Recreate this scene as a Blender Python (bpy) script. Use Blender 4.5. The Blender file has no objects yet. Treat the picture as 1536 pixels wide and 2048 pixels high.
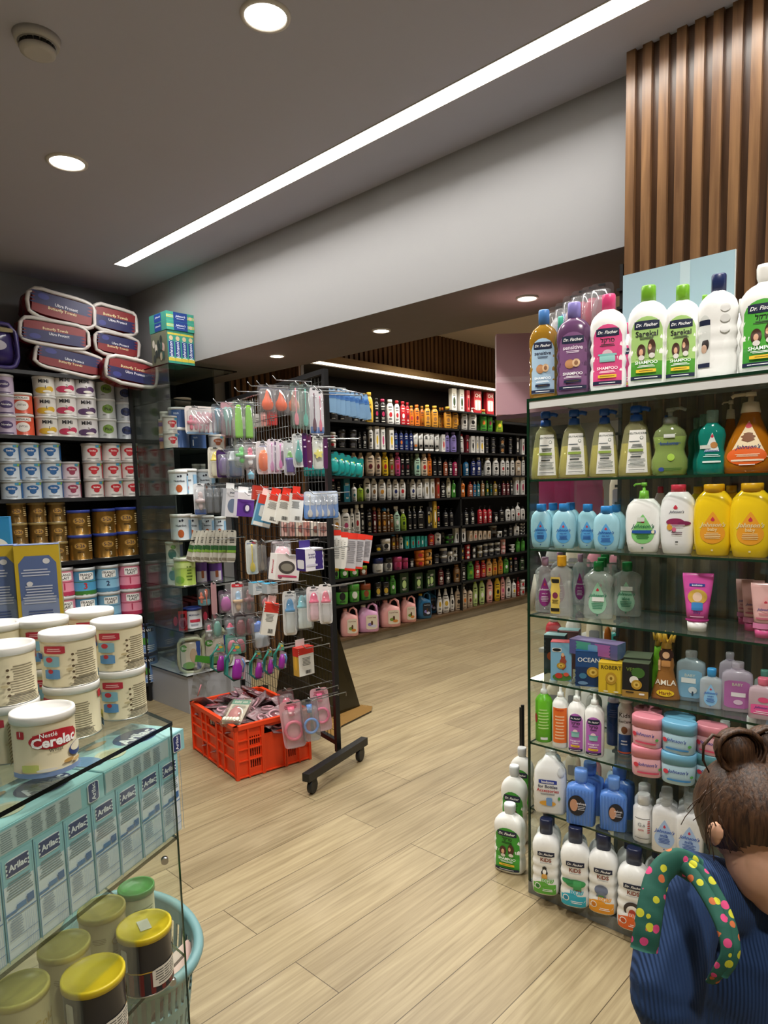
import bpy, math, random
from mathutils import Vector, Matrix
random.seed(11)
PI=math.pi
SC=bpy.context.scene
COL=SC.collection
# ---------------------------------------------------------------- camera
F,CX,CY=1365.18,804.64,1126.13
YAW,PIT,ROL=.824381,.109298,.0236997
CAM=Vector((0,0,1.45))
_fw=Vector((math.sin(YAW)*math.cos(PIT),math.cos(YAW)*math.cos(PIT),-math.sin(PIT)))
_rt=Vector((math.cos(YAW),-math.sin(YAW),0)); _dn=_fw.cross(_rt)
_c,_s=math.cos(ROL),math.sin(ROL)
MR=_c*_rt+_s*_dn; MD=-_s*_rt+_c*_dn; MF=_fw
cd=bpy.data.cameras.new('camera'); cam=bpy.data.objects.new('camera',cd); COL.objects.link(cam)
cam.matrix_world=Matrix(((MR.x,-MD.x,-MF.x,CAM.x),(MR.y,-MD.y,-MF.y,CAM.y),(MR.z,-MD.z,-MF.z,CAM.z),(0,0,0,1)))
cd.sensor_fit='VERTICAL'; cd.sensor_height=36; cd.sensor_width=27; cd.lens=F/2048*36
cd.shift_x=-(CX-768)/2048; cd.shift_y=(CY-1024)/2048; cd.clip_start=.02
SC.camera=cam
# ---------------------------------------------------------------- world, exposure
w=bpy.data.worlds.new('world'); SC.world=w; w.use_nodes=True
w.node_tree.nodes['Background'].inputs[0].default_value=(.8,.88,1,1); w.node_tree.nodes['Background'].inputs[1].default_value=.3
SC.view_settings.view_transform='Standard'; SC.view_settings.look='None'
SC.view_settings.exposure=0.0; SC.view_settings.gamma=1; SC.view_settings.use_curve_mapping=False
SC.cycles.max_bounces=7; SC.cycles.transparent_max_bounces=24; SC.cycles.diffuse_bounces=4
SC.cycles.glossy_bounces=3; SC.cycles.transmission_bounces=4; SC.cycles.caustics_reflective=False; SC.cycles.caustics_refractive=False
SC.cycles.sample_clamp_indirect=4.0
P_STRIP=42.0; P_SPOT=95.0; P_SOFFIT=60.0; P_BACK=30.0; P_ROOM=95.0; P_AISLE=108.0
# ---------------------------------------------------------------- measuring: pixel of the 1536x2048 photo -> point on a known plane
def ray(u,v): return MR*((u-CX)/F)+MD*((v-CY)/F)+MF
def onZ(u,v,z=0.): r=ray(u,v); return CAM+r*((z-CAM.z)/r.z)
def onX(u,v,x): r=ray(u,v); return CAM+r*(x/r.x)
def onY(u,v,y): r=ray(u,v); return CAM+r*(y/r.y)
def onP(u,v,p,n): r=ray(u,v); return CAM+r*(n.dot(Vector(p)-CAM)/n.dot(r))
def depth(p): return (Vector(p)-CAM).dot(MF)
# ---------------------------------------------------------------- materials
def lin(h):
    h=h.lstrip('#'); h=''.join(x*2 for x in h) if len(h)==3 else h
    c=[int(h[i:i+2],16)/255 for i in (0,2,4)]
    return tuple(((x+.055)/1.055)**2.4 if x>.04045 else x/12.92 for x in c)+(1,)
_m={}
def mat(col,rough=.38,kind='plastic'):
    k=(col,rough,kind)
    if k in _m: return _m[k]
    m=bpy.data.materials.new(kind+'_'+col.strip('#')); m.use_nodes=True; nt=m.node_tree; N=nt.nodes; L=nt.links
    b=N['Principled BSDF']; b.inputs['Base Color'].default_value=lin(col); b.inputs['Roughness'].default_value=rough
    if kind in('plastic','paint','card','cloth'):
        tc=N.new('ShaderNodeTexCoord'); no=N.new('ShaderNodeTexNoise'); no.inputs['Scale'].default_value=14 if kind!='cloth' else 60
        L.new(tc.outputs['Object'],no.inputs['Vector'])
        mr=N.new('ShaderNodeMapRange'); mr.inputs[3].default_value=max(.02,rough-.06); mr.inputs[4].default_value=min(1,rough+.08)
        L.new(no.outputs[0],mr.inputs[0]); L.new(mr.outputs[0],b.inputs['Roughness'])
    if kind=='metal': b.inputs['Metallic'].default_value=1
    if kind=='foil': b.inputs['Metallic'].default_value=.75
    if kind=='emit':
        b.inputs['Emission Color'].default_value=lin(col); b.inputs['Emission Strength'].default_value=rough; b.inputs['Roughness'].default_value=.5
    if kind in('clear','glass','liquid','film'):
        a={'clear':.26,'glass':.10,'liquid':.5,'film':.10}[kind]
        N.remove(b); out=N['Material Output']
        t=N.new('ShaderNodeBsdfTransparent'); t.inputs[0].default_value=tuple(.45*1+.55*x for x in lin(col)[:3])+(1,) if kind!='glass' else (.94,.975,.955,1)
        if kind=='liquid': t.inputs[0].default_value=tuple(.5+.5*x for x in lin(col)[:3])+(1,)
        d=N.new('ShaderNodeBsdfDiffuse'); d.inputs[0].default_value=lin(col)
        g=N.new('ShaderNodeBsdfGlossy'); g.inputs['Roughness'].default_value=.06; g.inputs[0].default_value=(1,1,1,1)
        m1=N.new('ShaderNodeMixShader'); m1.inputs[0].default_value=a if kind!='glass' else .03
        L.new(t.outputs[0],m1.inputs[1]); L.new(d.outputs[0],m1.inputs[2])
        lw=N.new('ShaderNodeLayerWeight'); lw.inputs[0].default_value=.5; pw=N.new('ShaderNodeMath'); pw.operation='POWER'; pw.inputs[1].default_value=4.5; L.new(lw.outputs['Facing'],pw.inputs[0])
        fr=N.new('ShaderNodeMath'); fr.operation='MULTIPLY_ADD'; fr.inputs[1].default_value=.6; fr.inputs[2].default_value=.035; L.new(pw.outputs[0],fr.inputs[0])
        m2=N.new('ShaderNodeMixShader'); L.new(fr.outputs[0],m2.inputs[0]); L.new(m1.outputs[0],m2.inputs[1]); L.new(g.outputs[0],m2.inputs[2])
        L.new(m2.outputs[0],out.inputs['Surface'])
    _m[k]=m; return m
def nodes_mat(name):
    m=bpy.data.materials.new(name); m.use_nodes=True; return m,m.node_tree.nodes,m.node_tree.links,m.node_tree.nodes['Principled BSDF']
def wood_mat(name,c1,c2,axis=2,rough=.32,sc=1.0):
    m,N,L,b=nodes_mat(name)
    tc=N.new('ShaderNodeTexCoord'); mp=N.new('ShaderNodeMapping'); L.new(tc.outputs['Object'],mp.inputs[0])
    s=[22*sc]*3; s[axis]=1.3*sc; mp.inputs['Scale'].default_value=s
    n=N.new('ShaderNodeTexNoise'); n.inputs['Scale'].default_value=1.6; n.inputs['Detail'].default_value=7; n.inputs['Distortion'].default_value=.6
    L.new(mp.outputs[0],n.inputs['Vector'])
    r=N.new('ShaderNodeValToRGB'); r.color_ramp.elements[0].position=.32; r.color_ramp.elements[1].position=.68
    r.color_ramp.elements[0].color=lin(c1); r.color_ramp.elements[1].color=lin(c2)
    L.new(n.outputs[0],r.inputs[0]); L.new(r.outputs[0],b.inputs['Base Color']); b.inputs['Roughness'].default_value=rough
    return m
def floor_mat():
    m,N,L,b=nodes_mat('floor_planks')
    tc=N.new('ShaderNodeTexCoord'); 
    br=N.new('ShaderNodeTexBrick'); L.new(tc.outputs['Object'],br.inputs['Vector'])
    br.offset=.37; br.inputs['Scale'].default_value=1; br.inputs['Brick Width'].default_value=1.2; br.inputs['Row Height'].default_value=.2
    br.inputs['Mortar Size'].default_value=.0016; br.inputs['Mortar Smooth'].default_value=.3; br.inputs['Bias'].default_value=0
    br.inputs['Color1'].default_value=lin('#a39473'); br.inputs['Color2'].default_value=lin('#958668'); br.inputs['Mortar'].default_value=lin('#54462f')
    mp=N.new('ShaderNodeMapping'); mp.inputs['Scale'].default_value=(1.6,34,1); L.new(tc.outputs['Object'],mp.inputs[0])
    n=N.new('ShaderNodeTexNoise'); n.inputs['Scale'].default_value=1.4; n.inputs['Detail'].default_value=8; n.inputs['Distortion'].default_value=1.1; L.new(mp.outputs[0],n.inputs['Vector'])
    r=N.new('ShaderNodeValToRGB'); r.color_ramp.elements[0].position=.3; r.color_ramp.elements[1].position=.7
    r.color_ramp.elements[0].color=(.70,.66,.60,1); r.color_ramp.elements[1].color=(1.12,1.12,1.12,1); L.new(n.outputs[0],r.inputs[0])
    mx=N.new('ShaderNodeMixRGB'); mx.blend_type='MULTIPLY'; mx.inputs[0].default_value=1
    L.new(br.outputs['Color'],mx.inputs[1]); L.new(r.outputs[0],mx.inputs[2]); L.new(mx.outputs[0],b.inputs['Base Color'])
    b.inputs['Roughness'].default_value=.42
    bm=N.new('ShaderNodeBump'); bm.inputs['Strength'].default_value=.25; bm.inputs['Distance'].default_value=.002
    L.new(br.outputs['Fac'],bm.inputs['Height']); bm.invert=True; L.new(bm.outputs[0],b.inputs['Normal'])
    return m
WHITE='#f2f2ee'; BLACK='#0d0e10'; NAVY='#1a2340'
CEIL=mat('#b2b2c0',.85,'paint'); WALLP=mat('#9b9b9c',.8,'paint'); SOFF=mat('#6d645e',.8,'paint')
BLK=mat('#141517',.42); STEEL=mat('#b9bcc0',.25,'metal'); GLASS=mat('#dff0e8',.05,'glass'); GEDGE=mat('#12301f',.15); GEDGE2=mat('#0a0f0d',.15)
SLAT=wood_mat('walnut_slats','#5d4028','#8c6845'); SLATD=mat('#2a1a10',.7,'paint'); SLATR=wood_mat('walnut_recess_shade','#3a2617','#5a3f2a'); OAK=wood_mat('ledge_wood','#8d6f48','#ab8a5c',0)  # SLATR: same walnut made darker, shade between the pillar slats put into the colour
# ---------------------------------------------------------------- mesh builder
class MB:
    def __init__(s): s.v=[];s.f=[];s.mi=[];s.sm=[];s.mats=[]
    def idx(s,m):
        if m not in s.mats: s.mats.append(m)
        return s.mats.index(m)
    def add(s,vs,fs,m,smooth=False):
        o=len(s.v); k=s.idx(m); s.v+= [tuple(x) for x in vs]
        for f in fs: s.f.append([i+o for i in f]); s.mi.append(k); s.sm.append(smooth)
        return s
    def box(s,x0,x1,y0,y1,z0,z1,m):
        v=[(x,y,z) for z in(z0,z1) for y in(y0,y1) for x in(x0,x1)]
        return s.add(v,[(0,2,3,1),(4,5,7,6),(0,1,5,4),(2,6,7,3),(0,4,6,2),(1,3,7,5)],m)
    def loft(s,secs,m,n=20,smooth=True,cap0=True,cap1=True):
        # secs: (z, a, d, e[, cx, cy])
        vs=[];fs=[]
        for q in secs:
            z,a,d,e=q[:4]; cx,cy=(q[4],q[5]) if len(q)>4 else (0,0)
            for i in range(n):
                t=2*PI*(i+.5)/n; c,sn=math.cos(t),math.sin(t)
                vs.append((cx+a*math.copysign(abs(c)**(2/e),c),cy+d*math.copysign(abs(sn)**(2/e),sn),z))
        for j in range(len(secs)-1):
            for i in range(n):
                k=(i+1)%n; fs.append((j*n+i,j*n+k,(j+1)*n+k,(j+1)*n+i))
        s.add(vs,fs,m,smooth)
        o=len(s.v)-len(vs); k=s.idx(m)
        if cap0: s.f.append([o+i for i in range(n)][::-1]); s.mi.append(k); s.sm.append(False)
        if cap1: s.f.append([o+(len(secs)-1)*n+i for i in range(n)]); s.mi.append(k); s.sm.append(False)
        return s
    def cyl(s,x,y,z0,z1,r,m,n=16,r1=None,smooth=True): return s.loft([(z0,r,r,2,x,y),(z1,r1 or r,r1 or r,2,x,y)],m,n,smooth)
    def tube(s,path,r,m,n=6,closed=False):
        P=[Vector(p) for p in path]; vs=[];fs=[]; N=len(P)
        for i,p in enumerate(P):
            t=(P[(i+1)%N]-P[i-1]) if closed else (P[min(i+1,N-1)]-P[max(i-1,0)])
            t.normalize(); u=t.orthogonal() if abs(t.z)>.95 else t.cross(Vector((0,0,1))); u.normalize()
            if abs(t.z)>.95: u=(Vector((1,0,0))-t*t.x).normalized()
            w=t.cross(u); rr=r[i] if isinstance(r,(list,tuple)) else r
            for k in range(n):
                a=2*PI*k/n; vs.append(p+u*math.cos(a)*rr+w*math.sin(a)*rr)
        for i in range(N if closed else N-1):
            for k in range(n):
                a=i*n+k;b=i*n+(k+1)%n;c=((i+1)%N)*n+(k+1)%n;d=((i+1)%N)*n+k; fs.append((a,b,c,d))
        if not closed: fs.append(tuple(range(n))[::-1]); fs.append(tuple((N-1)*n+k for k in range(n)))
        return s.add(vs,fs,m,True)
    def poly(s,pts,y0,y1,m):   # outline in x,z extruded along y
        n=len(pts); vs=[(x,y0,z) for x,z in pts]+[(x,y1,z) for x,z in pts]
        fs=[tuple(range(n)),tuple(range(n,2*n))[::-1]]+[(i,i+n,(i+1)%n+n,(i+1)%n) for i in range(n)]
        return s.add(vs,fs,m)
    def slab(s,pts,z0,z1,m,edge=None): # outline in x,y extruded along z
        n=len(pts); vs=[(x,y,z0) for x,y in pts]+[(x,y,z1) for x,y in pts]
        s.add(vs,[tuple(range(n))[::-1],tuple(range(n,2*n))],m)
        return s.add(vs,[(i,(i+1)%n,(i+1)%n+n,i+n) for i in range(n)],edge or m)
    def xf(s,M,start=0):
        for i in range(start,len(s.v)): s.v[i]=tuple(M@Vector(s.v[i]))
        return s
    def mesh(s,name):
        me=bpy.data.meshes.new(name); me.from_pydata(s.v,[],s.f)
        for m in s.mats: me.materials.append(m)
        me.polygons.foreach_set('material_index',s.mi); me.polygons.foreach_set('use_smooth',s.sm); me.update(); return me
def link(name,me,parent=None,loc=(0,0,0),rz=0):
    o=bpy.data.objects.new(name,me); COL.objects.link(o); o.location=loc; o.rotation_euler=(0,0,rz)
    if parent: o.parent=parent
    return o
_labels={}
def tag(o,label,cat,group=None,kind=None):
    o['label']=label; o['category']=cat
    if group: o['group']=group
    if kind: o['kind']=kind
    n=len(label.split())
    if not 4<=n<=16: print('LABELLEN',n,label)
    if label in _labels and not group: print('DUPLABEL',label)
    _labels[label]=1
    return o
def struct(name,mb,loc=(0,0,0)):
    o=link(name,mb.mesh(name),None,loc); o['kind']='structure'; return o
def empty(name,loc,rz=0):
    o=bpy.data.objects.new(name,None); COL.objects.link(o); o.location=loc; o.rotation_euler=(0,0,rz); o.empty_display_size=.02; return o
# a template is [(part name, mesh, label or None, [sub-parts])]; root mesh may be None
def put(T,name,loc,rz,label,cat,group=None,rot=None,scale=None):
    root_me,parts=T
    o=bpy.data.objects.new(name,root_me); COL.objects.link(o); o.location=loc
    o.rotation_euler=rot if rot else (0,0,rz)
    if scale: o.scale=scale
    tag(o,label,cat,group)
    def rec(par,ps):
        for q in ps:
            c=bpy.data.objects.new(q[0],q[1]); COL.objects.link(c); c.parent=par
            if len(q)>2 and q[2]: c['label']=q[2]
            if len(q)>3: rec(c,q[3])
    rec(o,parts); return o
def ordn(i):
    w=['first','second','third','fourth','fifth','sixth','seventh','eighth','ninth','tenth']
    return w[i] if i<10 else '%d%s'%(i+1,{1:'st',2:'nd',3:'rd'}.get((i+1)%10 if (i+1)%100 not in(11,12,13) else 0,'th'))
# ---------------------------------------------------------------- lettering
_t={}
def text2d(s,shear=0.,bold=.0):
    k=(s,shear,bold)
    if k in _t: return _t[k]
    cu=bpy.data.curves.new('t','FONT'); cu.body=s; cu.shear=shear; cu.resolution_u=2 if len(s)<14 else 1; cu.size=1; cu.offset=bold; cu.fill_mode='FRONT'
    cu.align_x='CENTER'
    o=bpy.data.objects.new('t',cu); COL.objects.link(o)
    dg=bpy.context.evaluated_depsgraph_get(); dg.update()
    me=bpy.data.meshes.new_from_object(o.evaluated_get(dg))
    vs=[(v.co.x,v.co.y) for v in me.vertices]; fs=[tuple(p.vertices) for p in me.polygons]
    bpy.data.objects.remove(o); bpy.data.curves.remove(cu); bpy.data.meshes.remove(me)
    if not vs: vs=[(0,0),(1,0),(0,1)];fs=[]
    x0=min(v[0] for v in vs);x1=max(v[0] for v in vs);y0=min(v[1] for v in vs);y1=max(v[1] for v in vs)
    W=x1-x0; cx=(x0+x1)/2; cy=(y0+y1)/2
    r=([((x-cx)/W,(y-cy)/W) for x,y in vs],fs,(y1-y0)/W); _t[k]=r; return r
def hwf(shape):
    return {'rect':lambda v:1,'ell':lambda v:math.sqrt(max(0,1-v*v)),
     'rr':lambda v:1 if abs(v)<.85 else 1-.35*((abs(v)-.85)/.15)**2,
     'drop':lambda v:math.sqrt(max(0,1-((v+.35)/.65)**2)) if v<-.15 else .95*(1-(v+.15)/1.15)**.85,
     'arch':lambda v:1 if v<.55 else math.sqrt(max(0,1-((v-.55)/.45)**2)),
     'tri':lambda v:max(0,(1-v)/2),'wavy':lambda v:1-.10*math.cos(v*11),'trap':lambda v:.86-.14*v,'fig':lambda v:.8*math.sqrt(max(0,1-v*v))+.15*math.sin(v*9)}[shape]
def decals(mb,D,fmap):
    """D: (shape, cx, cz, w, h, colour[, text/extra]) in metres on the front; fmap(x,z,off)->3D"""
    lay=0
    for d in D:
        sh,cx,cz,w,h,c=d[:6]; lay+=1; off=.00035*lay+.0004
        m=mat(c,.45,'print') if not (len(d)>7 and d[7]) else mat(c,.25,d[7])
        if sh=='text':
            vs,fs,asp=text2d(d[6],d[8] if len(d)>8 else 0,d[9] if len(d)>9 else .012)
            hh=min(h,w*asp) if h else w*asp; k=w; ky=(hh/asp) if h else w
            k=min(w,ky)
            if len(vs)>900 and w<.03: pass
            mb.add([fmap(cx+x*k,cz+y*k,off) for x,y in vs],fs,m)
        elif sh=='vtext':
            vs,fs,asp=text2d(d[6],0,.012)
            mb.add([fmap(cx-y*h,cz+x*h,off) for x,y in vs],fs,m)
        elif sh=='lines':
            n=int(d[6]); rnd=random.Random(n*31+int(cz*1e4))
            for i in range(n):
                z=cz+h*(.5-(i+.5)/n); t=h/n*.22; ww=w*(.7+.3*rnd.random())/2
                xs=[-ww+2*ww*j/4 for j in range(5)]
                vs=[fmap(cx+x,z-t,off) for x in xs]+[fmap(cx+x,z+t,off) for x in xs]
                mb.add(vs,[(j,j+1,j+6,j+5) for j in range(4)],m)
        elif sh=='bars':
            rnd=random.Random(5); x=-w/2
            while x<w/2:
                ww=w*rnd.choice([.02,.035,.05]); vs=[fmap(cx+x,cz-h/2,off),fmap(cx+x+ww,cz-h/2,off),fmap(cx+x+ww,cz+h/2,off),fmap(cx+x,cz+h/2,off)]
                mb.add(vs,[(0,1,2,3)],m); x+=ww+w*rnd.choice([.02,.04])
        else:
            f=hwf(sh); R=14 if sh not in('rect','lines') else 10; Cn=8; vs=[];fs=[]
            for i in range(R+1):
                v=-1+2*i/R
                if sh in('ell','drop','arch'): v=math.sin(v*PI/2)
                hw=f(v)*w/2
                for j in range(Cn+1): vs.append(fmap(cx-hw+2*hw*j/Cn,cz+v*h/2,off))
            for i in range(R):
                for j in range(Cn): a=i*(Cn+1)+j; fs.append((a,a+1,a+Cn+2,a+Cn+1))
            mb.add(vs,fs,m,True)
# ---------------------------------------------------------------- packaging kit
SH={
 'oval':([(0,.84),(.02,.92),(.1,1),(.55,1),(.76,.97),(.87,.84),(.94,.62),(.98,.42),(1,.36)],2.6),
 'wavy':([(0,.88),(.02,.96),(.08,1),(.19,1),(.24,.98),(.28,.92),(.32,.96),(.36,1),(.4,.97),(.44,.91),(.48,.96),(.52,1),(.56,.96),(.60,.91),(.65,.96),(.7,1),(.8,1),(.87,.92),(.92,.78),(.96,.58),(.985,.38),(1,.33)],2.8),
 'trap':([(0,.93),(.03,1),(.2,.99),(.6,.83),(.84,.68),(.9,.62),(.95,.45),(1,.4)],3.2),
 'round':([(0,.92),(.02,1),(.8,1),(.9,.86),(.96,.55),(1,.42)],2.0),
 'rect':([(0,.93),(.02,1),(.8,1),(.9,.95),(.95,.7),(.98,.45),(1,.42)],5),
 'bath':([(0,.72),(.02,.8),(.2,.93),(.5,1),(.75,.98),(.88,.88),(.95,.7),(.985,.58),(1,.54)],3.0),
 'oil':([(0,.9),(.03,.97),(.12,1),(.38,.95),(.58,.86),(.66,.88),(.78,1),(.88,.97),(.94,.75),(.98,.45),(1,.4)],3.4),
 'hour':([(0,.8),(.03,.92),(.15,1),(.3,1),(.42,.85),(.5,.8),(.6,.86),(.75,.92),(.87,.8),(.95,.5),(1,.36)],2.6),
 'pear':([(0,.8),(.03,.95),(.15,1),(.3,.98),(.5,.82),(.75,.55),(.9,.4),(1,.34)],2.6),
 'dove':([(0,.6),(.05,.8),(.25,1),(.45,.97),(.7,.7),(.88,.4),(1,.25)],2.3),
 'slim':([(0,.95),(.02,1),(.86,1),(.93,.8),(.98,.5),(1,.45)],2.0),
 'cone':([(0,1),(.5,.8),(.8,.55),(1,.5)],2.4),
 'spray':([(0,.95),(.02,1),(.72,1),(.82,.8),(.92,.5),(1,.42)],2.2),
 'dress':([(0,.98),(.04,1),(.2,.86),(.42,.62),(.58,.5),(.66,.56),(.76,.5),(.86,.42),(1,.36)],2.6),
 'jug':([(0,.9),(.04,1),(.5,1),(.72,.97),(.82,.8),(.9,.5),(1,.3)],4),
}
def interp(P,t):
    for i in range(len(P)-1):
        if P[i][0]<=t<=P[i+1][0]:
            a,b=P[i],P[i+1]; k=(t-a[0])/max(1e-9,b[0]-a[0]); return a[1]+(b[1]-a[1])*k
    return P[-1][1]
def cap_mb(kind,r,h,z,col,d=None):
    mb=MB(); m=mat(col,.3) if not col.startswith('~') else mat(col[1:],.1,'clear')
    d=d or r
    if kind=='flip': mb.loft([(z,r,d,2.4),(z+h*.92,r,d,2.4),(z+h,r*.9,d*.9,2.4)],m,18)
    elif kind=='taper': mb.loft([(z,r*.8,d*.8,2.4),(z+h*.3,r,d,2.4),(z+h*.8,r*1.05,d*1.05,2.4),(z+h,r*.95,d*.95,2.4)],m,18)
    elif kind=='ribbed':
        s=[]
        for i in range(7): s+=[(z+h*i/7,r,d,2),(z+h*(i+.5)/7,r*.93,d*.93,2)]
        mb.loft(s+[(z+h,r*.9,d*.9,2)],m,18)
    elif kind=='pump':
        mb.loft([(z,r,r,2),(z+h*.42,r,r,2),(z+h*.46,r*.6,r*.6,2)],m,16); mb.cyl(0,0,z+h*.46,z+h*.8,r*.32,m,10)
        mb.loft([(z+h*.78,r*.6,r*.6,2),(z+h,r*.55,r*.55,2)],m,14)
        mb.tube([(0,0,z+h*.93),(r*1.4,-r*.6,z+h*.95),(r*2.1,-r*.9,z+h*.82)],r*.22,m,8)
    elif kind=='bigpump':
        mb.loft([(z,r,r,2),(z+h*.5,r*.8,r*.8,2),(z+h*.55,r*.3,r*.3,2),(z+h*.8,r*.3,r*.3,2)],m,16)
        mb.loft([(z+h*.8,r*.55,r*.5,2.5),(z+h,r*.5,r*.45,2.5)],m,14); mb.tube([(0,0,z+h*.92),(-r*1.6,0,z+h*.9),(-r*1.9,0,z+h*.8)],r*.2,m,8)
    elif kind=='headpump':
        mb.loft([(z,r*.9,r*.9,2.4),(z+h*.42,r*.8,r*.8,2.4),(z+h*.45,r*.45,r*.45,2)],m,18); mb.cyl(0,0,z+h*.45,z+h*.6,r*.4,m,10)
        mb.loft([(z+h*.55,r*.78,r*.78,2.4),(z+h*.9,r*.85,r*.85,2.6),(z+h,r*.7,r*.7,2.6)],m,18); mb.tube([(0,0,z+h*.8),(r*1.3,-r*.4,z+h*.78),(r*1.9,-r*.6,z+h*.68)],r*.32,m,8)
    elif kind=='trigger':
        mb.loft([(z,r,r,2),(z+h*.35,r*.8,r*.8,2)],m,12); mb.box(-r*1.9,r*.9,-r*.5,r*.5,z+h*.45,z+h,m); mb.tube([(-r*.9,0,z+h*.5),(-r*1.3,0,z+h*.1)],r*.2,m); mb.cyl(0,0,z+h*.3,z+h*.5,r*.5,m,10)
    elif kind=='mist': 
        mb.loft([(z,r,r,2),(z+h*.4,r*.8,r*.8,2),(z+h*.42,r*.45,r*.45,2),(z+h*.75,r*.4,r*.4,2),(z+h,r*.34,r*.34,2)],m,14)
    elif kind=='dome': mb.loft([(z,r,d,2),(z+h*.5,r*.98,d*.98,2),(z+h*.85,r*.7,d*.7,2),(z+h,r*.3,d*.3,2)],m,16)
    elif kind=='crown':
        mb.loft([(z,r*.7,r*.7,2),(z+h*.35,r*.6,r*.6,2),(z+h*.45,r*.8,r*.8,2)],m,16)
        for i in range(7):
            a=2*PI*i/7; mb.tube([(r*.7*math.cos(a),r*.7*math.sin(a),z+h*.4),(r*1.15*math.cos(a),r*1.15*math.sin(a),z+h*.95)],[r*.3,r*.08],m,6)
    return mb
_T={}
def bottle(w,h,col,shape='oval',cap='flip',capc='#ffffff',ch=.14,cr=None,deco=(),dp=.6,kind='plastic',flat=False,rough=.28,n=20,liq=None):
    """w,h in metres; deco fractions of (w, body height) from the body's centre line / bottom"""
    key=('b',round(w,3),round(h,3),col,shape,cap,capc,ch,cr,str(deco),dp,kind,flat)
    if key in _T: return _T[key]
    prof,e=SH[shape]; hb=h*(1-ch); a=w/2; d=a*dp if shape not in('round','slim') else a
    m=mat(col,rough,kind); secs=[]
    mb=MB(); mb.loft([(0,a*prof[0][1],d*max(prof[0][1],.75),e)]+[(t*hb,a*f,d*(f if shape in('round','slim','spray','cone') else f**.7),e) for t,f in prof[1:]],m,n)
    if liq:
        lm=mat(liq[0],.3,'liquid'); q=[(t*hb,a*f*.95,d*f**.7*.95,e) for t,f in prof if t<=liq[1]]; q[0]=(.003,)+q[0][1:]; mb.loft(q,lm,n)
    def fmap(x,z,off):
        t=min(1,max(0,z/hb)); f=interp(prof,t); aa=a*f; dd=d*(f if shape in('round','slim','spray','cone') else f**.7)
        q=min(.985,abs(x)/aa); return (x,-dd*(1-q**e)**(1/e)-off,z)
    D=[(q[0],q[1]*w,q[2]*hb,q[3]*w,q[4]*hb)+tuple(q[5:]) for q in deco]
    r=(cr or prof[-1][1]*1.12)*a
    cm=cap_mb(cap,r,h-hb,hb-.002,capc,r*(.85 if cap in('flip','taper') and dp<.9 and shape not in('round','slim') else 1)) if cap else None
    if flat:
        decals(mb,D,fmap); T=(mb.mesh('bottle'),[('cap',cm.mesh('cap'))] if cm else [])
    else:
        parts=[('bottle_body',mb.mesh('body'))]
        if cm: parts.append(('pump' if 'pump' in cap else 'cap',cm.mesh('cap')))
        if D: lb=MB(); decals(lb,D,fmap); parts.append(('label',lb.mesh('label')))
        T=(None,parts)
    _T[key]=T; return T
def tin(r,h,col,lid='#f4f4f0',deco=(),lidh=.09,flat=False,rim='#c8c8c4',foil=False,n=28,lidover=1.03):
    key=('t',round(r,3),round(h,3),col,lid,str(deco),flat,lidh)
    if key in _T: return _T[key]
    hb=h*(1-lidh); m=mat(col,.3,'foil' if foil else 'plastic'); mb=MB()
    mb.loft([(0,r*.985,r*.985,2),(.003,r*1.01,r*1.01,2),(.005,r*.99,r*.99,2),(hb-.002,r*.99,r*.99,2),(hb,r,r,2)],m,n)
    mb.loft([(0,r*1.012,r*1.012,2),(h*.022,r*1.012,r*1.012,2)],mat(rim,.3,'metal'),n)
    def fmap(x,z,off): t=max(-2.6,min(2.6,x/r)); R=r*.99+off; return (R*math.sin(t),-R*math.cos(t),z)
    D=[(q[0],q[1]*2*r,q[2]*hb,q[3]*2*r,q[4]*hb)+tuple(q[5:]) for q in deco]
    lb=MB(); lm=mat(lid,.4); R=r*lidover
    lb.loft([(hb-.004,R,R,2),(h-.003,R,R,2),(h,R*.985,R*.985,2),(h,R*.9,R*.9,2),(h-.003,R*.88,R*.88,2),(h-.0035,R*.3,R*.3,2)],lm,n,cap1=True)
    if flat: decals(mb,D,fmap); T=(mb.mesh('tin'),[('lid',lb.mesh('lid'))])
    else:
        k=MB(); decals(k,D,fmap); T=(None,[('tin_body',mb.mesh('body')),('lid',lb.mesh('lid'))]+([('label',k.mesh('label'))] if D else []))
    _T[key]=T; return T
def jar(w,h,col,lid,deco=(),lidf=.35,e=2,dp=1.,flat=True,stack=1,kind='plastic',taper=.92):
    key=('j',round(w,3),round(h,3),col,lid,str(deco),lidf,e,stack,flat)
    if key in _T: return _T[key]
    a=w/2;d=a*dp;hb=h*(1-lidf); mb=MB(); mb.loft([(0,a*taper*.94,d*taper*.94,e),(h*.04,a*taper,d*taper,e),(hb*.9,a*.97,d*.97,e),(hb,a*.92,d*.92,e)],mat(col,.3,kind),22)
    lb=MB(); lb.loft([(hb-.001,a,d,e),(h*.96,a,d,e),(h,a*.93,d*.93,e)],mat(lid,.35),22)
    def fmap(x,z,off): f=.97; q=min(.985,abs(x)/(a*f)); return (x,-d*f*(1-q**e)**(1/e)-off,z)
    D=[(q[0],q[1]*w,q[2]*h,q[3]*w,q[4]*h)+tuple(q[5:]) for q in deco]
    if flat: decals(mb,D,fmap); T=(mb.mesh('jar'),[('lid',lb.mesh('lid'))])
    else: k=MB(); decals(k,D,fmap); T=(None,[('jar_body',mb.mesh('body')),('lid',lb.mesh('lid')),('label',k.mesh('label'))])
    _T[key]=T; return T
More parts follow.
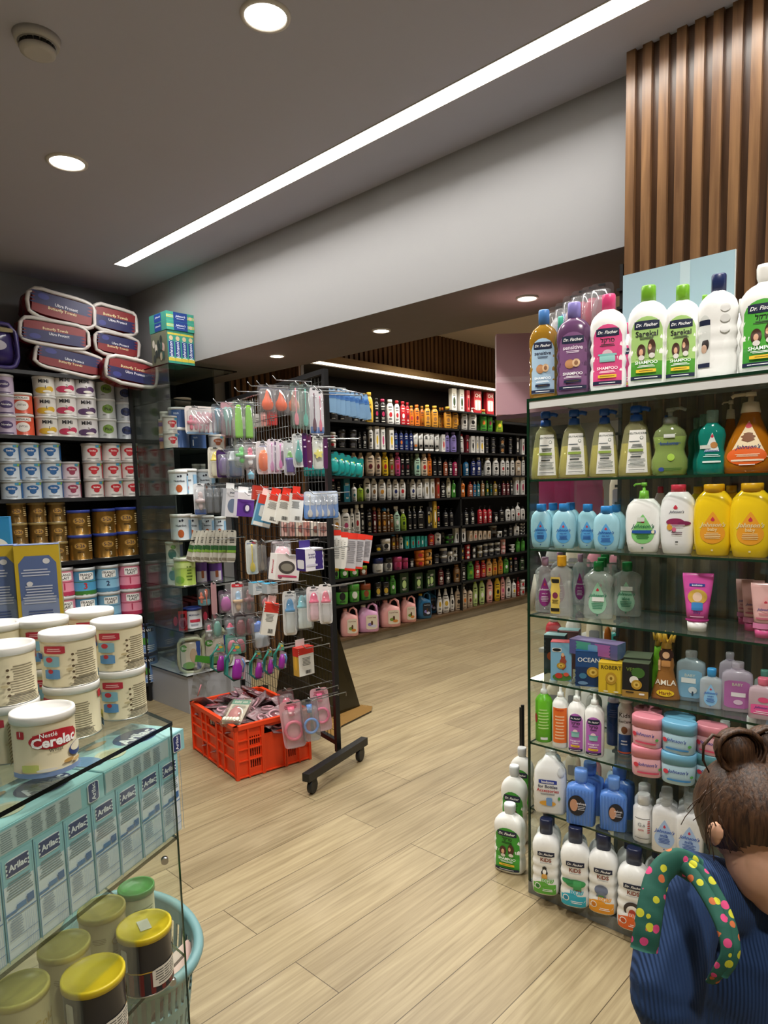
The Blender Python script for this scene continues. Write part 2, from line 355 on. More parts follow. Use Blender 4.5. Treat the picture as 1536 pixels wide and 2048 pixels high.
def carton(w,d,h,col,deco=(),side=None,top=None,sdeco=(),flat=True):
    """front at y=-d/2. deco on front; sdeco on the -x side; both fractions of width & height"""
    key=('c',round(w,3),round(d,3),round(h,3),col,str(deco),str(side),str(top),str(sdeco),flat)
    if key in _T: return _T[key]
    mb=MB(); a,b=w/2,d/2; c=[mat(x or col,.45,'card') for x in (col,side,top)]
    v=[(x,y,z) for z in(0,h) for y in(-b,b) for x in(-a,a)]
    mb.add(v,[(0,1,5,4),(2,6,7,3),(0,2,3,1)],c[0]); mb.add(v,[(0,4,6,2),(1,3,7,5)],c[1]); mb.add(v,[(4,5,7,6)],c[2])
    # folded seam of the flap on the top
    mb.box(-a,a,-b-.0004,-b+.0012,h-.0015,h+.0004,c[2])
    k=mb if flat else MB()
    decals(k,[(q[0],q[1]*w,q[2]*h,q[3]*w,q[4]*h)+tuple(q[5:]) for q in deco],lambda x,z,o:(x,-b-o,z))
    decals(k,[(q[0],q[1]*d,q[2]*h,q[3]*d,q[4]*h)+tuple(q[5:]) for q in sdeco],lambda x,z,o:(-a-o,-x,z))
    T=(mb.mesh('carton'),[]) if flat else (mb.mesh('carton'),[('printed_label',k.mesh('print'))])
    _T[key]=T; return T
# ================================================================ the shop's shell
ZC=2.86; XB=2.43; XS=3.03; ZS=2.29; YL=4.85; XC=2.32; YC=1.07; ZC2=2.97; YBK=4.9; YSH=4.53
fm=floor_mat(); struct('floor',MB().box(-2.2,9.2,-3,5.0,-.08,0,fm))
struct('ceiling',MB().box(-2.2,2.035,-3,YL+.1,ZC,ZC+.08,CEIL).box(2.115,XB,-3,YL+.1,ZC,ZC+.08,CEIL).box(2.035,2.115,4.24,YL+.1,ZC,ZC+.08,CEIL).box(2.035,2.115,-3,4.24,ZC+.04,ZC+.08,CEIL))
struct('ceiling_back_room',MB().box(XS,9.2,-3,5.0,ZC2,ZC2+.08,mat('#d6c9bd',.8,'paint')))
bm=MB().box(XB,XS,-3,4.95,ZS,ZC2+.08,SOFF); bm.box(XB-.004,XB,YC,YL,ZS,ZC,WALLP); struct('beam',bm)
struct('wall_left',MB().box(-2.2,3.2,YL,YL+.1,0,ZC2,mat('#8f9093',.8,'paint')))
struct('wall_back',MB().box(3.66,9.2,YBK,YBK+.1,0,ZC2,mat('#4a4744',.8,'paint')))
struct('wall_right',MB().box(9.1,9.2,-3,4.9,0,ZC2,mat('#8d8781',.8,'paint')))
struct('wall_behind_camera',MB().box(-2.2,9.2,-3.1,-3,0,ZC2,mat('#c9c5bf',.8,'paint')))
struct('wall_near',MB().box(-2.3,-2.2,-3,4.95,0,ZC2,mat('#c9c5bf',.8,'paint')))
def slats(name,p0,p1,z0,z1,nrm,pitch=.055,wd=.03,dp=.022,rec=None):
    """vertical battens from p0 to p1 (x,y), standing proud along nrm"""
    mb=MB(); a=Vector(p0);b=Vector(p1);t=(b-a);Lg=t.length;t.normalize();n=Vector(nrm)
    def q(s0,s1,d0,d1,m):
        P=[a+t*s0+n*d0,a+t*s1+n*d0,a+t*s1+n*d1,a+t*s0+n*d1]
        mb.slab([(p.x,p.y) for p in P],z0,z1,m)
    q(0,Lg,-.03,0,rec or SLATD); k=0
    while k*pitch+wd<=Lg+.001: q(k*pitch,k*pitch+wd,0,dp,SLAT); k+=1
    return struct(name,mb)
# slatted pillar behind the glass display, slats from its left edge towards the camera's right
struct('pillar',MB().box(XC+.03,XC+.5,-3,YC,0,ZC,mat('#20160f',.7,'paint')))
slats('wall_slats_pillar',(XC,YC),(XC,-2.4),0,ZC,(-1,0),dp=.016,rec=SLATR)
slats('wall_slats_left',(3.2,YL-.03),(3.66,YL-.03),0,ZS+.7,(0,-1),.06,.034)
struct('trim_1',MB().box(3.185,3.205,YL-.06,YL,0,ZS+.5,BLK))
slats('wall_slats_return',(3.69,YL-.02),(3.69,4.5),0,ZS+.65,(-1,0),.05,.028)
# canopy over the back shelves: wood ledge, led strip under it, slats standing on it
cn=MB().box(3.7,8.6,YSH-.03,YBK,2.5,2.53,mat('#4b4541',.7,'paint')).box(3.7,8.6,YSH-.10,YSH-.03,2.515,2.575,OAK).box(3.7,8.6,YSH-.03,YBK,2.53,2.575,OAK)
struct('trim_canopy',cn)
slats('wall_slats_back',(3.7,YSH-.0),(8.6,YSH-.0),2.575,ZC2,(0,-1),.062,.036)
sl=MB().box(3.72,8.55,YSH-.085,YSH-.045,2.505,2.5151,mat('#fff2d8',7.,'emit'))
tag(link('led_strip_light',sl.mesh('led')),'long warm LED strip under the wooden ledge over the far shelves','light')
ll=bpy.data.lights.new('shelf_strip','AREA'); ll.shape='RECTANGLE'; ll.size=4.6; ll.size_y=.05; ll.energy=P_BACK; ll.color=(1,.9,.76)
lo=bpy.data.objects.new('shelf_strip',ll); COL.objects.link(lo); lo.location=(6.1,YSH-.1,2.49); lo.rotation_euler=(-.35,0,0)
# recessed ceiling strip
t=empty('ceiling_strip_light',(2.075,2.0,ZC)); tag(t,'long white LED strip recessed in the grey ceiling beside the beam','light')
fr=MB()
for x0,x1,y0,y1 in ((-.044,-.0385,-5,2.24),(.0385,.044,-5,2.24),(-.044,.044,2.236,2.244)): fr.box(x0,x1,y0,y1,-.002,.036,mat('#b4b0ac',.5))
link('frame',fr.mesh('frame'),t); link('diffuser',MB().box(-.0385,.0385,-5,2.236,.026,.03,mat('#fffaf0',9.,'emit')).mesh('diffuser'),t)
ll=bpy.data.lights.new('strip','AREA'); ll.shape='RECTANGLE'; ll.size=.07; ll.size_y=4.3; ll.energy=P_STRIP; ll.color=(1,.97,.92)
lo=bpy.data.objects.new('strip',ll); COL.objects.link(lo); lo.location=(2.075,2.05,ZC+.022)
def downlight(x,y,z,r,power,label,size=2.0,rec=.0,col=(1,.96,.88)):
    t=empty('ceiling_downlight',(x,y,z)); tag(t,label,'light',None)
    rg=MB(); n=28; vs=[];fs=[]
    for i in range(n):
        a=2*PI*i/n
        for rr,zz in ((r*1.22,0),(r*1.2,-.006),(r*1.02,-.008),(r*.98,-.001)): vs.append((rr*math.cos(a),rr*math.sin(a),zz))
    for i in range(n):
        for k in range(3): fs.append((i*4+k,((i+1)%n)*4+k,((i+1)%n)*4+k+1,i*4+k+1))
    rg.add(vs,fs,mat('#cfcac4',.4),True); link('trim_ring',rg.mesh('ring'),t)
    link('lamp_disc',MB().cyl(0,0,-.004,-.0005,r,mat('#fff6e4',14.,'emit'),28).mesh('disc'),t)
    l=bpy.data.lights.new('down','SPOT'); l.energy=power; l.spot_size=size; l.spot_blend=.75; l.shadow_soft_size=r*.8; l.color=col
    o=bpy.data.objects.new('down',l); COL.objects.link(o); o.location=(x,y,z-.03)
downlight(1.365,1.765,ZC,.062,P_SPOT,'bright round downlight at the top centre of the grey ceiling',2.2)
downlight(1.315,3.1,ZC,.068,P_SPOT,'bright round downlight in the ceiling beside the smoke detector',2.2)
downlight(2.70,3.52,ZS,.042,P_SOFFIT,'small round downlight in the beam nearest the slatted corner',2.3)
downlight(2.70,2.61,ZS,.042,P_SOFFIT,'small round downlight in the middle of the beam underside',2.3)
downlight(2.74,1.73,ZS,.042,P_SOFFIT,'small round downlight in the beam nearest the hook rack',2.3)
downlight(4.9,3.75,ZC2,.08,P_ROOM,'round downlight in the far room ceiling beside the beam edge',2.4)
for x,y,p in ((.2,-.6,P_AISLE),(1.2,.4,P_AISLE),(6.6,3.4,P_ROOM),(5.2,1.2,P_ROOM),(7.4,1.2,P_ROOM),(-.4,2.4,P_AISLE*.7)):
    z=ZC if x<2.4 else ZC2
    l=bpy.data.lights.new('ceiling_lamp','SPOT'); l.energy=p; l.spot_size=2.5; l.spot_blend=.8; l.shadow_soft_size=.09; l.color=(1,.95,.88)
    o=bpy.data.objects.new('ceiling_lamp',l); COL.objects.link(o); o.location=(x,y,z-.03)
# smoke detector
t=empty('smoke_detector',(.93,2.345,ZC)); tag(t,'round white smoke detector on the ceiling at the far left','smoke detector')
wp=mat('#b9b6b2',.5); link('base_plate',MB().loft([(-.022,.062,.062,2),(0,.068,.068,2)],wp,32).mesh('base'),t)
link('sensor_chamber',MB().loft([(-.05,.038,.038,2),(-.046,.05,.05,2),(-.036,.053,.053,2),(-.034,.046,.046,2),(-.024,.046,.046,2),(-.022,.056,.056,2)],wp,32).mesh('ch'),t)
v=MB()
for i in range(16): a=2*PI*i/16; v.loft([(-.034,.0085,.0035,4,.0,-.0475),(-.024,.0085,.0035,4,.0,-.0475)],mat('#0b0b0b',.6),8); v.xf(Matrix.Rotation(a,4,'Z'),len(v.v)-16)
link('vent_slot',v.mesh('vents'),t)
# ================================================================ left formula shelving
ZL=[.13,.625,1.035,1.437,1.822,2.208]; YF=4.5
t=empty('wall_shelving',(1.2,YF,0)); tag(t,'black wall shelving filled with baby formula tins on the left','shelving')
link('back_panel',MB().box(-2.2,1.03,.33,.345,0,2.25,mat('#1b1c20',.6)).mesh('bp'),t)
for z in ZL: link('shelf',MB().box(-2.2,1.01,0,.33,z-.022,z,BLK).mesh('shelf'),t)
link('plinth',MB().box(-2.2,1.01,.05,.33,0,.10,mat('#6d675e',.6)).mesh('pl'),t)
for x in (-.42,1.01): link('upright',MB().box(x,x+.022,0,.345,0,2.25,BLK).mesh('up'),t)
# ================================================================ glass corner cabinet
X0,Y0=2.235,4.01; ZG=[.259,.551,.845,1.147,1.441,1.74,2.042,2.262]
t=empty('glass_corner_cabinet',(X0,Y0,0)); tag(t,'glass corner cabinet with milk powder tins beside the black wall shelving','cabinet')
W_=.50;D_=.83
for i,z in enumerate(ZG): link('glass_shelf' if i<7 else 'glass_top',MB().slab([(0,0),(W_,0),(W_,D_),(0,D_)] ,z-.008,z,GLASS if i not in(0,) else mat('#c9ccd0',.2),GEDGE2).mesh('gs'),t)
link('side_glass',MB().box(-.008,0,0,D_,.26,2.25,GLASS).mesh('sg'),t)
gb=MB().slab([(0.01,.01),(W_,.01),(W_,D_-.1),(0.01,D_-.1)],0.0,.25,mat('#aeb1b8',.35)); link('base_box',gb.mesh('base'),t)
link('back_panel',MB().box(0,W_,D_-.02,D_-.005,.26,2.26,mat('#23282a',.5)).box(W_,W_+.012,.3,D_,.26,2.26,mat('#23282a',.4)).mesh('bk'),t)
# ================================================================ back wall shelving
ZB=[.105,.413,.65,.85,1.03,1.337,1.567,1.816,2.06]
t=empty('wall_shelving',(3.7,YSH,0)); tag(t,'black wall shelving packed with toiletries along the far back wall','shelving')
link('back_panel',MB().box(0,4.3,.355,.37,.1,2.5,mat('#232326',.6)).mesh('bp'),t)
for z in ZB[1:]: link('shelf',MB().box(0,4.3,0,.355,z-.02,z,BLK).mesh('shelf'),t)
for x in (0,2.14,4.28): link('upright',MB().box(x,x+.02,.0,.355,.1,2.5 if x==0 else 2.1,BLK).mesh('up'),t)
link('shelf',MB().box(0,4.3,-.0,.355,.085,.105,wood_mat('shelf_wood','#54402e','#6d553d',0)).mesh('bs'),t)
link('plinth',MB().box(0,4.3,.012,.355,0,.085,wood_mat('plinth_wood','#6f6556','#8a7f6c',0)).mesh('pl'),t)
# upper box shelf on the right half
p=onY(897,812,YSH); link('shelf',MB().box(p.x-3.7,4.3,0,.3,2.235,2.25,BLK).mesh('us'),t)
# ================================================================ glass display on the right
XD=1.978; YD=1.252; ZD=[.045,.32,.559,.785,1.01,1.237,1.468,1.735]
t=empty('glass_display_case',(XD,YD,0)); tag(t,'tall glass display shelving full of baby toiletries beside the slatted pillar','display case')
Ld=1.9;Dd=.325
for i,z in enumerate(ZD[1:-1]): link('glass_shelf',MB().slab([(.004,-.004),(Dd-.02,-.004),(Dd-.02,-Ld),(.004,-Ld)],z-.007,z,GLASS,GEDGE).mesh('gs'),t)
link('top_panel',MB().slab([(0,0),(Dd,0),(Dd,-Ld),(0,-Ld)],1.724,1.733,mat('#b9bfbd',.25),GEDGE).mesh('top'),t)
link('front_rail',MB().box(0.002,.008,-Ld,-.008,1.700,1.724,mat('#cfcfcd',.4)).mesh('rail'),t)
link('side_glass',MB().slab([(0,0),(0,-.008),(Dd,-.008),(Dd,0)],.045,1.724,GLASS,GLASS).box(0,.005,-.008,.0,.045,1.724,GEDGE).mesh('sg'),t)
link('base',MB().box(0,Dd,-Ld,0,0.0,.043,mat('#7b7f7e',.35)).box(.004,.012,-Ld,0,.035,.045,STEEL).mesh('base'),t)
link('back_glass',MB().box(Dd-.006,Dd,-Ld,0,.045,1.724,GLASS).mesh('bg'),t)
# ================================================================ helpers that size a package from its pixels on a shelf
def fit(u0,u1,vb,vt,z,X=None,Y=None,dpm=.6):
    """returns (foot point, width, height): on shelf height z; depth from vb when no plane is given"""
    uc=(u0+u1)/2
    if X is not None: p=onX(uc,vb,X); p.z=z
    elif Y is not None: p=onY(uc,vb,Y); p.z=z
    else: p=onZ(uc,vb,z)
    wd=(u1-u0)/F*depth((p.x,p.y,z+.05))
    top=onX(uc,vt,p.x).z if X is not None or (Y is None and abs(p.x)>0) and Y is None else onY(uc,vt,p.y).z
    return p,wd,top-z
J='johnson'; SCR=.25
def logo(txt,cx,cz,w,h,bg,fg='#ffffff',shear=.0): return [('rr',cx,cz,w,h,bg),('text',cx,cz,w*.88,h*.62,fg,txt,None,shear)]
def drf(bg,txt,tc='#1a1a1a',bar='#f2c83a',body=None,fig=None):
    d=[('arch',0,.43,.78,.74,bg)]+([('rect',0,.19,.78,.24,body)] if body else [])
    d+=[('rr',0,.70,.62,.10,NAVY),('text',0,.70,.54,.06,'#ffffff','Dr. Fischer',None,.3,.02)]
    if txt: d+=[('text',0,.60,.56,.075,tc,txt,None,0,.02),('lines',0,.545,.44,.035,tc,2)]
    if fig=='hair': d+=[('ell',-.13,.40,.22,.16,'#4a2e22'),('ell',-.13,.385,.1,.08,'#d9a888'),('ell',.13,.43,.2,.2,'#4a2e22'),('ell',.09,.44,.08,.07,'#d9a888'),('ell',-.12,.32,.15,.06,'#efe9e4'),('ell',.14,.34,.15,.06,'#efe9e4')]
    if fig=='tub': d+=[('ell',0,.44,.28,.1,'#f3d4de'),('arch',0,.385,.42,.09,'#8fc9c4'),('rr',0,.43,.5,.025,'#6fb3ae')]
    if fig=='nut': d+=[('ell',-.08,.39,.28,.12,'#b98458'),('ell',.1,.40,.22,.11,'#d8b48c'),('ell',.1,.40,.11,.06,'#8a5c38')]
    d+=[('text',0,.265,.56,.055,'#ffffff' ,'SHAMPOO'),('lines',0,.22,.5,.03,'#ffffff',2),('rr',0,.165,.5,.04,bar),('lines',0,.165,.4,.014,'#6b5410',1),('rect',0,.085,.78,.045,NAVY),('lines',0,.085,.6,.016,'#ffffff',1)]
    return tuple(d)
def john(dropc,txtc='#2d55a5',cx=0,cz=.44,w=.72,h=.58,txt='baby',lc='#2d55a5'):
    return (('drop',cx,cz,w,h,dropc),('drop',cx,cz+h*.27,.1,.07,'#c8344a'),('text',cx,cz+h*.08,w*1.02,.12,txtc,"Johnson's",None,.35,.02),('text',cx,cz-h*.06,w*.46,.07,lc,txt,None,0,.02),('lines',cx,cz-h*.24,w*.66,h*.2,lc,4),('rect',cx,.09,.05,.025,txtc))
HEB=lambda s:s[::-1]
CASE='baby toiletries in the glass display'
def case(items,z,shelf,X=None):
    n=0
    for it in items:
        u0,u1,vb,vt,T,name,lab,cat=it[:8]; Xp=it[8] if len(it)>8 else X
        p,wd,h=fit(u0,u1,vb,vt,z,X=Xp)
        if Xp is None: p.x+=.02
        p.y=min(p.y,YD-.004-wd*.36) if p.x>2.1 else min(p.y,YD-wd*.30)
        t,dd=T(wd,h)
        # keep what stands on glass inside the display
        put(t,name,(p.x,p.y,z+.0006),-PI/2+.72*(math.atan2(-p.x,p.y)+PI/2)+random.uniform(-.05,.05),lab,cat,CASE)
TOP='on the display top'
def B(*a,**k): return lambda w,h:(bottle(w,h,*a,**k),0)
case([
 (1053,1110,798,621,B('#b98a2a','wavy','flip','#4f86c9',.17,None,drf('#a9c6de','sensitive',NAVY,NAVY,fig='nut'),.62,'liquid'),'baby_oil_soap_bottle','amber wash bottle with pale blue label and blue cap, leftmost '+TOP,'bottle',2.04),
 (1114,1182,790,605,B('#5a3a5c','wavy','flip','#8f86cc',.17,None,drf('#7b4f7c','sensitive','#e9d9ea',NAVY,fig='nut'),.62,rough=.2),'bath_wash_bottle','dark purple wash bottle with lilac cap '+TOP,'bottle',2.04),
 (1181,1251,783,589,B('#efeeec','wavy','flip','#e2447f',.16,None,drf('#de4a86',HEB('סרקל'),'#1a1a1a',fig='tub'),.62),'conditioner_bottle','white wavy bottle with pink label and pink cap '+TOP,'bottle',2.04),
 (1257,1332,774,572,B('#f4f4f1','wavy','flip','#77b52e',.155,None,drf('#a9cf7a','Sarekal',body='#4c9a2a',fig='hair'),.6),'shampoo_bottle','white bottle with green label and cap, left of two alike '+TOP,'bottle',2.04),
 (1328,1396,765,571,B('#f4f4f1','wavy','flip','#77b52e',.155,None,drf('#a9cf7a','Sarekal',body='#4c9a2a',fig='hair'),.6),'shampoo_bottle','white bottle with green label and cap, right of two alike '+TOP,'bottle',2.07),
 (1396,1470,755,549,B('#f3f3f0','wavy','flip','#22305c',.17,None,(('arch',-.3,.42,.3,.6,'#d9dcd8'),('rr',-.3,.63,.28,.07,NAVY),('ell',-.27,.38,.18,.15,'#2a2322'),('ell',-.3,.33,.14,.1,'#d6b49c'),('rect',-.3,.14,.3,.05,NAVY),('ell',.2,.78,.24,.09,'#e2e2df'),('ell',.2,.66,.24,.09,'#e2e2df'),('ell',.2,.54,.24,.09,'#e2e2df')),.66),'shampoo_bottle','white bottle with finger dents and dark navy cap '+TOP,'bottle',2.04),
 (1481,1572,744,530,B('#f2f2ee','wavy','taper','#ecebe6',.17,None,drf('#4fae3a',HEB('סרקל'),'#111111',body='#3c9434',fig='hair'),.6),'shampoo_bottle','largest white bottle with green label, rightmost '+TOP,'bottle',2.06),
],1.735,7)
case([
 (1062,1090,790,642,B('#3aa08a','wavy','flip','#57c0a4',.17,None,(),.6),'bath_wash_bottle','wash bottle with teal cap behind the amber one '+TOP,'bottle',2.16),
 (1112,1140,785,650,B('#6b4a78','wavy','flip','#8a80cf',.17,None,(),.6),'bath_wash_bottle','wash bottle with violet cap behind the purple one '+TOP,'bottle',2.16),
 (1240,1268,778,645,B('#efeeec','wavy','flip','#e2447f',.16,None,drf('#de4a86','','#1a1a1a'),.62),'conditioner_bottle','white bottle with pink label half hidden behind the green-capped ones '+TOP,'bottle',2.16),
 (1462,1500,750,598,B('#f0f0ec','wavy','flip','#e8e8e2',.17,None,(),.66),'shampoo_bottle','plain white bottle half hidden behind the rightmost ones '+TOP,'bottle',2.18),
 (1392,1420,757,590,B('#f0f0ec','wavy','flip','#77b52e',.17,None,(),.66),'shampoo_bottle','white bottle with green cap peeking behind the navy-capped one '+TOP,'bottle',2.18),
],1.735,7)
# card poster leaning behind the bottles
mb=MB(); mb.box(-.006,0,0,.345,.0,.385,mat('#a9c6d2',.4,'card')); mb.box(-.0065,-.006,.13,.16,.0,.385,mat('#c4d8de',.4,'card')); mb.box(-.007,.001,-.001,.0,.0,.385,mat('#e6ecea',.4,'card'))
o=link('poster_board',mb.mesh('poster'),None,(2.21,.682,1.737)); o.rotation_euler=(0,math.radians(0),0)
tag(o,'pale blue card poster standing behind the shampoo bottles on the display','poster')
S2='on first glass shelf'
neu=B('#d8d6a0','trap','headpump','#1b55ad',.22,.42,(('trap',.08,.45,.62,.76,'#ecebe6'),('text',.08,.77,.52,.05,'#3f4a44','NEUTRADERM'),('ell',.2,.69,.1,.06,'#5c6e68'),('ell',.2,.69,.07,.042,'#ecebe6'),('rr',0,.63,.3,.012,'#243a4a'),('lines',.08,.55,.36,.07,'#3f4a44',3),('rect',.05,.47,.42,.045,'#8fa84a'),('lines',.08,.41,.42,.05,'#566058',2),('rect',.05,.355,.3,.022,'#20282a'),('lines',.08,.25,.5,.14,'#566058',6),('lines',.08,.12,.5,.02,'#20282a',1)),.62,'clear',liq=('#e6d95c',.82))
L_=[]
for i,(a,b,vb,vt) in enumerate(((1061,1119,957,823),(1118,1178,956,819),(1179,1237,955,817),(1238,1304,953,811))):
    L_.append((a,b,vb,vt,neu,'pump_wash_bottle','pale yellow wash in tapered clear pump bottle, %s from the left %s'%(ordn(i),S2),'bottle',2.05))
L_+=[
 (1304,1373,951,816,B('#c4d890','hour','pump','~#dfe6dc',.24,None,(('text',0,.62,.5,.07,'#2b4a9c','kodomo'),('rr',0,.62,.6,.01,'#2b4a9c'),('ell',.05,.35,.2,.14,'#9cc23c'),('ell',-.2,.12,.16,.08,'#3a52a0'),('lines',.1,.12,.5,.06,'#3f6a2c',2),('rect',0,.76,.3,.07,'#c9ccc6')),.6,'clear',liq=('#b5cf5c',.8)),'pump_wash_bottle','green tinted hourglass pump bottle '+S2,'bottle',2.05),
 (1394,1450,950,820,B('#1fa08f','hour','flip','~#bfe6dc',.2,None,(('tri',.02,.62,.5,.36,'#e8efec'),('drop',.02,.74,.09,.08,'#c8344a'),('ell',.08,.56,.24,.12,'#c98f54'),('text',.02,.45,.7,.07,'#1d4e9c',"Johnson's",None,.35),('lines',.02,.36,.6,.06,'#e8f4f0',2),('rr',.02,.24,.6,.035,'#e8f4f0'),('rect',-.2,.53,.35,.07,'#dcdfd6')),.6,'liquid'),'spray_bottle','teal conditioner spray with triangular label, frontmost '+S2,'bottle',2.05),
 (1386,1424,950,828,B('#1fa08f','hour','flip','~#9fd2c4',.2,None,(),.6,'liquid'),'spray_bottle','teal spray second from the front '+S2,'bottle',2.12),
 (1374,1410,950,835,B('#1fa08f','hour','flip','~#9fd2c4',.2,None,(),.6,'liquid'),'spray_bottle','teal spray third from the front '+S2,'bottle',2.19),
 (1449,1546,948,784,B('#d9861a','pear','bigpump','#e9d9be',.25,None,(('tri',0,.55,.74,.6,'#e9d6b0'),('drop',0,.78,.12,.1,'#c8344a'),('fig',0,.58,.3,.16,'#7a4a26'),('ell',-.02,.28,.74,.3,'#e2621c'),('text',0,.42,.8,.09,'#1f2f6a',"Johnson's",None,.35),('lines',0,.29,.5,.05,'#f6e3c0',3),('rr',0,.21,.6,.03,'#f0d9c0'),('lines',0,.14,.3,.03,'#fff',1)),.7,'liquid'),'pump_wash_bottle','large amber orange pump bottle, rightmost '+S2,'bottle',2.08),
 (1436,1480,948,800,B('#d9861a','pear','bigpump','#e9d9be',.25,None,(),.7,'liquid'),'pump_wash_bottle','amber pump bottle behind the large orange one '+S2,'bottle',2.2),
 (1316,1345,952,830,B('#a9bf6a','hour','pump','#1b4f9c',.24,None,(),.6,'clear'),'pump_wash_bottle','clear bottle with blue pump at the back '+S2,'bottle',2.22)]
case(L_,1.468,6)
S3='on second glass shelf'
lb=B('#9fd0e0','bath','flip','#2f86cf',.17,.45,john('#5aa6e0','#1d55a5',txt='baby bath',w=.6),.5)
lbp=B('#9fd0e0','bath','flip','#2f86cf',.17,.45,(),.5)
case([
 (1062,1104,1096,1007,lb,'baby_bath_bottle','light blue bath bottle with blue cap, leftmost '+S3,'bottle',2.03),
 (1078,1116,1096,1005,lbp,'baby_bath_bottle','light blue bath bottle hidden behind the leftmost one '+S3,'bottle',2.10),
 (1105,1152,1098,1006,lb,'baby_bath_bottle','light blue bath bottle with blue cap, second from the left '+S3,'bottle',2.03),
 (1122,1160,1098,1004,lbp,'baby_bath_bottle','light blue bath bottle behind the second one from the left '+S3,'bottle',2.10),
 (1154,1196,1099,1007,lb,'baby_bath_bottle','light blue bath bottle partly covered by its front neighbour '+S3,'bottle',2.07),
 (1187,1239,1102,1011,lb,'baby_bath_bottle','light blue bath bottle standing frontmost of the five '+S3,'bottle',2.02),
 (1212,1251,1100,1008,lbp,'baby_bath_bottle','light blue bath bottle seen behind the frontmost one '+S3,'bottle',2.09),
 (1252,1321,1106,964,B('#f0f1ee','bath','bigpump','#7cc043',.24,.3,john('#86d07c','#1d6a4a',txt='baby wash',w=.62,h=.55,lc='#2c7a3a')+(('rr',.03,.39,.64,.06,'#2456a6'),('ell',.28,.39,.09,.06,'#f3ecc8'),('rr',-.05,.62,.2,.08,'#d9dcd6')),.5),'baby_lotion_bottle','white pump bottle with green drop label and lime pump '+S3,'bottle',2.04),
 (1321,1388,1109,968,B('#eceeef','bath','flip','#cf3a4f',.115,.42,(('drop',-.05,.76,.12,.07,'#c8344a'),('text',-.02,.68,.46,.055,'#2b2c4a',"Johnson's",None,.35),('ell',-.05,.52,.5,.12,'#8f2a58'),('ell',.2,.5,.36,.07,'#7c2350'),('ell',-.2,.44,.16,.1,'#d9a23c'),('ell',-.08,.4,.12,.07,'#d86a8c'),('lines',.02,.46,.4,.05,'#d6c4d0',2),('lines',0,.34,.36,.05,'#5c3a50',2),('rect',0,.2,.08,.02,'#222')),.55,rough=.18),'shampoo_bottle','white shampoo bottle with plum label and red cap '+S3,'bottle',2.04),
 (1306,1332,1105,972,B('#e0c9cf','bath','flip','#c0304a',.115,.42,(),.55),'shampoo_bottle','white bottle with red cap at the back '+S3,'bottle',2.18),
 (1388,1462,1113,967,B('#ecc81f','bath','flip','#e3ab1a',.11,.52,john('#eaa02a','#e6d8a8',txt='baby',w=.62,h=.5,lc='#f0dca0'),.55,rough=.15),'baby_shampoo_bottle','yellow shampoo bottle with orange drop, left of the front two '+S3,'bottle',2.04),
 (1461,1540,1116,965,B('#ecc81f','bath','flip','#e3ab1a',.11,.52,john('#eaa02a','#e6d8a8',txt='baby',w=.62,h=.5,lc='#f0dca0'),.55,rough=.15),'baby_shampoo_bottle','yellow shampoo bottle with orange drop, right of the front two '+S3,'bottle',2.04),
 (1376,1412,1109,972,B('#ecc81f','bath','flip','#e3ab1a',.11,.52,(),.55),'baby_shampoo_bottle','yellow shampoo bottle behind the left yellow one '+S3,'bottle',2.18),
 (1440,1478,1112,970,B('#ecc81f','bath','flip','#e3ab1a',.11,.52,(),.55),'baby_shampoo_bottle','yellow shampoo bottle behind the gap of the front yellow two '+S3,'bottle',2.18),
],1.237,5)
S4='on third glass shelf'
oilp=B('#d7d9dc','oil','flip','#b98fae',.16,.34,john('#8e2f7c','#f0e6f0',txt='baby oil',w=.6,h=.62,lc='#e8cfe4'),.5,'clear')
oilg=lambda st:B('#dfe6e2','oil','flip','#17803f',.17,.34,john('#9ccdb0','#2c7a5a',txt='aloe',w=.6,h=.66,lc='#3c8a6a')+((('rect',0.02,st,.4,.09,'#e9ece8'),) if st else ()),.5,'clear')
case([
 (1069,1108,1213,1113,oilp,'baby_oil_bottle','clear oil bottle with purple drop label, leftmost '+S4,'bottle',2.06),
 (1078,1112,1205,1102,oilp,'baby_oil_bottle','oil bottle with lilac cap just behind the leftmost '+S4,'bottle',2.15),
 (1101,1146,1230,1110,B('#dcdcd8','oil','ribbed','#e0a224',.17,.42,(('wavy',-.26,.42,.4,.72,'#d9bd5a'),('rr',-.26,.7,.34,.08,'#1c1c1c'),('ell',-.26,.42,.24,.12,'#7a2a4a'),('lines',-.26,.3,.3,.08,'#4a3a10',3),('rect',-.26,.14,.38,.06,'#161616')),.5,'clear'),'body_oil_bottle','clear oil bottle with yellow label and yellow cap '+S4,'bottle',2.02),
 (1140,1170,1211,1108,oilp,'baby_oil_bottle','oil bottle with purple drop behind the yellow-capped one '+S4,'bottle'),
 (1142,1172,1203,1100,oilp,'baby_oil_bottle','rearmost oil bottle with lilac cap '+S4,'bottle'),
 (1162,1220,1238,1123,oilg(.42),'baby_oil_bottle','clear oil bottle with green drop and green cap, frontmost '+S4,'bottle'),
 (1172,1224,1228,1115,oilg(0),'baby_oil_bottle','green-capped oil bottle second in its row '+S4,'bottle'),
 (1180,1228,1219,1108,oilg(0),'baby_oil_bottle','green-capped oil bottle third in its row '+S4,'bottle'),
 (1220,1276,1233,1124,oilg(.62),'baby_oil_bottle','clear oil bottle with green cap standing apart, right of its row '+S4,'bottle'),
],1.01,4)
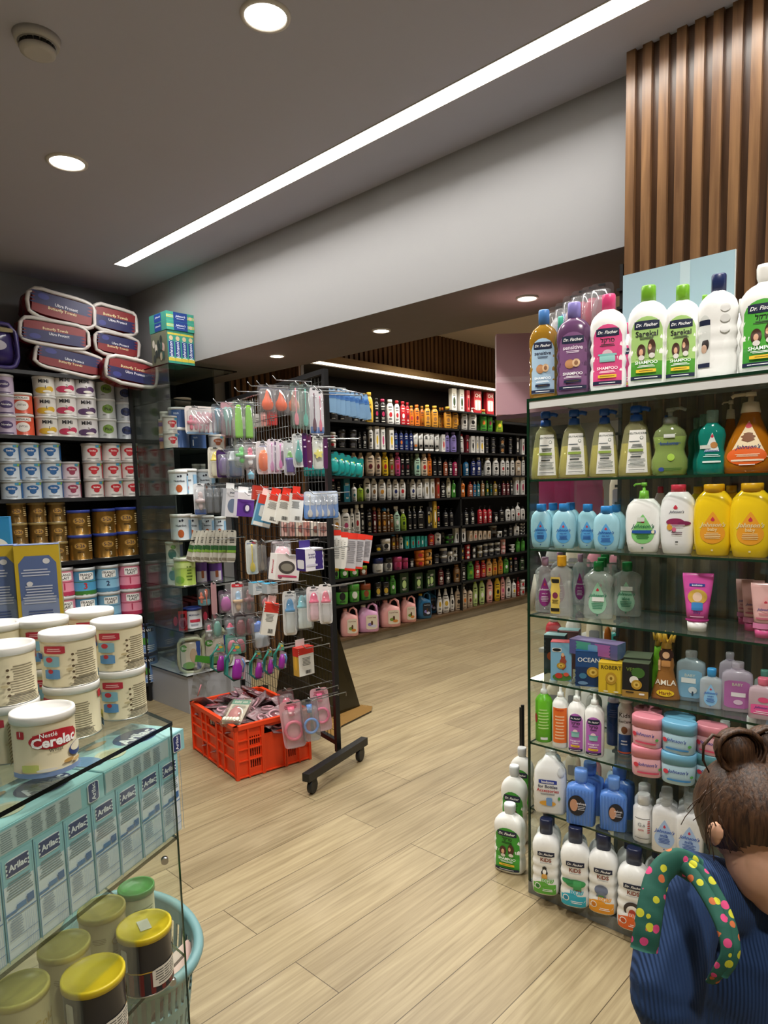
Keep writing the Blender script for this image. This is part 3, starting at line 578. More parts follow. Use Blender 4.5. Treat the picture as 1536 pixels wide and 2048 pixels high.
def tube_(col,capc,deco,pearl=.3):
    def f(w,h):
        key=('tube',round(w,3),round(h,3),col,capc,str(deco))
        if key not in _T:
            mb=MB(); hc=h*.16; a=w/2; secs=[(hc,a*.66,a*.5,2.2),(hc+.3*(h-hc),a*.76,a*.5,2.4),(h-.35*(h-hc),a*.9,a*.3,2.6),(h-.012,a,a*.04,3),(h,a,a*.03,3)]
            mb.loft(secs,mat(col,.22),24); cb=MB(); cb.loft([(0,a*.6,a*.5,2.2),(hc,a*.66,a*.52,2.2)],mat(capc,.3),24)
            P=[(0,.66,.5),(.3,.76,.5),(.65,.9,.3),(.97,1,.05),(1,1,.03)]
            def fm(x,z,off):
                t=min(1,max(0,(z-hc)/(h-hc)))
                for i in range(4):
                    if P[i][0]<=t<=P[i+1][0]:
                        k=(t-P[i][0])/(P[i+1][0]-P[i][0]); A=a*(P[i][1]*(1-k)+P[i+1][1]*k); D=a*(P[i][2]*(1-k)+P[i+1][2]*k); break
                q=min(.98,abs(x)/A); return (x,-D*(1-q**2.3)**(1/2.3)-off-.0003,z)
            lb=MB(); decals(lb,[(q[0],q[1]*w,q[2]*h,q[3]*w,q[4]*h)+tuple(q[5:]) for q in deco],fm)
            _T[key]=(None,[('tube_body',mb.mesh('tb')),('cap',cb.mesh('cap')),('label',lb.mesh('lab'))])
        return _T[key],0
    return f
pinkt=tube_('#eab7b6','#d85c94',(('drop',.05,.62,.4,.3,'#e8a9aa'),('drop',.05,.66,.12,.05,'#c8344a'),('text',.02,.52,.76,.06,'#2b3f8a',"Johnson's",None,.35),('lines',.02,.44,.5,.04,'#b85a6a',2),('rr',.02,.36,.6,.035,'#c86a80'),('rect',0,.22,.76,.1,'#dd84b0')))
case([
 (1360,1418,1263,1148,tube_('#e05ab0','#efeeec',(('rr',-.02,.8,.5,.05,'#2b3f9c'),('text',-.02,.8,.42,.035,'#ffffff','kodomo'),('ell',0,.6,.62,.26,'#d9b04a'),('ell',0,.6,.3,.16,'#f0cdb4'),('rr',0,.44,.36,.14,'#3f86c9'),('text',0,.33,.5,.06,'#1d2f7a','Silky'),('lines',0,.26,.6,.03,'#f3c6e2',1),('rect',0,.2,.74,.03,'#c0388c'))),'shampoo_tube','bright pink tube on its white cap with a blonde girl drawing '+S4,'tube'),
 (1467,1500,1250,1160,pinkt,'lotion_tube','rearmost pale pink lotion tube of the three '+S4,'tube'),
 (1478,1520,1263,1162,pinkt,'lotion_tube','middle pale pink lotion tube of the three '+S4,'tube'),
 (1497,1548,1277,1168,pinkt,'lotion_tube','frontmost pale pink lotion tube of the three '+S4,'tube'),
],1.01,4)
S5='on fourth glass shelf'
def C(d,*a,**k): return lambda w,h:(carton(w,d,h,*a,**k),0)
gold=('ell',.05,.28,.34,.3,'#c9a23a')
gs=lambda cx,cz,w,h:(('ell',cx,cz,w,h,'#b8902c'),('ell',cx,cz,w*.6,h*.6,'#dcbc5a'),('ell',cx,cz,w*.25,h*.25,'#8a6a18'))
case([
 (1070,1111,1343,1268,C(.05,'#3d4f52',(('wavy',0,.72,.9,.4,'#22282c'),('ell',-.1,.45,.5,.24,'#b4562e'),('fig',.15,.3,.5,.4,'#8a5a3a'),('ell',.1,.75,.3,.12,'#cfd8d4'),('rect',0,.06,.96,.1,'#2c4a42')),top='#8fb0b4'),'perfume_carton','teal topped perfume carton with brown picture, leftmost '+S5,'box'),
 (1074,1114,1328,1255,C(.05,'#3d4f52',(),top='#8fb0b4'),'perfume_carton','teal perfume carton behind the leftmost one '+S5,'box'),
 (1097,1138,1361,1284,C(.045,'#7fb4d2',(('rr',-.2,.8,.44,.1,'#e8e4dc'),('ell',-.2,.8,.4,.08,'#1a1a1a'),('fig',.1,.48,.36,.4,'#9c4a34'),('ell',.08,.68,.14,.1,'#e0b48c'),('ell',.05,.1,.9,.2,'#4a7a34'))+gs(0,.4,.4,.16)+(('ell',-.1,.14,.36,.14,'#c23a2e'),('ell',.25,.18,.26,.1,'#d8553a')),side='#b44a54',top='#c65a62'),'perfume_carton','sky blue perfume carton with red sides and toadstools '+S5,'box'),
 (1115,1153,1336,1262,C(.06,'#6e4a48',(),top='#8f5f5e',side='#7d5452'),'perfume_carton','brownish perfume carton behind the sky blue one '+S5,'box'),
 (1147,1196,1372,1302,C(.05,'#1f4a82',(('wavy',0,.3,.98,.5,'#16335e'),('text',.02,.76,.86,.16,'#e6ecf2','OCEAN'),('ell',-.2,.3,.3,.16,'#3f7a9c'))+gs(.2,.42,.5,.3)+(('ell',-.2,.1,.4,.1,'#6a8fb4'),)),'perfume_carton','dark blue carton printed OCEAN with gold seal '+S5,'box'),
 (1194,1243,1385,1326,C(.05,'#d9b82a',(('text',0,.86,.8,.14,'#3a3210','ROBERT'),('rr',-.18,.22,.05,.3,'#a88a20'),('rr',.2,.22,.05,.3,'#a88a20'))+gs(0,.5,.44,.4)+(('ell',-.2,.06,.2,.05,'#f0e8c8'),('ell',.2,.06,.2,.05,'#f0e8c8')),side='#c4a31f',top='#cfae28'),'perfume_carton','yellow carton printed ROBERT with gold seal '+S5,'box'),
 (1242,1293,1394,1325,C(.05,'#17181a',(('text',-.05,.8,.6,.12,'#6f8a3a','VERDE'),('ell',.1,.72,.5,.3,'#3f6a2c'),('ell',-.05,.5,.34,.24,'#e8e8e0'),('rect',0,.1,.98,.2,'#a8843c'))+gs(.05,.38,.4,.28)+(('rr',-.2,.15,.3,.04,'#3a2f20'),('rr',.25,.12,.2,.05,'#f0f0ea')),side='#2a3022',top='#55604c'),'perfume_carton','black and green carton with gold seal '+S5,'box'),
 (1245,1296,1383,1312,C(.09,'#2a3026',(),top='#5a6450'),'perfume_carton','dark olive carton behind the black and green one '+S5,'box'),
 (1298,1354,1400,1264,B('#9c6a34','dress','crown','#c9a23a',.24,.55,(('ell',0,.86,.5,.26,'#3a2018'),('ell',.0,.86,.24,.13,'#dcae86'),('rr',0,.7,.3,.12,'#c98f54'),('rr',-.22,.66,.08,.2,'#dcae86'),('text',0,.34,.7,.12,'#f0ead8','AMLA'),('ell',0,.14,.6,.13,'#e8c42a'),('text',0,.14,.44,.07,'#7a1c1c','Harth')),.5),'hair_oil_bottle','brown dress shaped bottle with gold crown cap and AMLA lettering '+S5,'bottle'),
 (1293,1325,1380,1264,B('#6fae2c','dress','crown','#c9a23a',.24,.55,(),.5),'hair_oil_bottle','green bottle with gold crown cap behind the brown one '+S5,'bottle'),
 (1349,1403,1403,1303,B('#b9cdd6','rect','taper','~#e2e8ea',.16,.4,(('rr',0,.42,.8,.66,'#7fb0cc'),('text',0,.62,.5,.07,'#cfd8d0','BABY'),('rect',-.05,.5,.5,.12,'#e6eae8'),('ell',.1,.28,.3,.16,'#d9e2e4'),('rr',.1,.2,.06,.1,'#31485a')),.45,'liquid',liq=None),'cologne_bottle','frosted pale blue cologne bottle with striped label '+S5,'bottle'),
 (1396,1438,1418,1338,B('#dbe6ee','rect','taper','#3f9ad9',.22,.4,john('#8fc4ea','#2d6ac0',txt='cologne',w=.6,h=.7),.5,'liquid'),'cologne_bottle','small clear cologne bottle with bright blue cap '+S5,'bottle'),
 (1440,1497,1424,1325,B('#d9cfe0','rect','taper','~#e6e0ea',.16,.4,(('rr',0,.42,.8,.66,'#b06aa8'),('text',.02,.66,.5,.07,'#d0d4c0','BABY'),('rect',.05,.42,.46,.1,'#e9e6ea'),('ell',.05,.24,.3,.12,'#dcc4da')),.45,'liquid'),'cologne_bottle','frosted lilac cologne bottle with striped label '+S5,'bottle'),
 (1434,1472,1404,1306,B('#d9cfe0','rect','taper','~#e6e0ea',.16,.4,(),.45,'liquid'),'cologne_bottle','frosted bottle behind the lilac striped one '+S5,'bottle'),
 (1495,1546,1440,1357,B('#edd3de','rect','taper','#e0708a',.2,.4,(('rr',0,.3,.8,.3,'#e35c98'),('text',0,.36,.7,.1,'#3a3f8a',"Johnson's",None,.35),('ell',.05,.6,.4,.16,'#d94f7c'),('lines',0,.22,.6,.1,'#fbe3ee',2)),.5,'liquid'),'cologne_bottle','pink baby cologne bottle with coral cap '+S5,'bottle'),
 (1505,1540,1420,1341,B('#d3e4e0','rect','taper','#7cc4b8',.2,.4,(),.5,'liquid'),'cologne_bottle','clear bottle with mint cap behind the pink one '+S5,'bottle'),
],.785,3)
case([(1201,1229,1322,1253,B('#d9752a','hour','dome','#e07a28',.3,.5,(('rect',.15,.3,.5,.3,'#9cc0d9'),),.8),'sun_lotion_bottle','orange round-shouldered bottle behind the cartons '+S5,'bottle',2.24)],.785,3)
p=onX(1198,1318,2.05)
put(carton(.17,.06,.05,'#5a5a94',(('wavy',-.2,.5,.3,.8,'#4fa08a'),('wavy',.2,.5,.3,.8,'#9c5aa0'),('rr',0,.5,.2,.6,'#6fa0c9')),side='#6f8ab4',top='#8a7aa8'),'gift_carton',(2.06,p.y+.012,.885),-PI/2,'purple and teal patterned carton lying across the blue and yellow cartons','box',CASE)
S6='on fifth glass shelf'
spr=lambda bg,lab,bar,capk='mist',body='#f1f1ee':B(body,'slim',capk,'#f4f4f2',.2,.4,lab,1)
pj=lambda c1,c2,lt:(lambda w,h:(jar(w,h,c1,c2,(('text',.02,.42,.66,.15,'#2d3f9a',"Johnson's",None,.35),('ell',-.32,.4,.16,.15,'#d03a4c'),('rr',.05,.16,.66,.06,lt),('ell',.4,.3,.08,.09,'#5cae5a')),.34,2.6,.7,flat=False),0))
case([
 (1065,1099,1483,1366,B('#67b52a','slim','mist','#f4f4f2',.2,.45,(('lines',.05,.5,.6,.45,'#b9e08a',7),('rect',.1,.09,.4,.05,'#eeeeee'),('ell',-.4,.5,.2,.2,'#b4423a')),1),'leave_in_spray_bottle','slim green labelled spray bottle, leftmost '+S6,'bottle'),
 (1099,1131,1495,1371,B('#f1f1ee','slim','mist','#f4f4f2',.2,.45,(('rect',.0,.46,.84,.7,'#e5702a'),('text',0,.77,.6,.04,'#c22a1c','Keratin'),('lines',0,.42,.6,.5,'#f6c49c',8)),1),'leave_in_spray_bottle','slim white spray bottle with orange label '+S6,'bottle'),
 (1130,1165,1506,1379,B('#f1f1ee','slim','mist','#f4f4f2',.2,.45,drf('#b86ac0',HEB('סרקל'),fig='tub'),1),'kids_spray_bottle','white spray bottle with purple label, left of the alike pair '+S6,'bottle'),
 (1164,1202,1513,1386,B('#f1f1ee','slim','mist','#f4f4f2',.2,.45,drf('#b86ac0',HEB('סרקל'),fig='tub'),1),'kids_spray_bottle','white spray bottle with purple label, right of the alike pair '+S6,'bottle'),
 (1208,1234,1491,1393,B('#28447e','slim','dome','#d9cbe0',.12,.9,(('lines',0,.75,.6,.2,'#5f6aa0',4),),1),'sun_spray_can','dark blue spray can behind '+S6,'spray can'),
 (1230,1260,1509,1393,B('#f0efee','slim','dome','#f2f2f2',.1,.9,(('rect',0,.2,.98,.38,'#28559c'),('text',0,.76,.7,.09,'#3a2a24','Kids'),('text',0,.64,.8,.08,'#3a2a24','SunCare'),('ell',0,.48,.4,.14,'#8a5a3a'),('lines',0,.24,.5,.12,'#dfe8f6',2),('rect',0,.05,.9,.03,'#d9603a')),1),'sun_spray_can','white and blue sun care spray can '+S6,'spray can'),
 (1258,1320,1552,1493,pj('#eeb6c0','#e58f9f','#d24a68'),'cream_jar','pink cream jar, lower of the front stack '+S6,'jar'),
 (1318,1385,1567,1506,pj('#b4d6e6','#74b4d6','#3f86c0'),'cream_jar','light blue cream jar, lower of the front stack '+S6,'jar'),
 (1262,1316,1528,1474,pj('#eeb6c0','#e58f9f','#d24a68'),'cream_jar','pink cream jar, lower of the rear stack '+S6,'jar'),
 (1322,1382,1541,1487,pj('#b4d6e6','#74b4d6','#3f86c0'),'cream_jar','light blue cream jar, lower of the rear stack '+S6,'jar'),
 (1386,1446,1568,1510,pj('#b4d6e6','#5f9aa8','#3f86c0'),'cream_jar','blue cream jar beside the child\'s hair, lower of its pair '+S6,'jar'),
],.559,2)
for (u0,u1,vb,c1,c2,lt,lab) in ((1258,1320,1552,'#eeb6c0','#e58f9f','#d24a68','pink cream jar, upper of the front stack '),(1318,1385,1567,'#b4d6e6','#74b4d6','#3f86c0','light blue cream jar, upper of the front stack '),(1262,1316,1528,'#eeb6c0','#e58f9f','#d24a68','pink cream jar, upper of the rear stack '),(1322,1382,1541,'#b4d6e6','#74b4d6','#3f86c0','light blue cream jar, upper of the rear stack '),(1386,1446,1568,'#eeb6c0','#e58f9f','#d24a68','pink cream jar beside the child\'s hair, upper of its pair ')):
    p,wd,_=fit(u0,u1,vb,vb-60,.559); h=.09; p.x+=.02
    # the lower jar of the stack is 59 px tall, about .1 m
    hl=fit(u0,u1,vb,vb-(59 if vb in(1552,) else 61 if vb==1567 else 54 if vb in(1528,1541) else 58),.559)[2]
    t,_=pj(c1,c2,lt)(wd,hl); put(t,'cream_jar',(p.x,p.y,.559+hl+.001),-PI/2,lab+S6,'jar',CASE)
case([(1425,1470,1540,1440,B('#dfe3e4','rect','taper','#e9ecec',.2,.4,(),.6),'lotion_bottle','white lotion bottle above the child\'s bun '+S6,'bottle',2.1),
 (1478,1520,1560,1430,B('#e2eaf0','rect','taper','#e9ecec',.2,.4,(),.6),'lotion_bottle','pale bottle above the child\'s head, second from the right '+S6,'bottle',2.06),
 (1515,1560,1580,1440,B('#b4cfe6','rect','taper','#5f9ad0',.2,.4,john('#e6eef4'),.6),'lotion_bottle','pale blue bottle at the right picture edge '+S6,'bottle',2.05)],.559,2)
S7='on lowest glass shelf'
rb=lambda dc:B('#5f8fe0','rect','taper','#6a98e6',.26,.45,tuple(('rect',-.42+.12*i,.45,.03,.86,'#4f7fd0') for i in range(8))+(dc),.55)
kb=rb((('ell',-.1 if 1 else 0,.5,.62,.5,'#1a1d2a'),('ell',-.2,.5,.28,.3,'#c9977a'),('text',.06,.56,.34,.08,'#e6e6f0','velvet'),('lines',.06,.45,.3,.12,'#c9ccd9',3)))
kb2=rb((('ell',.12,.5,.56,.46,'#1a1d2a'),('ell',.0,.48,.26,.3,'#c9977a'),('text',.2,.54,.3,.08,'#e6e6f0','velvet'),('lines',.2,.44,.26,.1,'#c9ccd9',3)))
kp=rb(())
jw=B('#eef0f2','rect','taper','~#e9eef0',.2,.5,john('#a9c4ea','#3a5fb4',txt='milk',w=.76,h=.6,cz=.42),.55)
case([
 (1063,1127,1625,1499,B('#eceeed','jug','taper','~#e6e9e8',.1,.32,(('rr',-.05,.57,.56,.07,'#2b3f9c'),('text',-.05,.57,.46,.045,'#fff','kodomo',None,0,.02),('text',-.05,.49,.6,.055,'#2a3050','for Bottles',None,0,.02),('text',-.05,.42,.68,.06,'#b42a3a','Accessories',None,0,.02),('lines',-.05,.36,.5,.03,'#4a5068',2),('ell',-.05,.2,.5,.09,'#d9a03a'),('rr',0,.23,.18,.14,'#6f9ad0'),('ell',.3,.3,.08,.06,'#4ca050'),('ell',.36,.76,.22,.16,'#d2d6d6')),.6),'cleanser_bottle','white handled bottle cleanser, leftmost '+S7,'bottle'),
 (1128,1184,1649,1540,kb,'shampoo_bottle','ribbed cornflower blue bottle, left of the front pair '+S7,'bottle'),
 (1195,1247,1661,1556,kb2,'shampoo_bottle','ribbed cornflower blue bottle, right of the front pair '+S7,'bottle'),
 (1147,1201,1628,1526,kp,'shampoo_bottle','ribbed blue bottle behind the left one of the front pair '+S7,'bottle'),
 (1204,1262,1635,1535,kp,'shampoo_bottle','ribbed blue bottle behind the right one of the front pair '+S7,'bottle'),
 (1261,1301,1683,1590,B('#edeeee','slim','flip','#e2e5e6',.2,.62,(('rect',-.02,.66,.7,.012,'#2a2a2a'),('text',-.06,.5,.34,.12,'#8a8f94','G.s'),('lines',-.08,.36,.36,.05,'#b42a3a',2),('lines',.28,.45,.14,.36,'#c23a3a',6),('rect',-.02,.14,.7,.012,'#2a2a2a')),1),'powder_bottle','small round white powder bottle with red print '+S7,'bottle'),
 (1264,1302,1664,1571,B('#edeeee','slim','flip','#e2e5e6',.2,.62,(),1),'powder_bottle','small round white powder bottle behind the printed one '+S7,'bottle'),
 (1300,1350,1706,1590,jw,'baby_milk_bottle','white bottle with blue drop label and clear cap, left front '+S7,'bottle'),
 (1306,1348,1690,1578,jw,'baby_milk_bottle','white bottle directly behind the left front drop one '+S7,'bottle'),
 (1349,1400,1719,1604,jw,'baby_milk_bottle','white bottle with blue drop label nearest the green strap '+S7,'bottle'),
 (1350,1394,1702,1590,jw,'baby_milk_bottle','white bottle behind the one nearest the strap '+S7,'bottle'),
 (1352,1392,1688,1578,jw,'baby_milk_bottle','rearmost white bottle of the row nearest the strap '+S7,'bottle'),
],.32,1)
S8='on display bottom board'
def kids(c,c2,fig):
    fig=tuple((q[0],q[1]*1.35,.37+(q[2]-.42)*1.3,q[3]*1.35,q[4]*1.3)+tuple(q[5:]) for q in fig)
    return B('#f1f2f0','wavy','flip','#1c2442',.19,.48,(('rr',.05,.70,.62,.085,NAVY),('text',.05,.70,.54,.06,'#fff','Dr. Fischer',None,.3,.02),('text',.05,.605,.42,.065,'#8a4a3a','KiDS',None,0,.03),('lines',.05,.555,.5,.015,'#9aa0a8',1))+fig+(('ell',0,.17,.84,.24,'#f1f2f0'),('rect',0,.12,.84,.17,c),('ell',-.1,.2,.5,.08,c),('ell',-.25,.16,.22,.1,'#f4f4f0'),('ell',-.25,.16,.17,.075,c2),('text',.12,.265,.66,.06,c,HEB('שמפו'),None,0,.03),('lines',.12,.11,.4,.05,'#ffffff',2)),.8)
f1=(('fig',.0,.42,.2,.2,'#20242c'),('ell',0,.38,.16,.1,'#e8b45a'),('ell',0,.45,.1,.06,'#f6f6f2'))
f2=(('ell',.05,.44,.5,.1,'#3f9a5c'),('rr',.1,.4,.2,.16,'#4aa866'),('rr',.12,.33,.14,.07,'#c23a3a'),('ell',-.15,.46,.3,.06,'#2f8a50'))
f3=(('ell',0,.44,.34,.13,'#6f7a94'),('ell',.0,.36,.24,.12,'#7c88a2'),('rr',0,.34,.14,.08,'#5ca04a'))
f4=(('ell',.02,.4,.4,.18,'#3a3230'),('ell',.02,.38,.28,.14,'#f0ece6'),('ell',.02,.36,.16,.1,'#c24a3a'))
case([
 (1060,1113,1785,1640,kids('#63b244','#2c7a34',f1),'kids_shampoo_bottle','white bottle with navy cap and green hem, leftmost '+S8,'bottle'),
 (1116,1173,1809,1656,kids('#2fb0cc','#1d86a8',f2),'kids_shampoo_bottle','white bottle with navy cap, turquoise hem and crocodile '+S8,'bottle'),
 (1172,1229,1823,1670,kids('#eca030','#d07c1c',f3),'kids_shampoo_bottle','white bottle with navy cap, orange hem and grey elephant '+S8,'bottle'),
 (1230,1292,1856,1698,kids('#e4682c','#c44c18',f4),'kids_shampoo_bottle','white bottle with navy cap and red-orange hem nearest the child '+S8,'bottle'),
 (1068,1116,1762,1624,B('#eceeed','wavy','flip','#1c2442',.19,.48,(),.8),'kids_shampoo_bottle','navy-capped bottle behind the leftmost one '+S8,'bottle'),
 (1120,1168,1778,1642,B('#eceeed','wavy','flip','#1c2442',.19,.48,(),.8),'kids_shampoo_bottle','navy-capped bottle behind the turquoise one '+S8,'bottle'),
 (1172,1222,1794,1656,B('#eceeed','wavy','flip','#1c2442',.19,.48,(),.8),'kids_shampoo_bottle','navy-capped bottle behind the orange one '+S8,'bottle'),
 (1228,1280,1810,1672,B('#eceeed','wavy','flip','#1c2442',.19,.48,(),.8),'kids_shampoo_bottle','navy-capped bottle behind the red-orange one '+S8,'bottle'),
 (1284,1336,1835,1690,B('#eceeed','wavy','flip','#1c2442',.19,.48,(),.8),'kids_shampoo_bottle','navy-capped bottle half hidden by the green strap '+S8,'bottle'),
],.046,0)
CASE='bottles on the floor'
flr=B('#eeeeea','wavy','taper','#cfd2d4',.15,.36,drf('#3f9c34',HEB('סרקל'),'#111111',body='#4aa83a',fig='hair'),.6)
for (u0,u1,vb,vt,lab) in ((989,1052,1738,1606,'large white shampoo bottle with green label, frontmost on the floor'),(1003,1056,1680,1530,'large white shampoo bottle second from the front on the floor'),(1021,1068,1620,1494,'rearmost large white shampoo bottle on the floor beside the display')):
    p,wd,h=fit(u0,u1,vb,vt,0); t,_=flr(wd,h); put(t,'shampoo_bottle',(p.x,p.y,0.001),-PI/2+.25,lab,'bottle',CASE)
# ================================================================ back wall stock
FAR='toiletries on the far back wall'
SNAME=["bottom board","lowest black shelf","second black shelf from bottom","third black shelf from bottom","fourth black shelf from bottom","fifth black shelf from bottom","fourth black shelf from top","third black shelf from top","topmost black shelf"]
RG={'r1':(630,680,6.4),'r2':(840,740,6.678),'r3':(640,950,6.4),'r4':(840,950,6.6)}
KN={'b':('shampoo_bottle','bottle','bottle'),'o':('body_wash_bottle','bottle','bottle'),'p':('pump_lotion_bottle','pump bottle','bottle'),'s':('hair_spray_can','spray can','spray can'),'j':('hair_cream_jar','jar','jar'),'x':('hair_care_carton','carton','box'),'d':('shower_cream_bottle','teardrop bottle','bottle'),'t':('styling_tube','tube','tube'),'g':('liquid_soap_jug','handled jug','jug'),'h':('hair_oil_bottle','slim bottle','bottle'),'f':('trigger_spray_bottle','trigger spray','bottle')}
CN={'y':('#c9a53a','gold'),'k':('#17171a','black'),'w':('#e6e5e1','white'),'r':('#b3202c','red'),'o':('#d9772a','orange'),'a':('#cf9236','amber'),'g':('#4f9c3c','green'),'l':('#8aa82c','lime green'),'n':('#1f2c66','navy'),'v':('#8c7fc0','lilac'),'e':('#d0bca4','beige'),'Y':('#d9b52a','yellow'),'O':('#7a6840','olive'),'m':('#c04a7c','pink'),'M':('#a5224f','magenta'),'P':('#e8a9a6','pale pink'),'t':('#1f6a78','teal'),'i':('#a9cbb4','mint'),'b':('#23628c','blue'),'q':('#c7c8c4','grey'),'z':('#8a6238','bronze'),'B':('#8e4428','rust brown'),'D':('#5a1520','maroon'),'c':('#d8d3bd','cream'),'G':('#1d3a1c','dark green'),'T':('#36a39a','turquoise'),'L':('#b9d48a','pale green'),'s':('#4a4a50','dark grey'),'V':('#d7a0c8','lilac pink'),'A':('#e6b877','apricot')}
rowcount={}
def fardeco(kind,c,acc,txt):
    acc=CN[acc][0] if acc in CN else acc
    ink='#d8d4c8' if c in 'knDGsBtbOrMz' else '#2a2a2e'
    d=(('text',0,.76,.6,.09,ink,txt),) if txt else (('rr',0,.78,.5,.05,ink),)
    if kind=='x' and txt: return (('text',0,.78,.7,.2,'#f4f0ea',txt,None,0,.03),('rr',0,.36,.8,.46,'#b8b4b0'),('rr',-.2,.34,.2,.38,'#e6e4e0'),('rr',.2,.34,.2,.38,'#e6e4e0'))
    if kind in'jx': return (('ell',.0,.42,.46,.4,acc),('lines',0,.72,.6,.12,ink,2),('lines',0,.16,.5,.1,ink,2))
    return d+(('lines',0,.66,.5,.06,ink,2),('ell',.04,.44,.4,.22,acc),('lines',0,.24,.5,.1,ink,3),('rect',0,.1,.5,.03,ink))
def far(si,reg,spec,Yf=YSH+.055,group=FAR,shelf=None,z=None,extra=''):
    """spec: 'x0 x1 top kind body accent cap [stack] [text]' in the measuring region's units"""
    ox,oy,k=RG[reg]
    for q in spec.split(';'):
        q=q.split()
        if not q: continue
        x0,x1,ty=float(q[0]),float(q[1]),float(q[2]); kd,c,acc,cp=q[3][0],q[3][1],q[3][2],q[3][3]
        back=len(q[3])>4 and 'B' in q[3][4:]; st=next((int(z_) for z_ in q[3][4:] if z_.isdigit()),1)
        txt=q[4] if len(q)>4 else None
        zz=ZB[si] if z is None else z
        Y=Yf+(.12 if back else 0)
        u=(ox+(x0+x1)/2/k); v=oy+ty/k; tp=onY(u,v,Y); wd=(x1-x0)/k/F*depth(tp); h=tp.z-zz
        col,cname=CN[c]; capc=CN.get(cp,('#e6e5e1',''))[0]; ac=CN[acc][0]
        rz=.75*math.atan2(-tp.x,-tp.y+0)*0+ -.55+random.uniform(-.06,.06)
        dec=fardeco(kd,c,acc,txt); rot=rz
        if kd=='b': T=bottle(wd*.98,h,col,'oval','flip',capc,.12,.6 ,dec,.62,flat=True,n=14)
        elif kd=='o': T=bottle(wd,h,col,'bath','flip',capc,.08,.5,dec,.6,flat=True,n=14)
        elif kd=='d': T=bottle(wd,h,col,'dove','dome',capc,.1,.3,dec,.55,flat=True,n=14)
        elif kd=='p': T=bottle(wd*.95,h,col,'rect' if wd>.07 else 'slim','pump',capc,.2,.3,dec,.6,flat=True,n=14)
        elif kd=='f': T=bottle(wd*.95,h,col,'spray','trigger',capc,.2,.4,dec,.7,flat=True,n=14)
        elif kd=='s': T=bottle(wd*.95,h,col,'slim','dome',capc,.14,.85,dec,1,flat=True,n=16,kind='foil' if c in'yzq' else 'plastic')
        elif kd=='h': T=bottle(wd*.95,h,col,'oil','flip',capc,.17,.35,dec,.7,flat=True,n=14)
        elif kd=='j': T=jar(wd*.98,h/st-.001,col,capc,dec)
        elif kd=='x': T=carton(wd*.82,.05,h/st-.001,col,dec); rot=-.12
        elif kd=='t':
            key=('ft',round(wd,3),round(h,3),col,capc)
            if key not in _T:
                mb=MB(); a=wd/2*.95; mb.loft([(h*.12,a*.8,a*.5,2.2),(h*.6,a*.9,a*.3,2.5),(h,a,a*.04,3)],mat(col,.3),14); decals(mb,[('rect',0,h*.3,a,.02,ac),('lines',0,h*.75,a,.03,'#333333',3)],lambda x,z,o:(x,-a*.5-o,z)) ; cb=MB().loft([(0,a*.7,a*.5,2.2),(h*.12,a*.8,a*.52,2.2)],mat(capc,.3),14); _T[key]=(mb.mesh('tube'),[('cap',cb.mesh('cap'))])
            T=_T[key]
        elif kd=='g': T=jug_tpl(wd,h,col,capc,acc)
        nm,noun,cat=KN[kd]
        for s_ in range(st):
            key=(shelf or SNAME[si]); n=rowcount.get(key,0); rowcount[key]=n+1
            zz_=zz+s_*(h/st)
            lab='%s %s%s, %s from the left on %s of the far wall'%(cname,noun,(' (row behind)' if back else ''),ordn(n),key)
            if len(lab.replace('-',' ').split())>16: lab='%s %s, %s from the left on %s, far wall'%(cname,noun,ordn(n),key)
            put(T,nm,(tp.x,Y,zz_+.0006),rot,lab,cat,group)
def jug_tpl(wd,h,col,capc,acc):
    key=('jug',round(wd,3),round(h,3),col)
    if key in _T: return _T[key]
    mb=MB(); a=wd/2; d=a*.62; m=mat(col,.3)
    mb.loft([(0,a*.86,d*.86,4),(h*.03,a*.97,d*.97,4),(h*.2,a,d,4),(h*.55,a*.98,d*.96,4),(h*.68,a*.88,d*.8,3.4),(h*.76,a*.55,d*.6,3,-a*.28,0),(h*.84,a*.26,a*.26,2,-a*.42,0),(h*.88,a*.24,a*.24,2,-a*.42,0)],m,20)
    hb=MB(); hb.tube([(-a*.05,0,h*.74),(a*.15,0,h*.93),(a*.5,0,h*.98),(a*.82,0,h*.88),(a*.9,0,h*.62),(a*.86,0,h*.45)],[a*.1,a*.11,a*.12,a*.13,a*.13,a*.1],mat(col,.28),10)
    cb=MB().cyl(-a*.42,0,h*.86,h*.97,a*.24,mat(capc,.35),14)
    lb=MB(); f=lambda x,z,o:(x,-d*(1-min(.98,abs(x)/a)**4)**.25-o-.0006,z)
    decals(lb,[('rr',a*.25,h*.36,a*1.1,h*.5,'#e6dcc8' if acc!='k' else '#1c2430'),('text',a*.25,h*.52,a*.8,h*.08,'#7a3a3a' if acc!='k' else '#c9d4e0','Liquid Soap'),('ell',a*.1,h*.28,a*.5,h*.12,'#7a9a3a' if acc=='e' else '#8a7fc4'),('ell',a*.4,h*.22,a*.5,h*.1,'#d98a3a' if acc=='e' else '#d0cfe8'),('ell',a*.25,h*.33,a*.2,h*.16,'#5a3a22')],f)
    _T[key]=(mb.mesh('jug'),[('handle',hb.mesh('handle')),('cap',cb.mesh('cap')),('label',lb.mesh('lab'))]); return _T[key]
far(8,'r1','170 280 915 jkkk;285 395 905 jkkk;465 560 912 jkkk;570 640 910 jkkk;600 655 680 byyyB;635 737 668 byky k;742 818 745 bkMk;815 905 755 bkMM;905 1005 762 bwrw;1005 1082 775 bwrr;1080 1158 785 brwr;1150 1208 800 brDr;1198 1262 840 bora;1258 1338 830 boDo;1335 1398 845 boaaB;1388 1478 830 bazy')
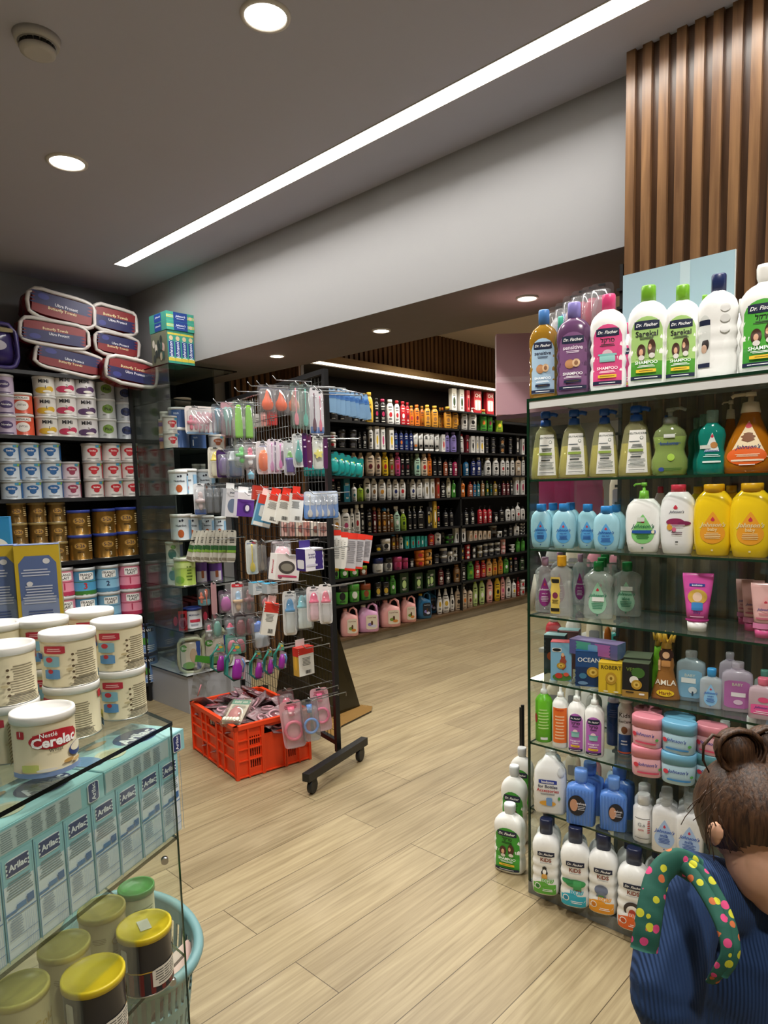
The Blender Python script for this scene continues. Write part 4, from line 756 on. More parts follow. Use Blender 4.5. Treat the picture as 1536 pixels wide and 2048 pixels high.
far(8,'r2','45 138 470 bazy;140 242 478 bazy;245 285 500 bazaB;268 325 502 boaoB;310 418 490 bazy;412 512 512 baza;505 552 515 bazaB;540 630 505 pwkk;630 752 505 pwkw;745 800 540 bgloB;785 890 525 bgoo;885 968 530 bgMm;990 1105 585 hlYl')
far(7,'r1','165 263 1180 jwrw2;275 388 1150 jksk2;400 532 1155 jksk2;540 592 1180 bkkk;592 662 1175 bkqk;650 702 1100 sqwwB;668 738 1095 swkw;735 810 1108 xwYw;812 888 1118 xwmw;915 1002 1125 xwYw;1000 1062 1150 bnbn;1065 1130 1150 bnon;1130 1195 1152 bnbn;1195 1252 1150 bnwn;1252 1318 1190 twow;1315 1385 1190 twkw;1385 1442 1190 twkw;1440 1500 1195 twkw')
far(7,'r2','45 122 850 twkw;120 187 852 twkw;185 257 855 twkw;260 328 865 xwrw;325 392 830 bvvv;393 487 825 bvvv;480 512 900 bwkwB;510 580 850 bwwr;580 642 870 xDrD;645 728 885 xwkw;728 768 888 xwYw;765 850 890 xwYw;850 915 900 jksk2;920 1008 900 jksk2;1030 1130 900 jkzk2;1160 1232 900 jksk2;1240 1328 850 xkwk;1330 1388 920 xwMw')
far(6,'r1','450 532 1440 oeDe;540 618 1440 oeze;628 758 1435 oeDe;752 842 1438 oeDe;842 932 1425 bYrY;935 1012 1450 bOrO;1008 1087 1430 bmrm;1080 1142 1440 bkDk;1140 1212 1440 bkDk;1212 1260 1445 biwwB;1258 1347 1450 biti;1345 1437 1450 beoe')
far(6,'r2','0 92 1115 bere;88 152 1112 boro;158 222 1150 bkkk;222 292 1150 bkkk;305 368 1195 bBwk;362 432 1172 pkwk;428 498 1180 pMwk;492 552 1195 powk;568 650 1185 pbwk;668 742 1180 bnwk;738 815 1165 bnwq;812 848 1180 bqkqB;848 948 1170 bwkw;958 1052 1172 bwkw;1062 1136 1172 bwrw;1133 1192 1172 bwkw;1198 1262 1172 bwkw;1262 1347 1150 pewe;1348 1400 1155 bwqw')
far(5,'r3','112 198 40 bkMm;200 264 75 bkqk;262 378 30 xtbt;388 468 105 pwtw;463 552 120 pllw;548 642 20 owGw;640 727 40 owzw;732 838 50 owaw;842 912 50 owqw;918 1003 50 obnwB;915 1005 52 ownw;1002 1092 52 owrw;1098 1150 55 oqqqB;1143 1222 52 ownw;1222 1308 55 owqw;1306 1388 60 owlw')
far(5,'r4','28 110 50 xwOw;108 182 50 xwOw;183 250 30 xBrB;252 338 80 bkqk;338 402 28 ocwc;408 468 65 hgwg;464 522 75 hkwk;520 592 70 howO;618 698 85 hBwr;692 742 85 hbow;738 792 78 htwi;792 852 70 hzww;852 912 75 hGYg;912 955 85 hGbk;952 1022 80 hOYY;1022 1065 90 hkkk;1068 1132 75 hDwz;1130 1182 75 hDwz;1180 1228 70 hkww;1225 1302 20 xwMw;1298 1380 20 xwMb')
far(4,'r3','135 262 405 bwaw;252 384 430 bwmw;378 432 425 bwkw;428 508 375 bwrw;503 563 370 bkqw;572 660 420 skOk;658 718 400 sDwz;718 778 415 szaz;772 852 415 szab;846 890 420 szwq;880 942 500 szBz;928 1022 400 fiww;1018 1104 435 flGw;1108 1172 400 pkkw;1170 1232 400 pkkw;1233 1332 400 pkkw;1333 1408 405 xkyk')
far(4,'r4','78 152 350 xkyk;145 208 345 xywk;208 264 410 bkrr;290 372 440 pkkk;370 442 440 pkkk;488 562 440 pkqk;560 642 440 pkqk;640 722 430 pkwk;752 818 405 prwk;815 882 405 prwk;880 946 405 prwk;948 1032 490 jkqk;1030 1112 420 pkkk;1118 1194 420 bwkk;1194 1252 418 bwkk;1250 1322 365 pwrw;1318 1385 418 bwkk')
far(3,'r3','768 898 815 jwkw;678 792 890 jkYk;898 966 750 szYb;962 1004 750 szBz;1004 1060 760 hwGk;1058 1132 785 xTYT;1132 1208 785 xTBT;1208 1272 780 xTMT;1268 1314 780 xTwT;1312 1358 780 xTnT')
far(3,'r4','92 184 740 prok;178 272 720 pwkk;268 322 722 pwkkB;318 438 780 jgkk2;433 502 700 xwkw;503 598 705 xwkw;622 682 735 xeze;682 744 735 xere;744 806 735 xeke;806 866 735 xeke;866 926 735 xeze;898 1012 665 jqzw2B;1002 1084 740 jwkw;1082 1152 700 bkkk;1152 1222 660 bksk;1222 1308 640 pwkw;1308 1384 620 jwkk4')
far(2,'r3','160 242 1170 jgkY;244 362 1170 jgwg;364 492 1165 jgwg;488 602 1160 jBwl;662 808 1060 jwqn;800 926 1055 jqsk;922 1047 1045 jmMm;1044 1127 1060 jmMm;1128 1203 1070 jkqk;1198 1332 960 joro2;1322 1408 955 jaAa2')
far(2,'r4','48 156 975 jAka2;158 252 1040 jksk;250 357 960 jssq2;352 428 1010 jwkw;412 492 955 jqkq2;498 582 950 jkyk2;578 662 915 jrwr3;658 742 940 jkqk2;742 822 925 jOsq2;822 892 905 jssq2;888 972 895 jskq2;968 1056 885 jskq2;1052 1128 840 jPqP2;1162 1252 915 jkqq2;1252 1318 830 pggg;1318 1384 825 pggg')
far(1,'r3','188 358 1400 jgkk;352 504 1395 jgwg;502 648 1390 jgBB;678 784 1370 jkyk;772 888 1365 jkyk;882 967 1280 bgwg;748 832 1300 bgwgB;825 885 1300 bgwgB;968 1142 1250 xGLG;1162 1322 1250 xGLG;1328 1408 1250 xGLG')
far(1,'r4','48 208 1250 xGLG;222 312 1210 bDwk;316 402 1230 bkwk;428 528 1175 bzkz;528 604 1140 bkqk;608 708 1125 bglg;702 794 1125 brwr;790 868 1120 brao;862 948 1100 bAra;942 1018 1100 bara;1018 1092 1075 bara;1088 1168 1070 bgwG;1166 1222 1090 bkzY;1222 1292 1090 bkkm;1296 1380 1070 bGkk')
far(0,'r3','250 482 1690 gPeP;468 742 1640 gVvw;748 1022 1580 gPeP;1016 1224 1545 gPeP;680 770 1600 gVvwB;1222 1420 1500 gbkY')
far(0,'r4','60 212 1480 gbkYB;212 292 1500 dwyw;272 392 1490 dwyw;384 452 1480 dwkw;448 542 1460 pekw;538 616 1440 peow;612 692 1465 peDk;688 758 1400 oLwl;768 852 1390 oLwl;864 958 1370 oPwP;968 1057 1355 oYkY;1054 1118 1340 oPmm;1118 1198 1340 owkw;1196 1268 1370 pwYw;1268 1314 1350 prrr;1310 1384 1380 jwrw2')
# cartons on the upper right board
far(0,'r2','380 488 250 xwGw;488 586 262 xwGw;586 660 275 xrDr;660 835 278 xrqr CHI;832 1000 285 xrqr CHI;998 1115 298 xrqr CHI',z=2.251,shelf='uppermost short board',Yf=YSH+.06)
# white stacked stools at the far end
t=empty('plastic_stool',(6.95,4.05,0)); tag(t,'white plastic stool standing on the floor at the far end','stool')
wm=mat('#dcd9d0',.5); link('seat',MB().loft([(.40,.15,.15,4),(.44,.165,.165,4),(.45,.15,.15,4)],wm,20).mesh('seat'),t)
for sx,sy in ((1,1),(-1,1),(-1,-1),(1,-1)): link('leg',MB().loft([(0,.03,.03,4,sx*.19,sy*.19),(.42,.035,.035,4,sx*.13,sy*.13)],wm,10).mesh('leg'),t)
for k,(a,b) in enumerate((((-.13,-.14),(.13,-.14)),((-.13,.14),(.13,.14)),((-.14,-.13),(-.14,.13)),((.14,-.13),(.14,.13)))): link('apron',MB().tube([(a[0],a[1],.38),((a[0]+b[0])/2,(a[1]+b[1])/2,.33),(b[0],b[1],.38)],.02,wm,6).mesh('ap'),t)
# ================================================================ left wall stock: baby formula tins
FRM='formula tins on the left wall'
def lblob(c1,txt,tc='#ffffff',c2=None,num=None,extra=()):
    d=(('ell',0,.55,.66,.42,c1),('text',0,.56,.5,.14,tc,txt,None,.2),('rect',0,.1,.7,.05,c2 or c1))+extra
    return d+((('text',0,.24,.1,.14,c1,num),) if num else ())
mimi=lambda c,n:(('text',-.04,.78,.62,.2,'#1c1c22','MiMi',None,0,.03),('ell',-.14,.28,.66,.34,c),('ell',.24,.36,.4,.3,c),('text',.03,.46,.1,.16,'#3a2f1c',n),('ell',.1,.22,.4,.14,'#ece7de'))
round_=lambda c,txt:(('ell',0,.52,.5,.5,c),('ell',-.14,.52,.3,.4,c),('ell',.14,.52,.3,.4,c),('text',0,.52,.56,.16,'#1a1a1a',txt,None,0,.02),('lines',-.2,.2,.2,.08,'#666666',2))
saf=lambda c:(('ell',0,.64,.56,.32,c),('ell',0,.45,.3,.3,c),('text',0,.63,.46,.1,'#f4f0ea','Similac'),('rect',.62,.5,.28,.86,c,),('rr',.25,.9,.2,.14,'#3f86a8'),('rr',.4,.9,.12,.12,'#7fa83c'),('lines',0,.16,.6,.08,'#888888',2))
s26=lambda n:(('ell',0,.62,.54,.34,'#7a5a26'),('ell',0,.62,.48,.28,'#a8813c'),('text',0,.63,.4,.15,'#1f2440','S-26'),('lines',.5,.6,.3,.5,'#d9bf86',5),('text',.1,.22,.1,.14,'#e8e0c8',n),('lines',0,.36,.3,.08,'#33270f',2))
fl=lambda c,n,tc:(('rr',.05,.76,.62,.3,'#f0f0ee'),('text',.05,.82,.54,.12,'#1c1c22','FRANCE',None,0,.02),('text',.05,.70,.34,.12,'#1c1c22','LAIT',None,0,.02),('text',-.02,.38,.14,.26,tc,n,None,0,.02),('rect',0,.1,1.6,.16,c),('rect',0,.55,1.6,.02,c))
def col(z,cx,wpx,vt,n,body,lid,deco,what,shelf,Y=YF+.075,foil=False,rot=None,tinh=None):
    u=cx; p=onY(u,vt+20,Y); r=wpx/2/F*depth(p); h=(onY(u,vt,Y).z-z)/n
    T=tin(r,h-.001,body,lid,deco,flat=True,foil=foil,n=20)
    for k in range(n):
        lab='%s, %s, %s'%(what,('bottom tin','second tin up','third tin up')[k],shelf)
        put(T,'formula_tin',(p.x,Y,z+k*h+.0005),-.22+(rot if rot is not None else random.uniform(-.12,.12)),lab,'tin',FRM)
sA='top formula shelf'
z=ZL[4]
col(z,6,38,750,3,'#b9a9bf','#d9d6dc',lblob('#4a3a6a','Novalac'),'pale violet tin at the picture edge',sA)
col(z,42,41,787,2,'#d8553a','#e8e4e0',(('rr',0,.82,.8,.2,'#f2ece6'),('text',0,.82,.6,.12,'#1a1a1a','NOVALAC'),('ell',0,.42,.62,.5,'#f2ece6'),('text',0,.45,.46,.14,'#1a1a1a',HEB('נובלאק'))),'orange tin column',sA)
col(z,87,40,753,3,'#dad7d0','#e9e9e6',mimi('#d9b23a','1'),'white and yellow tin column',sA)
col(z,127,41,750,3,'#dcd8d4','#e9e9e6',mimi('#c03a5c','2'),'white and red tin column',sA)
col(z,168,41,754,3,'#dad7d8','#e9e9e6',mimi('#5a4066','3'),'white and plum tin column',sA)
col(z,209,36,759,3,'#c4c8c6','#e2e4e2',round_('#6f8f3a','Plus'),'grey tin column with green emblem',sA)
col(z,246,34,769,3,'#b4bac2','#d6dade',round_('#24305c','Plus'),'grey tin column with navy emblem',sA)
sB='second formula shelf'; z=ZL[3]
for i,cx in enumerate((17,57,99)): col(z,cx,40,886,3,'#b9c3cc','#a9b0b4',saf('#24588f'),'blue emblem tin column, %s along'%ordn(i),sB)
col(z,140,36,924,2,'#c8b9c0','#b4b0b2',saf('#8a2f4a'),'purple emblem short tin column',sB)
for i,cx in enumerate((183,222,256)): col(z,cx,37,887,3,'#c9c4c0','#b4b0ae',saf('#b3222e'),'red emblem tin column, %s along'%ordn(i),sB)
sC='third formula shelf'; z=ZL[2]
for i,cx in enumerate((33,73,112)): col(z,cx,34,1004,3,'#8a6c3c','#9a8656',s26('1'),'narrow gold tin column, %s along'%ordn(i),sC,Y=YF+.09,foil=True)
for i,(cx,vt) in enumerate(((156,1020),(207,1017),(250,1014))): col(z,cx,45,vt,2,'#8e6a30','#33449a',s26(str(i+1)),'wide gold tin column with blue lids, %s along'%ordn(i),sC,foil=True)
sD='fourth formula shelf'; z=ZL[1]
col(z,124,42,1134,2,'#dc8aa0','#d9dade',fl('#b8365a','1','#b8365a'),'pink number one tin column beside the tall carton',sD)
col(z,166,46,1134,2,'#4a8fb8','#d0d6da',fl('#3a7a34','3','#b8262e'),'blue and green number three tin column',sD)
col(z,214,44,1129,2,'#7fb0cc','#d0d6da',fl('#4f86ac','2','#1a2350'),'light blue number two tin column',sD)
col(z,258,43,1124,2,'#dc8aa0','#d9dade',fl('#b8365a','1','#b8365a'),'pink number one tin column at the upright',sD)
z=ZL[0]
for i,cx in enumerate((200,243,289)): col(z,cx,44,1243+i*0,2,'#5f7fb0','#1c2748',(('rr',0,.84,.7,.14,'#16204a'),('text',0,.84,.5,.1,'#f0f0f0','NAN'),('ell',-.1,.45,.3,.26,'#4a8a3a'),('lines',.1,.2,.5,.2,'#dfe6f0',3)),'blue tin column, %s along'%ordn(i),'bottom formula shelf')
# towel packs
def pack(name,w,d,h,body,rim,deco,loc,rz,lab,cat,grp,tilt=0,seed=0,film=True):
    key=('pk',w,d,h,body,seed)
    if key not in _T:
        rnd=random.Random(seed); mb=MB(); n=24
        secs=[]
        for i in range(9):
            y=-1+2*i/8; f=(1-abs(y)**5)**.5 if abs(y)<1 else .3; secs.append((y,f))
        vs=[];fs=[]
        for j,(y,f) in enumerate(secs):
            for i in range(n):
                t=2*PI*(i+.5)/n;c,sn=math.cos(t),math.sin(t); k=1+.05*rnd.uniform(-1,1)
                vs.append((w/2*math.copysign(abs(c)**.55,c)*max(f,.55)*k,y*d/2,h/2+h/2*math.copysign(abs(sn)**.6,sn)*max(f,.6)*k))
        for j in range(8):
            for i in range(n): q=(i+1)%n; fs.append((j*n+i,j*n+q,(j+1)*n+q,(j+1)*n+i))
        fs.append(tuple(range(n))[::-1]) ; fs.append(tuple(8*n+i for i in range(n)))
        mb.add(vs,fs,mat(body,.18),True)
        # crimped end rim
        ring=[Vector((w/2*.97*math.copysign(abs(math.cos(t))**.5,math.cos(t))*(1+.03*rnd.uniform(-1,1)),-d/2*.93,h/2+h/2*.98*math.copysign(abs(math.sin(t))**.55,math.sin(t))*(1+.06*rnd.uniform(-1,1)))) for t in [2*PI*i/22 for i in range(22)]]
        mb.tube(ring,.013,mat(rim,.3),6,closed=True)
        lb=MB(); decals(lb,[(q[0],q[1]*w,h/2+q[2]*h,q[3]*w,q[4]*h)+tuple(q[5:]) for q in deco],lambda x,z,o:(x,-d/2-o-.002,z))
        _T[key]=(mb.mesh('pack'),[('printed_end',lb.mesh('lab'))])
    o=put(_T[key],name,loc,0,lab,cat,grp,rot=(0,tilt,rz)); return o
tw=lambda fl:(('rr',0,.0,.86,.74,'#7c1219'),('wavy',-.02,-.16*fl,.82,.42,'#0f1250'),('text',0,.12*fl,.66,.13,'#e6d9a8','Butterfly Towels'),('text',.05,-.05*fl,.4,.1,'#e8e8f0','Ultra Protect'),('ell',-.28,-.22*fl,.16,.2,'#2c3180'))
for i,(u0,u1,v0,v1,til) in enumerate(((78,208,696,748,.13),(49,180,640,695,.05),(63,189,586,648,.14),(214,318,716,771,.13),(195,281,667,715,.1),(189,276,612,668,.1))):
    Y=YF+.0 if i!=3 else 4.34
    c=onY((u0+u1)/2,(v0+v1)/2,Y); wd=(u1-u0)/F*depth(c)*1.02; h=(v1-v0)/F*depth(c)*.92
    pack('towel_pack',round(wd,2)+.001*i,.28,round(h,3),'#7d1c22','#cfc8c4',tw(1 if i%2 else -1),(c.x,Y+.14,c.z-h/2),-.1,
      'red and navy wrapped towel pack, %s'%('bottom of the wider stack','middle of the wider stack','top of the wider stack','bottom of the stack by the glass cabinet','middle of the stack by the glass cabinet','top of the stack by the glass cabinet')[i],'towel pack','towel packs on the formula shelving',tilt=til,seed=i)
c=onY(22,693,YF); pack('diaper_pack',.26,.26,.25,'#33285f','#3c3170',(('rr',0,.36,.8,.1,'#8a7a4a'),('ell',.0,.0,.5,.26,'#b9b4c0'),('text',0,.36,.5,.08,'#e6d9a8','SOFT')),(1.42,YF+.13,2.213),-.05,'purple wrapped pack beside the towel packs','diaper pack',None,seed=9)
# ================================================================ glass corner cabinet stock
CC='tins in the glass corner cabinet'
def cc(zi,items,dz=0):
    z=ZG[zi]
    for (u0,u1,vt,Y,body,lid,deco,lab,*k) in items:
        p=onY((u0+u1)/2,(vt+20),Y); r=(u1-u0)/2/F*depth(p); h=onY((u0+u1)/2,vt,Y).z-z; n=k[0] if k else 1
        T=tin(r,h/n-.001,body,lid,deco,flat=True,n=20,foil=len(k)>1)
        for q in range(n): put(T,'milk_powder_tin',(max(p.x,X0+r+.012),Y,z+q*h/n+.0006),-.4+random.uniform(-.1,.1),lab+(', %s'%('lower','upper','topmost')[q] if n>1 else ''),'tin',CC)
blue1=(('rect',0,.5,1.7,.96,'#3a5688'),('text',-.35,.42,.1,.4,'#e6e8ee','1',None,0,.02),('text',-.2,.76,.3,.1,'#c8d0e0','nan'))
apt=(('ell',-.1,.28,.3,.34,'#b45a2c'),('text',-.08,.62,.5,.16,'#1c2030','Nutrilon',None,0,.02),('ell',.0,.84,.1,.1,'#1c2030'),('ell',-.12,.82,.1,.08,'#1c2030'),('rect',.42,.45,.26,.8,'#7fa8c8'),('lines',.75,.5,.3,.7,'#5f88a8',6),('vtext',.28,.45,.5,.12,'#f0f4f8','PRONUTRA') )
cc(5,[(279,311,830,4.14,'#c6c0ba','#bdb8b2',saf('#b3222e'),'small tin with red emblem beside the cabinet side',2),
 (306,322,838,4.2,'#b58a6a','#bdb8b2',(('rect',0,.7,1.5,.3,'#5a2a7c'),),'narrow gold and purple tins behind the red emblem ones',2),
 (321,342,824,4.24,'#cfc9c2','#e0dcd6',(('ell',-.1,.6,.3,.3,'#b4562e'),('ell',.2,.5,.2,.2,'#6a7f5a')),'cream tin with round emblems',2),
 (338,376,816,4.14,'#3a5688','#e4e6ea',blue1,'blue number one tin',2),
 (380,412,866,4.16,'#3a5688','#e4e6ea',blue1,'blue number one tin standing single'),
 (418,450,870,4.16,'#cfc9c2','#e0dcd6',saf('#a35a3a'),'cream tin at the slatted side')])
cc(4,[(293,336,941,4.1,'#c3ccd2','#eceded',apt,'pale blue tin with orange shield near the side glass'),
 (338,358,940,4.18,'#c3ccd2','#eceded',apt,'pale blue tin half hidden between two others'),
 (350,393,938,4.1,'#c3ccd2','#eceded',apt,'pale blue tin with orange shield, centre of its shelf'),
 (393,430,939,4.14,'#c3ccd2','#eceded',apt,'pale blue tin behind the pink pacifier card'),
 (385,400,928,4.5,'#aab0b0','#c8c8c4',(),'small grey tin at the cabinet back'),(400,418,928,4.5,'#aab0b0','#c8c8c4',(),'second small grey tin at the cabinet back')])
cc(3,[(298,340,1030,4.1,'#c3ccd2','#eceded',apt,'pale blue tin, lower shelf, near the side glass'),
 (341,362,1028,4.18,'#c3ccd2','#eceded',apt,'pale blue tin, lower shelf, half hidden'),
 (361,403,1029,4.1,'#c3ccd2','#eceded',apt,'pale blue tin, lower shelf, centre'),
 (402,428,1031,4.15,'#c3ccd2','#eceded',apt,'pale blue tin, lower shelf, behind the hanging bags'),(428,452,1033,4.15,'#c3ccd2','#eceded',apt,'pale blue tin, lower shelf, nearest the slats')])
cc(2,[(296,330,1086,4.2,'#c9cfc8','#c0c4bc',(('ell',-.2,.5,.5,.5,'#2f6f6a'),('ell',-.1,.85,.3,.2,'#5a9a3a'),('rect',.5,.5,.4,.9,'#8f9fd0')),'white tin with teal and green emblem',2),
 (315,357,1117,4.1,'#a9c45a','#e6e9e0',(('ell',-.3,.25,.5,.3,'#7fb23a'),('lines',.2,.5,.3,.6,'#5f7f2a',5),('rect',0,.8,1.4,.2,'#c6d88a')),'light green tin standing in front'),
 (357,388,1112,4.14,'#5a3a80','#c6d0a0',(('rect',0,.86,1.6,.26,'#b9cf7a'),('text',0,.86,.6,.14,'#1c2030','alac'),('rect',0,.3,.8,.5,'#c9c4d0'),('rr',.05,.4,.2,.36,'#9c5a3a')),'purple tin with green top band, first of three'),
 (388,414,1118,4.14,'#5a3a80','#c6d0a0',(('rect',0,.3,.8,.5,'#c9c4d0'),('rr',.05,.4,.2,.36,'#9c5a3a')),'purple tin, second of three'),
 (414,444,1120,4.14,'#5a3a80','#c6d0a0',(('rect',0,.3,.8,.5,'#c9c4d0'),('rr',.05,.4,.2,.36,'#9c5a3a')),'purple tin, third of three')])
cc(1,[(368,403,1214,4.12,'#d4d6dc','#2c3f8a',(('text',0,.74,.6,.14,'#22306a','MODULEN'),('rr',.05,.42,.6,.16,'#c2304a'),('lines',0,.2,.5,.14,'#9aa0b0',3)),'white tin with dark blue lid and red bar')])
for i,(u0,u1,v0) in enumerate(((299,318,1190),(312,331,1196),(326,344,1202),(340,365,1206))):
    p=onY((u0+u1)/2,v0+30,4.08+.0*i); T=carton(.055,.06,.13,'#b3202c',(('ell',0,.3,.8,.5,'#c62a36'),('rr',0,.75,.5,.2,'#8a141e')) if i>1 else (('ell',0,.4,.9,.6,'#e0829a'),('ell',0,.34,.5,.36,'#c83a5a')),side='#8a141e',top='#a81c28')
    put(T,'baby_gift_box',(max(p.x,X0+.04)+.004,4.1-.0*i,ZG[1]+.0006),-.5,'red gift carton, %s from the side glass, cabinet lower shelf'%ordn(i),'box',CC)
for i in range(5):
    T=carton(.05,.30,.16,'#3c1519',(('ell',0,.3,.6,.4,'#b3304a'),),side='#54181f',top='#5f1c22')
    put(T,'wrapped_gift_box',(X0+.05+.075*i,4.33,ZG[1]+.0006),-.1,'dark red long carton, %s in the row behind the red ones'%ordn(i),'box',CC)
# nappy packs
for i,(x,y,w_,hh,rz) in enumerate(((X0+.11,4.14,.16,.235,-.5),(X0+.29,4.13,.2,.245,-.35),(X0+.38,4.36,.18,.24,-.2))):
    pack('nappy_pack',w_,.18+.001*i,hh,'#b9b4a4','#a8ac90',(('rr',0,.0,.8,.7,'#c4beb0'),('ell',-.28,.22,.26,.2,'#4f8a3c'),('ell',-.1,-.28,.5,.2,'#6f9a5a'),('wavy',.3,0,.16,.8,'#2c4a8c'),('text',-.25,.22,.2,.08,'#e8f0e0','Bio'),('ell',.1,0,.3,.4,'#b09a80')),(x,y,ZG[0]+.001),rz,'green and cream clear-wrapped nappy pack, %s from the side glass'%ordn(i),'nappy pack','nappy packs in the corner cabinet',seed=20+i)
# gift boxes on the cabinet
def jbox(w,d,h,kind):
    key=('jb',w,d,h,kind)
    if key in _T: return _T[key]
    g='#3fa08c';y='#d9c84a';b='#1c3f8c'
    F_=(('rect',0,.5,1,.3,y),('rect',0,.5,.96,.16,'#7fc4b0'),('rect',0,.5,.5,.98,b),('text',0,.56,.42,.3,'#eef2fa',"Johnson's",None,.35,.015),('lines',0,.3,.3,.12,'#dfe6f6',1),('ell',.36,.5,.12,.4,'#d9c29c'))
    V_=(('rect',0,.9,1,.06,y),('rect',0,.12,1,.1,y),('rect',0,.45,.8,.46,b),('vtext',0,.45,.3,.6,'#eef2fa',"Johnson's"),('ell',0,.77,.6,.14,'#d9c29c'))
    _T[key]=carton(w,d,h,g,F_ if kind=='flat' else V_,side='#3a8a7c',top='#57b09c',sdeco=(('rect',0,.5,.4,.9,b),('text',0,.56,.3,.3,'#eef2fa',"Johnson's",None,.35)) if kind=='flat' else ())
    return _T[key]
GB='baby gift cartons on the corner cabinet'; zt=2.263
for i in range(4): put(jbox(.044,.2,.2,'std'),'baby_gift_carton',(X0+.029+.0452*i,4.115,zt),0,'green and yellow standing carton, %s from the corner on the cabinet'%ordn(i),'box',GB)
sd=carton(.004,.195,.198,'#5a6a5c',(),side='#6a6f5c')
k=MB(); rnd=random.Random(3)
for i in range(14): decals(k,[('ell',rnd.uniform(-.07,.07),rnd.uniform(.04,.16),.03,.05,rnd.choice(['#c9a9a4','#3a5a54','#d9d4c8','#2c3c3a','#b4aa90']))],lambda x,z,o,i=i:(-.003-o-i*.0001,-x,z))
put((sd[0],[('window_print',k.mesh('win'))]),'display_window_card',(X0+.0035,4.115,zt),0,'clear window side card showing small bottles on the carton stack','card',GB)
for i in range(2): put(jbox(.19,.215,.055,'flat'),'baby_gift_carton',(X0+.0955,4.113,zt+.2015+.0555*i),0,'flat green and yellow carton, %s on the cabinet'%('lower of the two on top','upper of the two on top')[i],'box',GB)
t=empty('paper_tub',(X0+.25,4.3,ZG[6]+.001)); tag(t,'small brown round tub on the cabinet\'s upper glass shelf','tub'); link('tub_body',MB().loft([(0,.05,.05,2),(.04,.055,.055,2)],mat('#8a7a66',.5),20).mesh('tub'),t); link('lid',MB().loft([(.04,.057,.057,2),(.05,.057,.057,2)],mat('#b4a894',.5),20).mesh('tubl'),t)
# ================================================================ glass counter in front on the left
def W(u,v,d): return CAM+ray(u,v)*d
ZT=.93; P0=Vector((.751,1.425)); fd=Vector((-.9087,-.4175)); LC=1.15
pl=lambda a,b:(P0.x+fd.x*a,P0.y+fd.y*a+b)
t=empty('glass_counter',(P0.x,P0.y,0)); tag(t,'low glass counter with cereal cartons and tins inside, nearest on the left','counter')
def rel(pts): return [(x-P0.x,y-P0.y) for x,y in pts]
for nm,z in (('glass_top',ZT),('glass_shelf',.655),('glass_shelf',.36)):
    o_=.0 if nm=='glass_top' else .006
    link(nm,MB().slab(rel([pl(o_,o_),pl(LC,o_),pl(LC,1.05),pl(o_,1.05)]),z-.009,z,GLASS,GEDGE2).mesh('g'),t)
link('front_glass',MB().slab(rel([pl(.0,.006),pl(LC,.006),pl(LC,.011),pl(.0,.011)]),.0,ZT-.009,GLASS,GLASS).box(-.0015,.0,.004,.011,0,ZT-.009,GEDGE).mesh('fg'),t)
link('back_panel',MB().slab(rel([pl(.01,1.04),pl(LC,1.04),pl(LC,1.05),pl(.01,1.05)]),.0,ZT-.009,GLASS).mesh('bk'),t)
for z in (.648,.353):
    for a in (.06,.62):
        x,y=pl(a,-.004); c=MB(); c.loft([(-.006,.008,.008,2),(.006,.008,.008,2)],STEEL,16); c.xf(Matrix.Translation((x-P0.x,y-P0.y,z-.02))@Matrix.Rotation(-.43+PI/2*0,4,'Z')@Matrix.Rotation(PI/2,4,'X')); link('shelf_clip',c.mesh('clip'),t)
rzf=math.atan2(.4175,.9087)   # front runs along this direction
# cereal tins on top
CT='cereal tins on the glass counter'
def cereal(r,h,face):
    key=('ce',round(r,3),round(h,3),face)
    if key in _T: return _T[key]
    if face=='front':
        D=(('rr',-.46,.78,.15,.14,'#b31f2c'),('text',-.46,.8,.05,.09,'#fff','1'),('ell',.12,.66,.86,.34,'#b31f2c'),('rr',.12,.66,.72,.26,'#b31f2c'),('text',.0,.76,.4,.08,'#fff','Nestlé'),('text',.1,.63,.74,.2,'#fff','Cerelac',None,0,.035),('text',.1,.47,.24,.06,'#4a4438','Wheat'),('ell',.52,.36,.42,.26,'#2c3f7c'),('ell',.52,.4,.34,.17,'#e6dfc8'),('ell',.3,.2,.2,.07,'#c99f5c'),('ell',.48,.16,.22,.07,'#d9b478'),('rect',0,.04,1.3,.09,'#7f97c4'),('rr',-.3,.18,.26,.14,'#d3d676'),('lines',-1.0,.5,.28,.8,'#8a7d60',12),('ell',-.06,.13,.3,.06,'#f0ece2'))
    else:
        D=(('lines',.35,.46,.5,.62,'#8a8168',13),('lines',.35,.12,.7,.18,'#6f6a5c',6),('rr',-.25,.8,.42,.16,'#b32a3c'),('lines',-.25,.8,.34,.08,'#e6b0b4',2),('rr',.86,.84,.14,.16,'#b31f2c'),('rr',-.32,.56,.34,.22,'#7fb0c4'),('ell',-.34,.6,.14,.11,'#b83242'),('rr',-.3,.3,.3,.2,'#5f94c9'),('ell',-.32,.36,.1,.09,'#b83242'),('rr',-.62,.66,.24,.12,'#2f4f8c'),('ell',1.12,.28,.2,.2,'#cfd26a'),('rect',1.2,.1,.5,.16,'#6fa0c4'),('ell',.02,.4,.12,.05,'#c9b98f'))
        for i in range(5): D+=(('ell',.08,.7-.12*i,.05,.05,'#5a4a34'),)
    _T[key]=tin(r,h,'#e3d9b8','#f1f0ec',D,.10,lidover=1.035); return _T[key]
rT=None
def ctin(u0,u1,vb,lab,face,rot,lv=0,dxy=(0,0)):
    p=onZ((u0+u1)/2,vb,ZT); d2=Vector((p.x,p.y)).normalized(); r=.0555
    c=(p.x+d2.x*r+dxy[0],p.y+d2.y*r+dxy[1]); rz=math.atan2(-c[0],c[1])+rot
    put(cereal(r,HT,face),'cereal_tin',(c[0],c[1],ZT+.0005+lv*HT),rz,lab,'tin',CT); return c
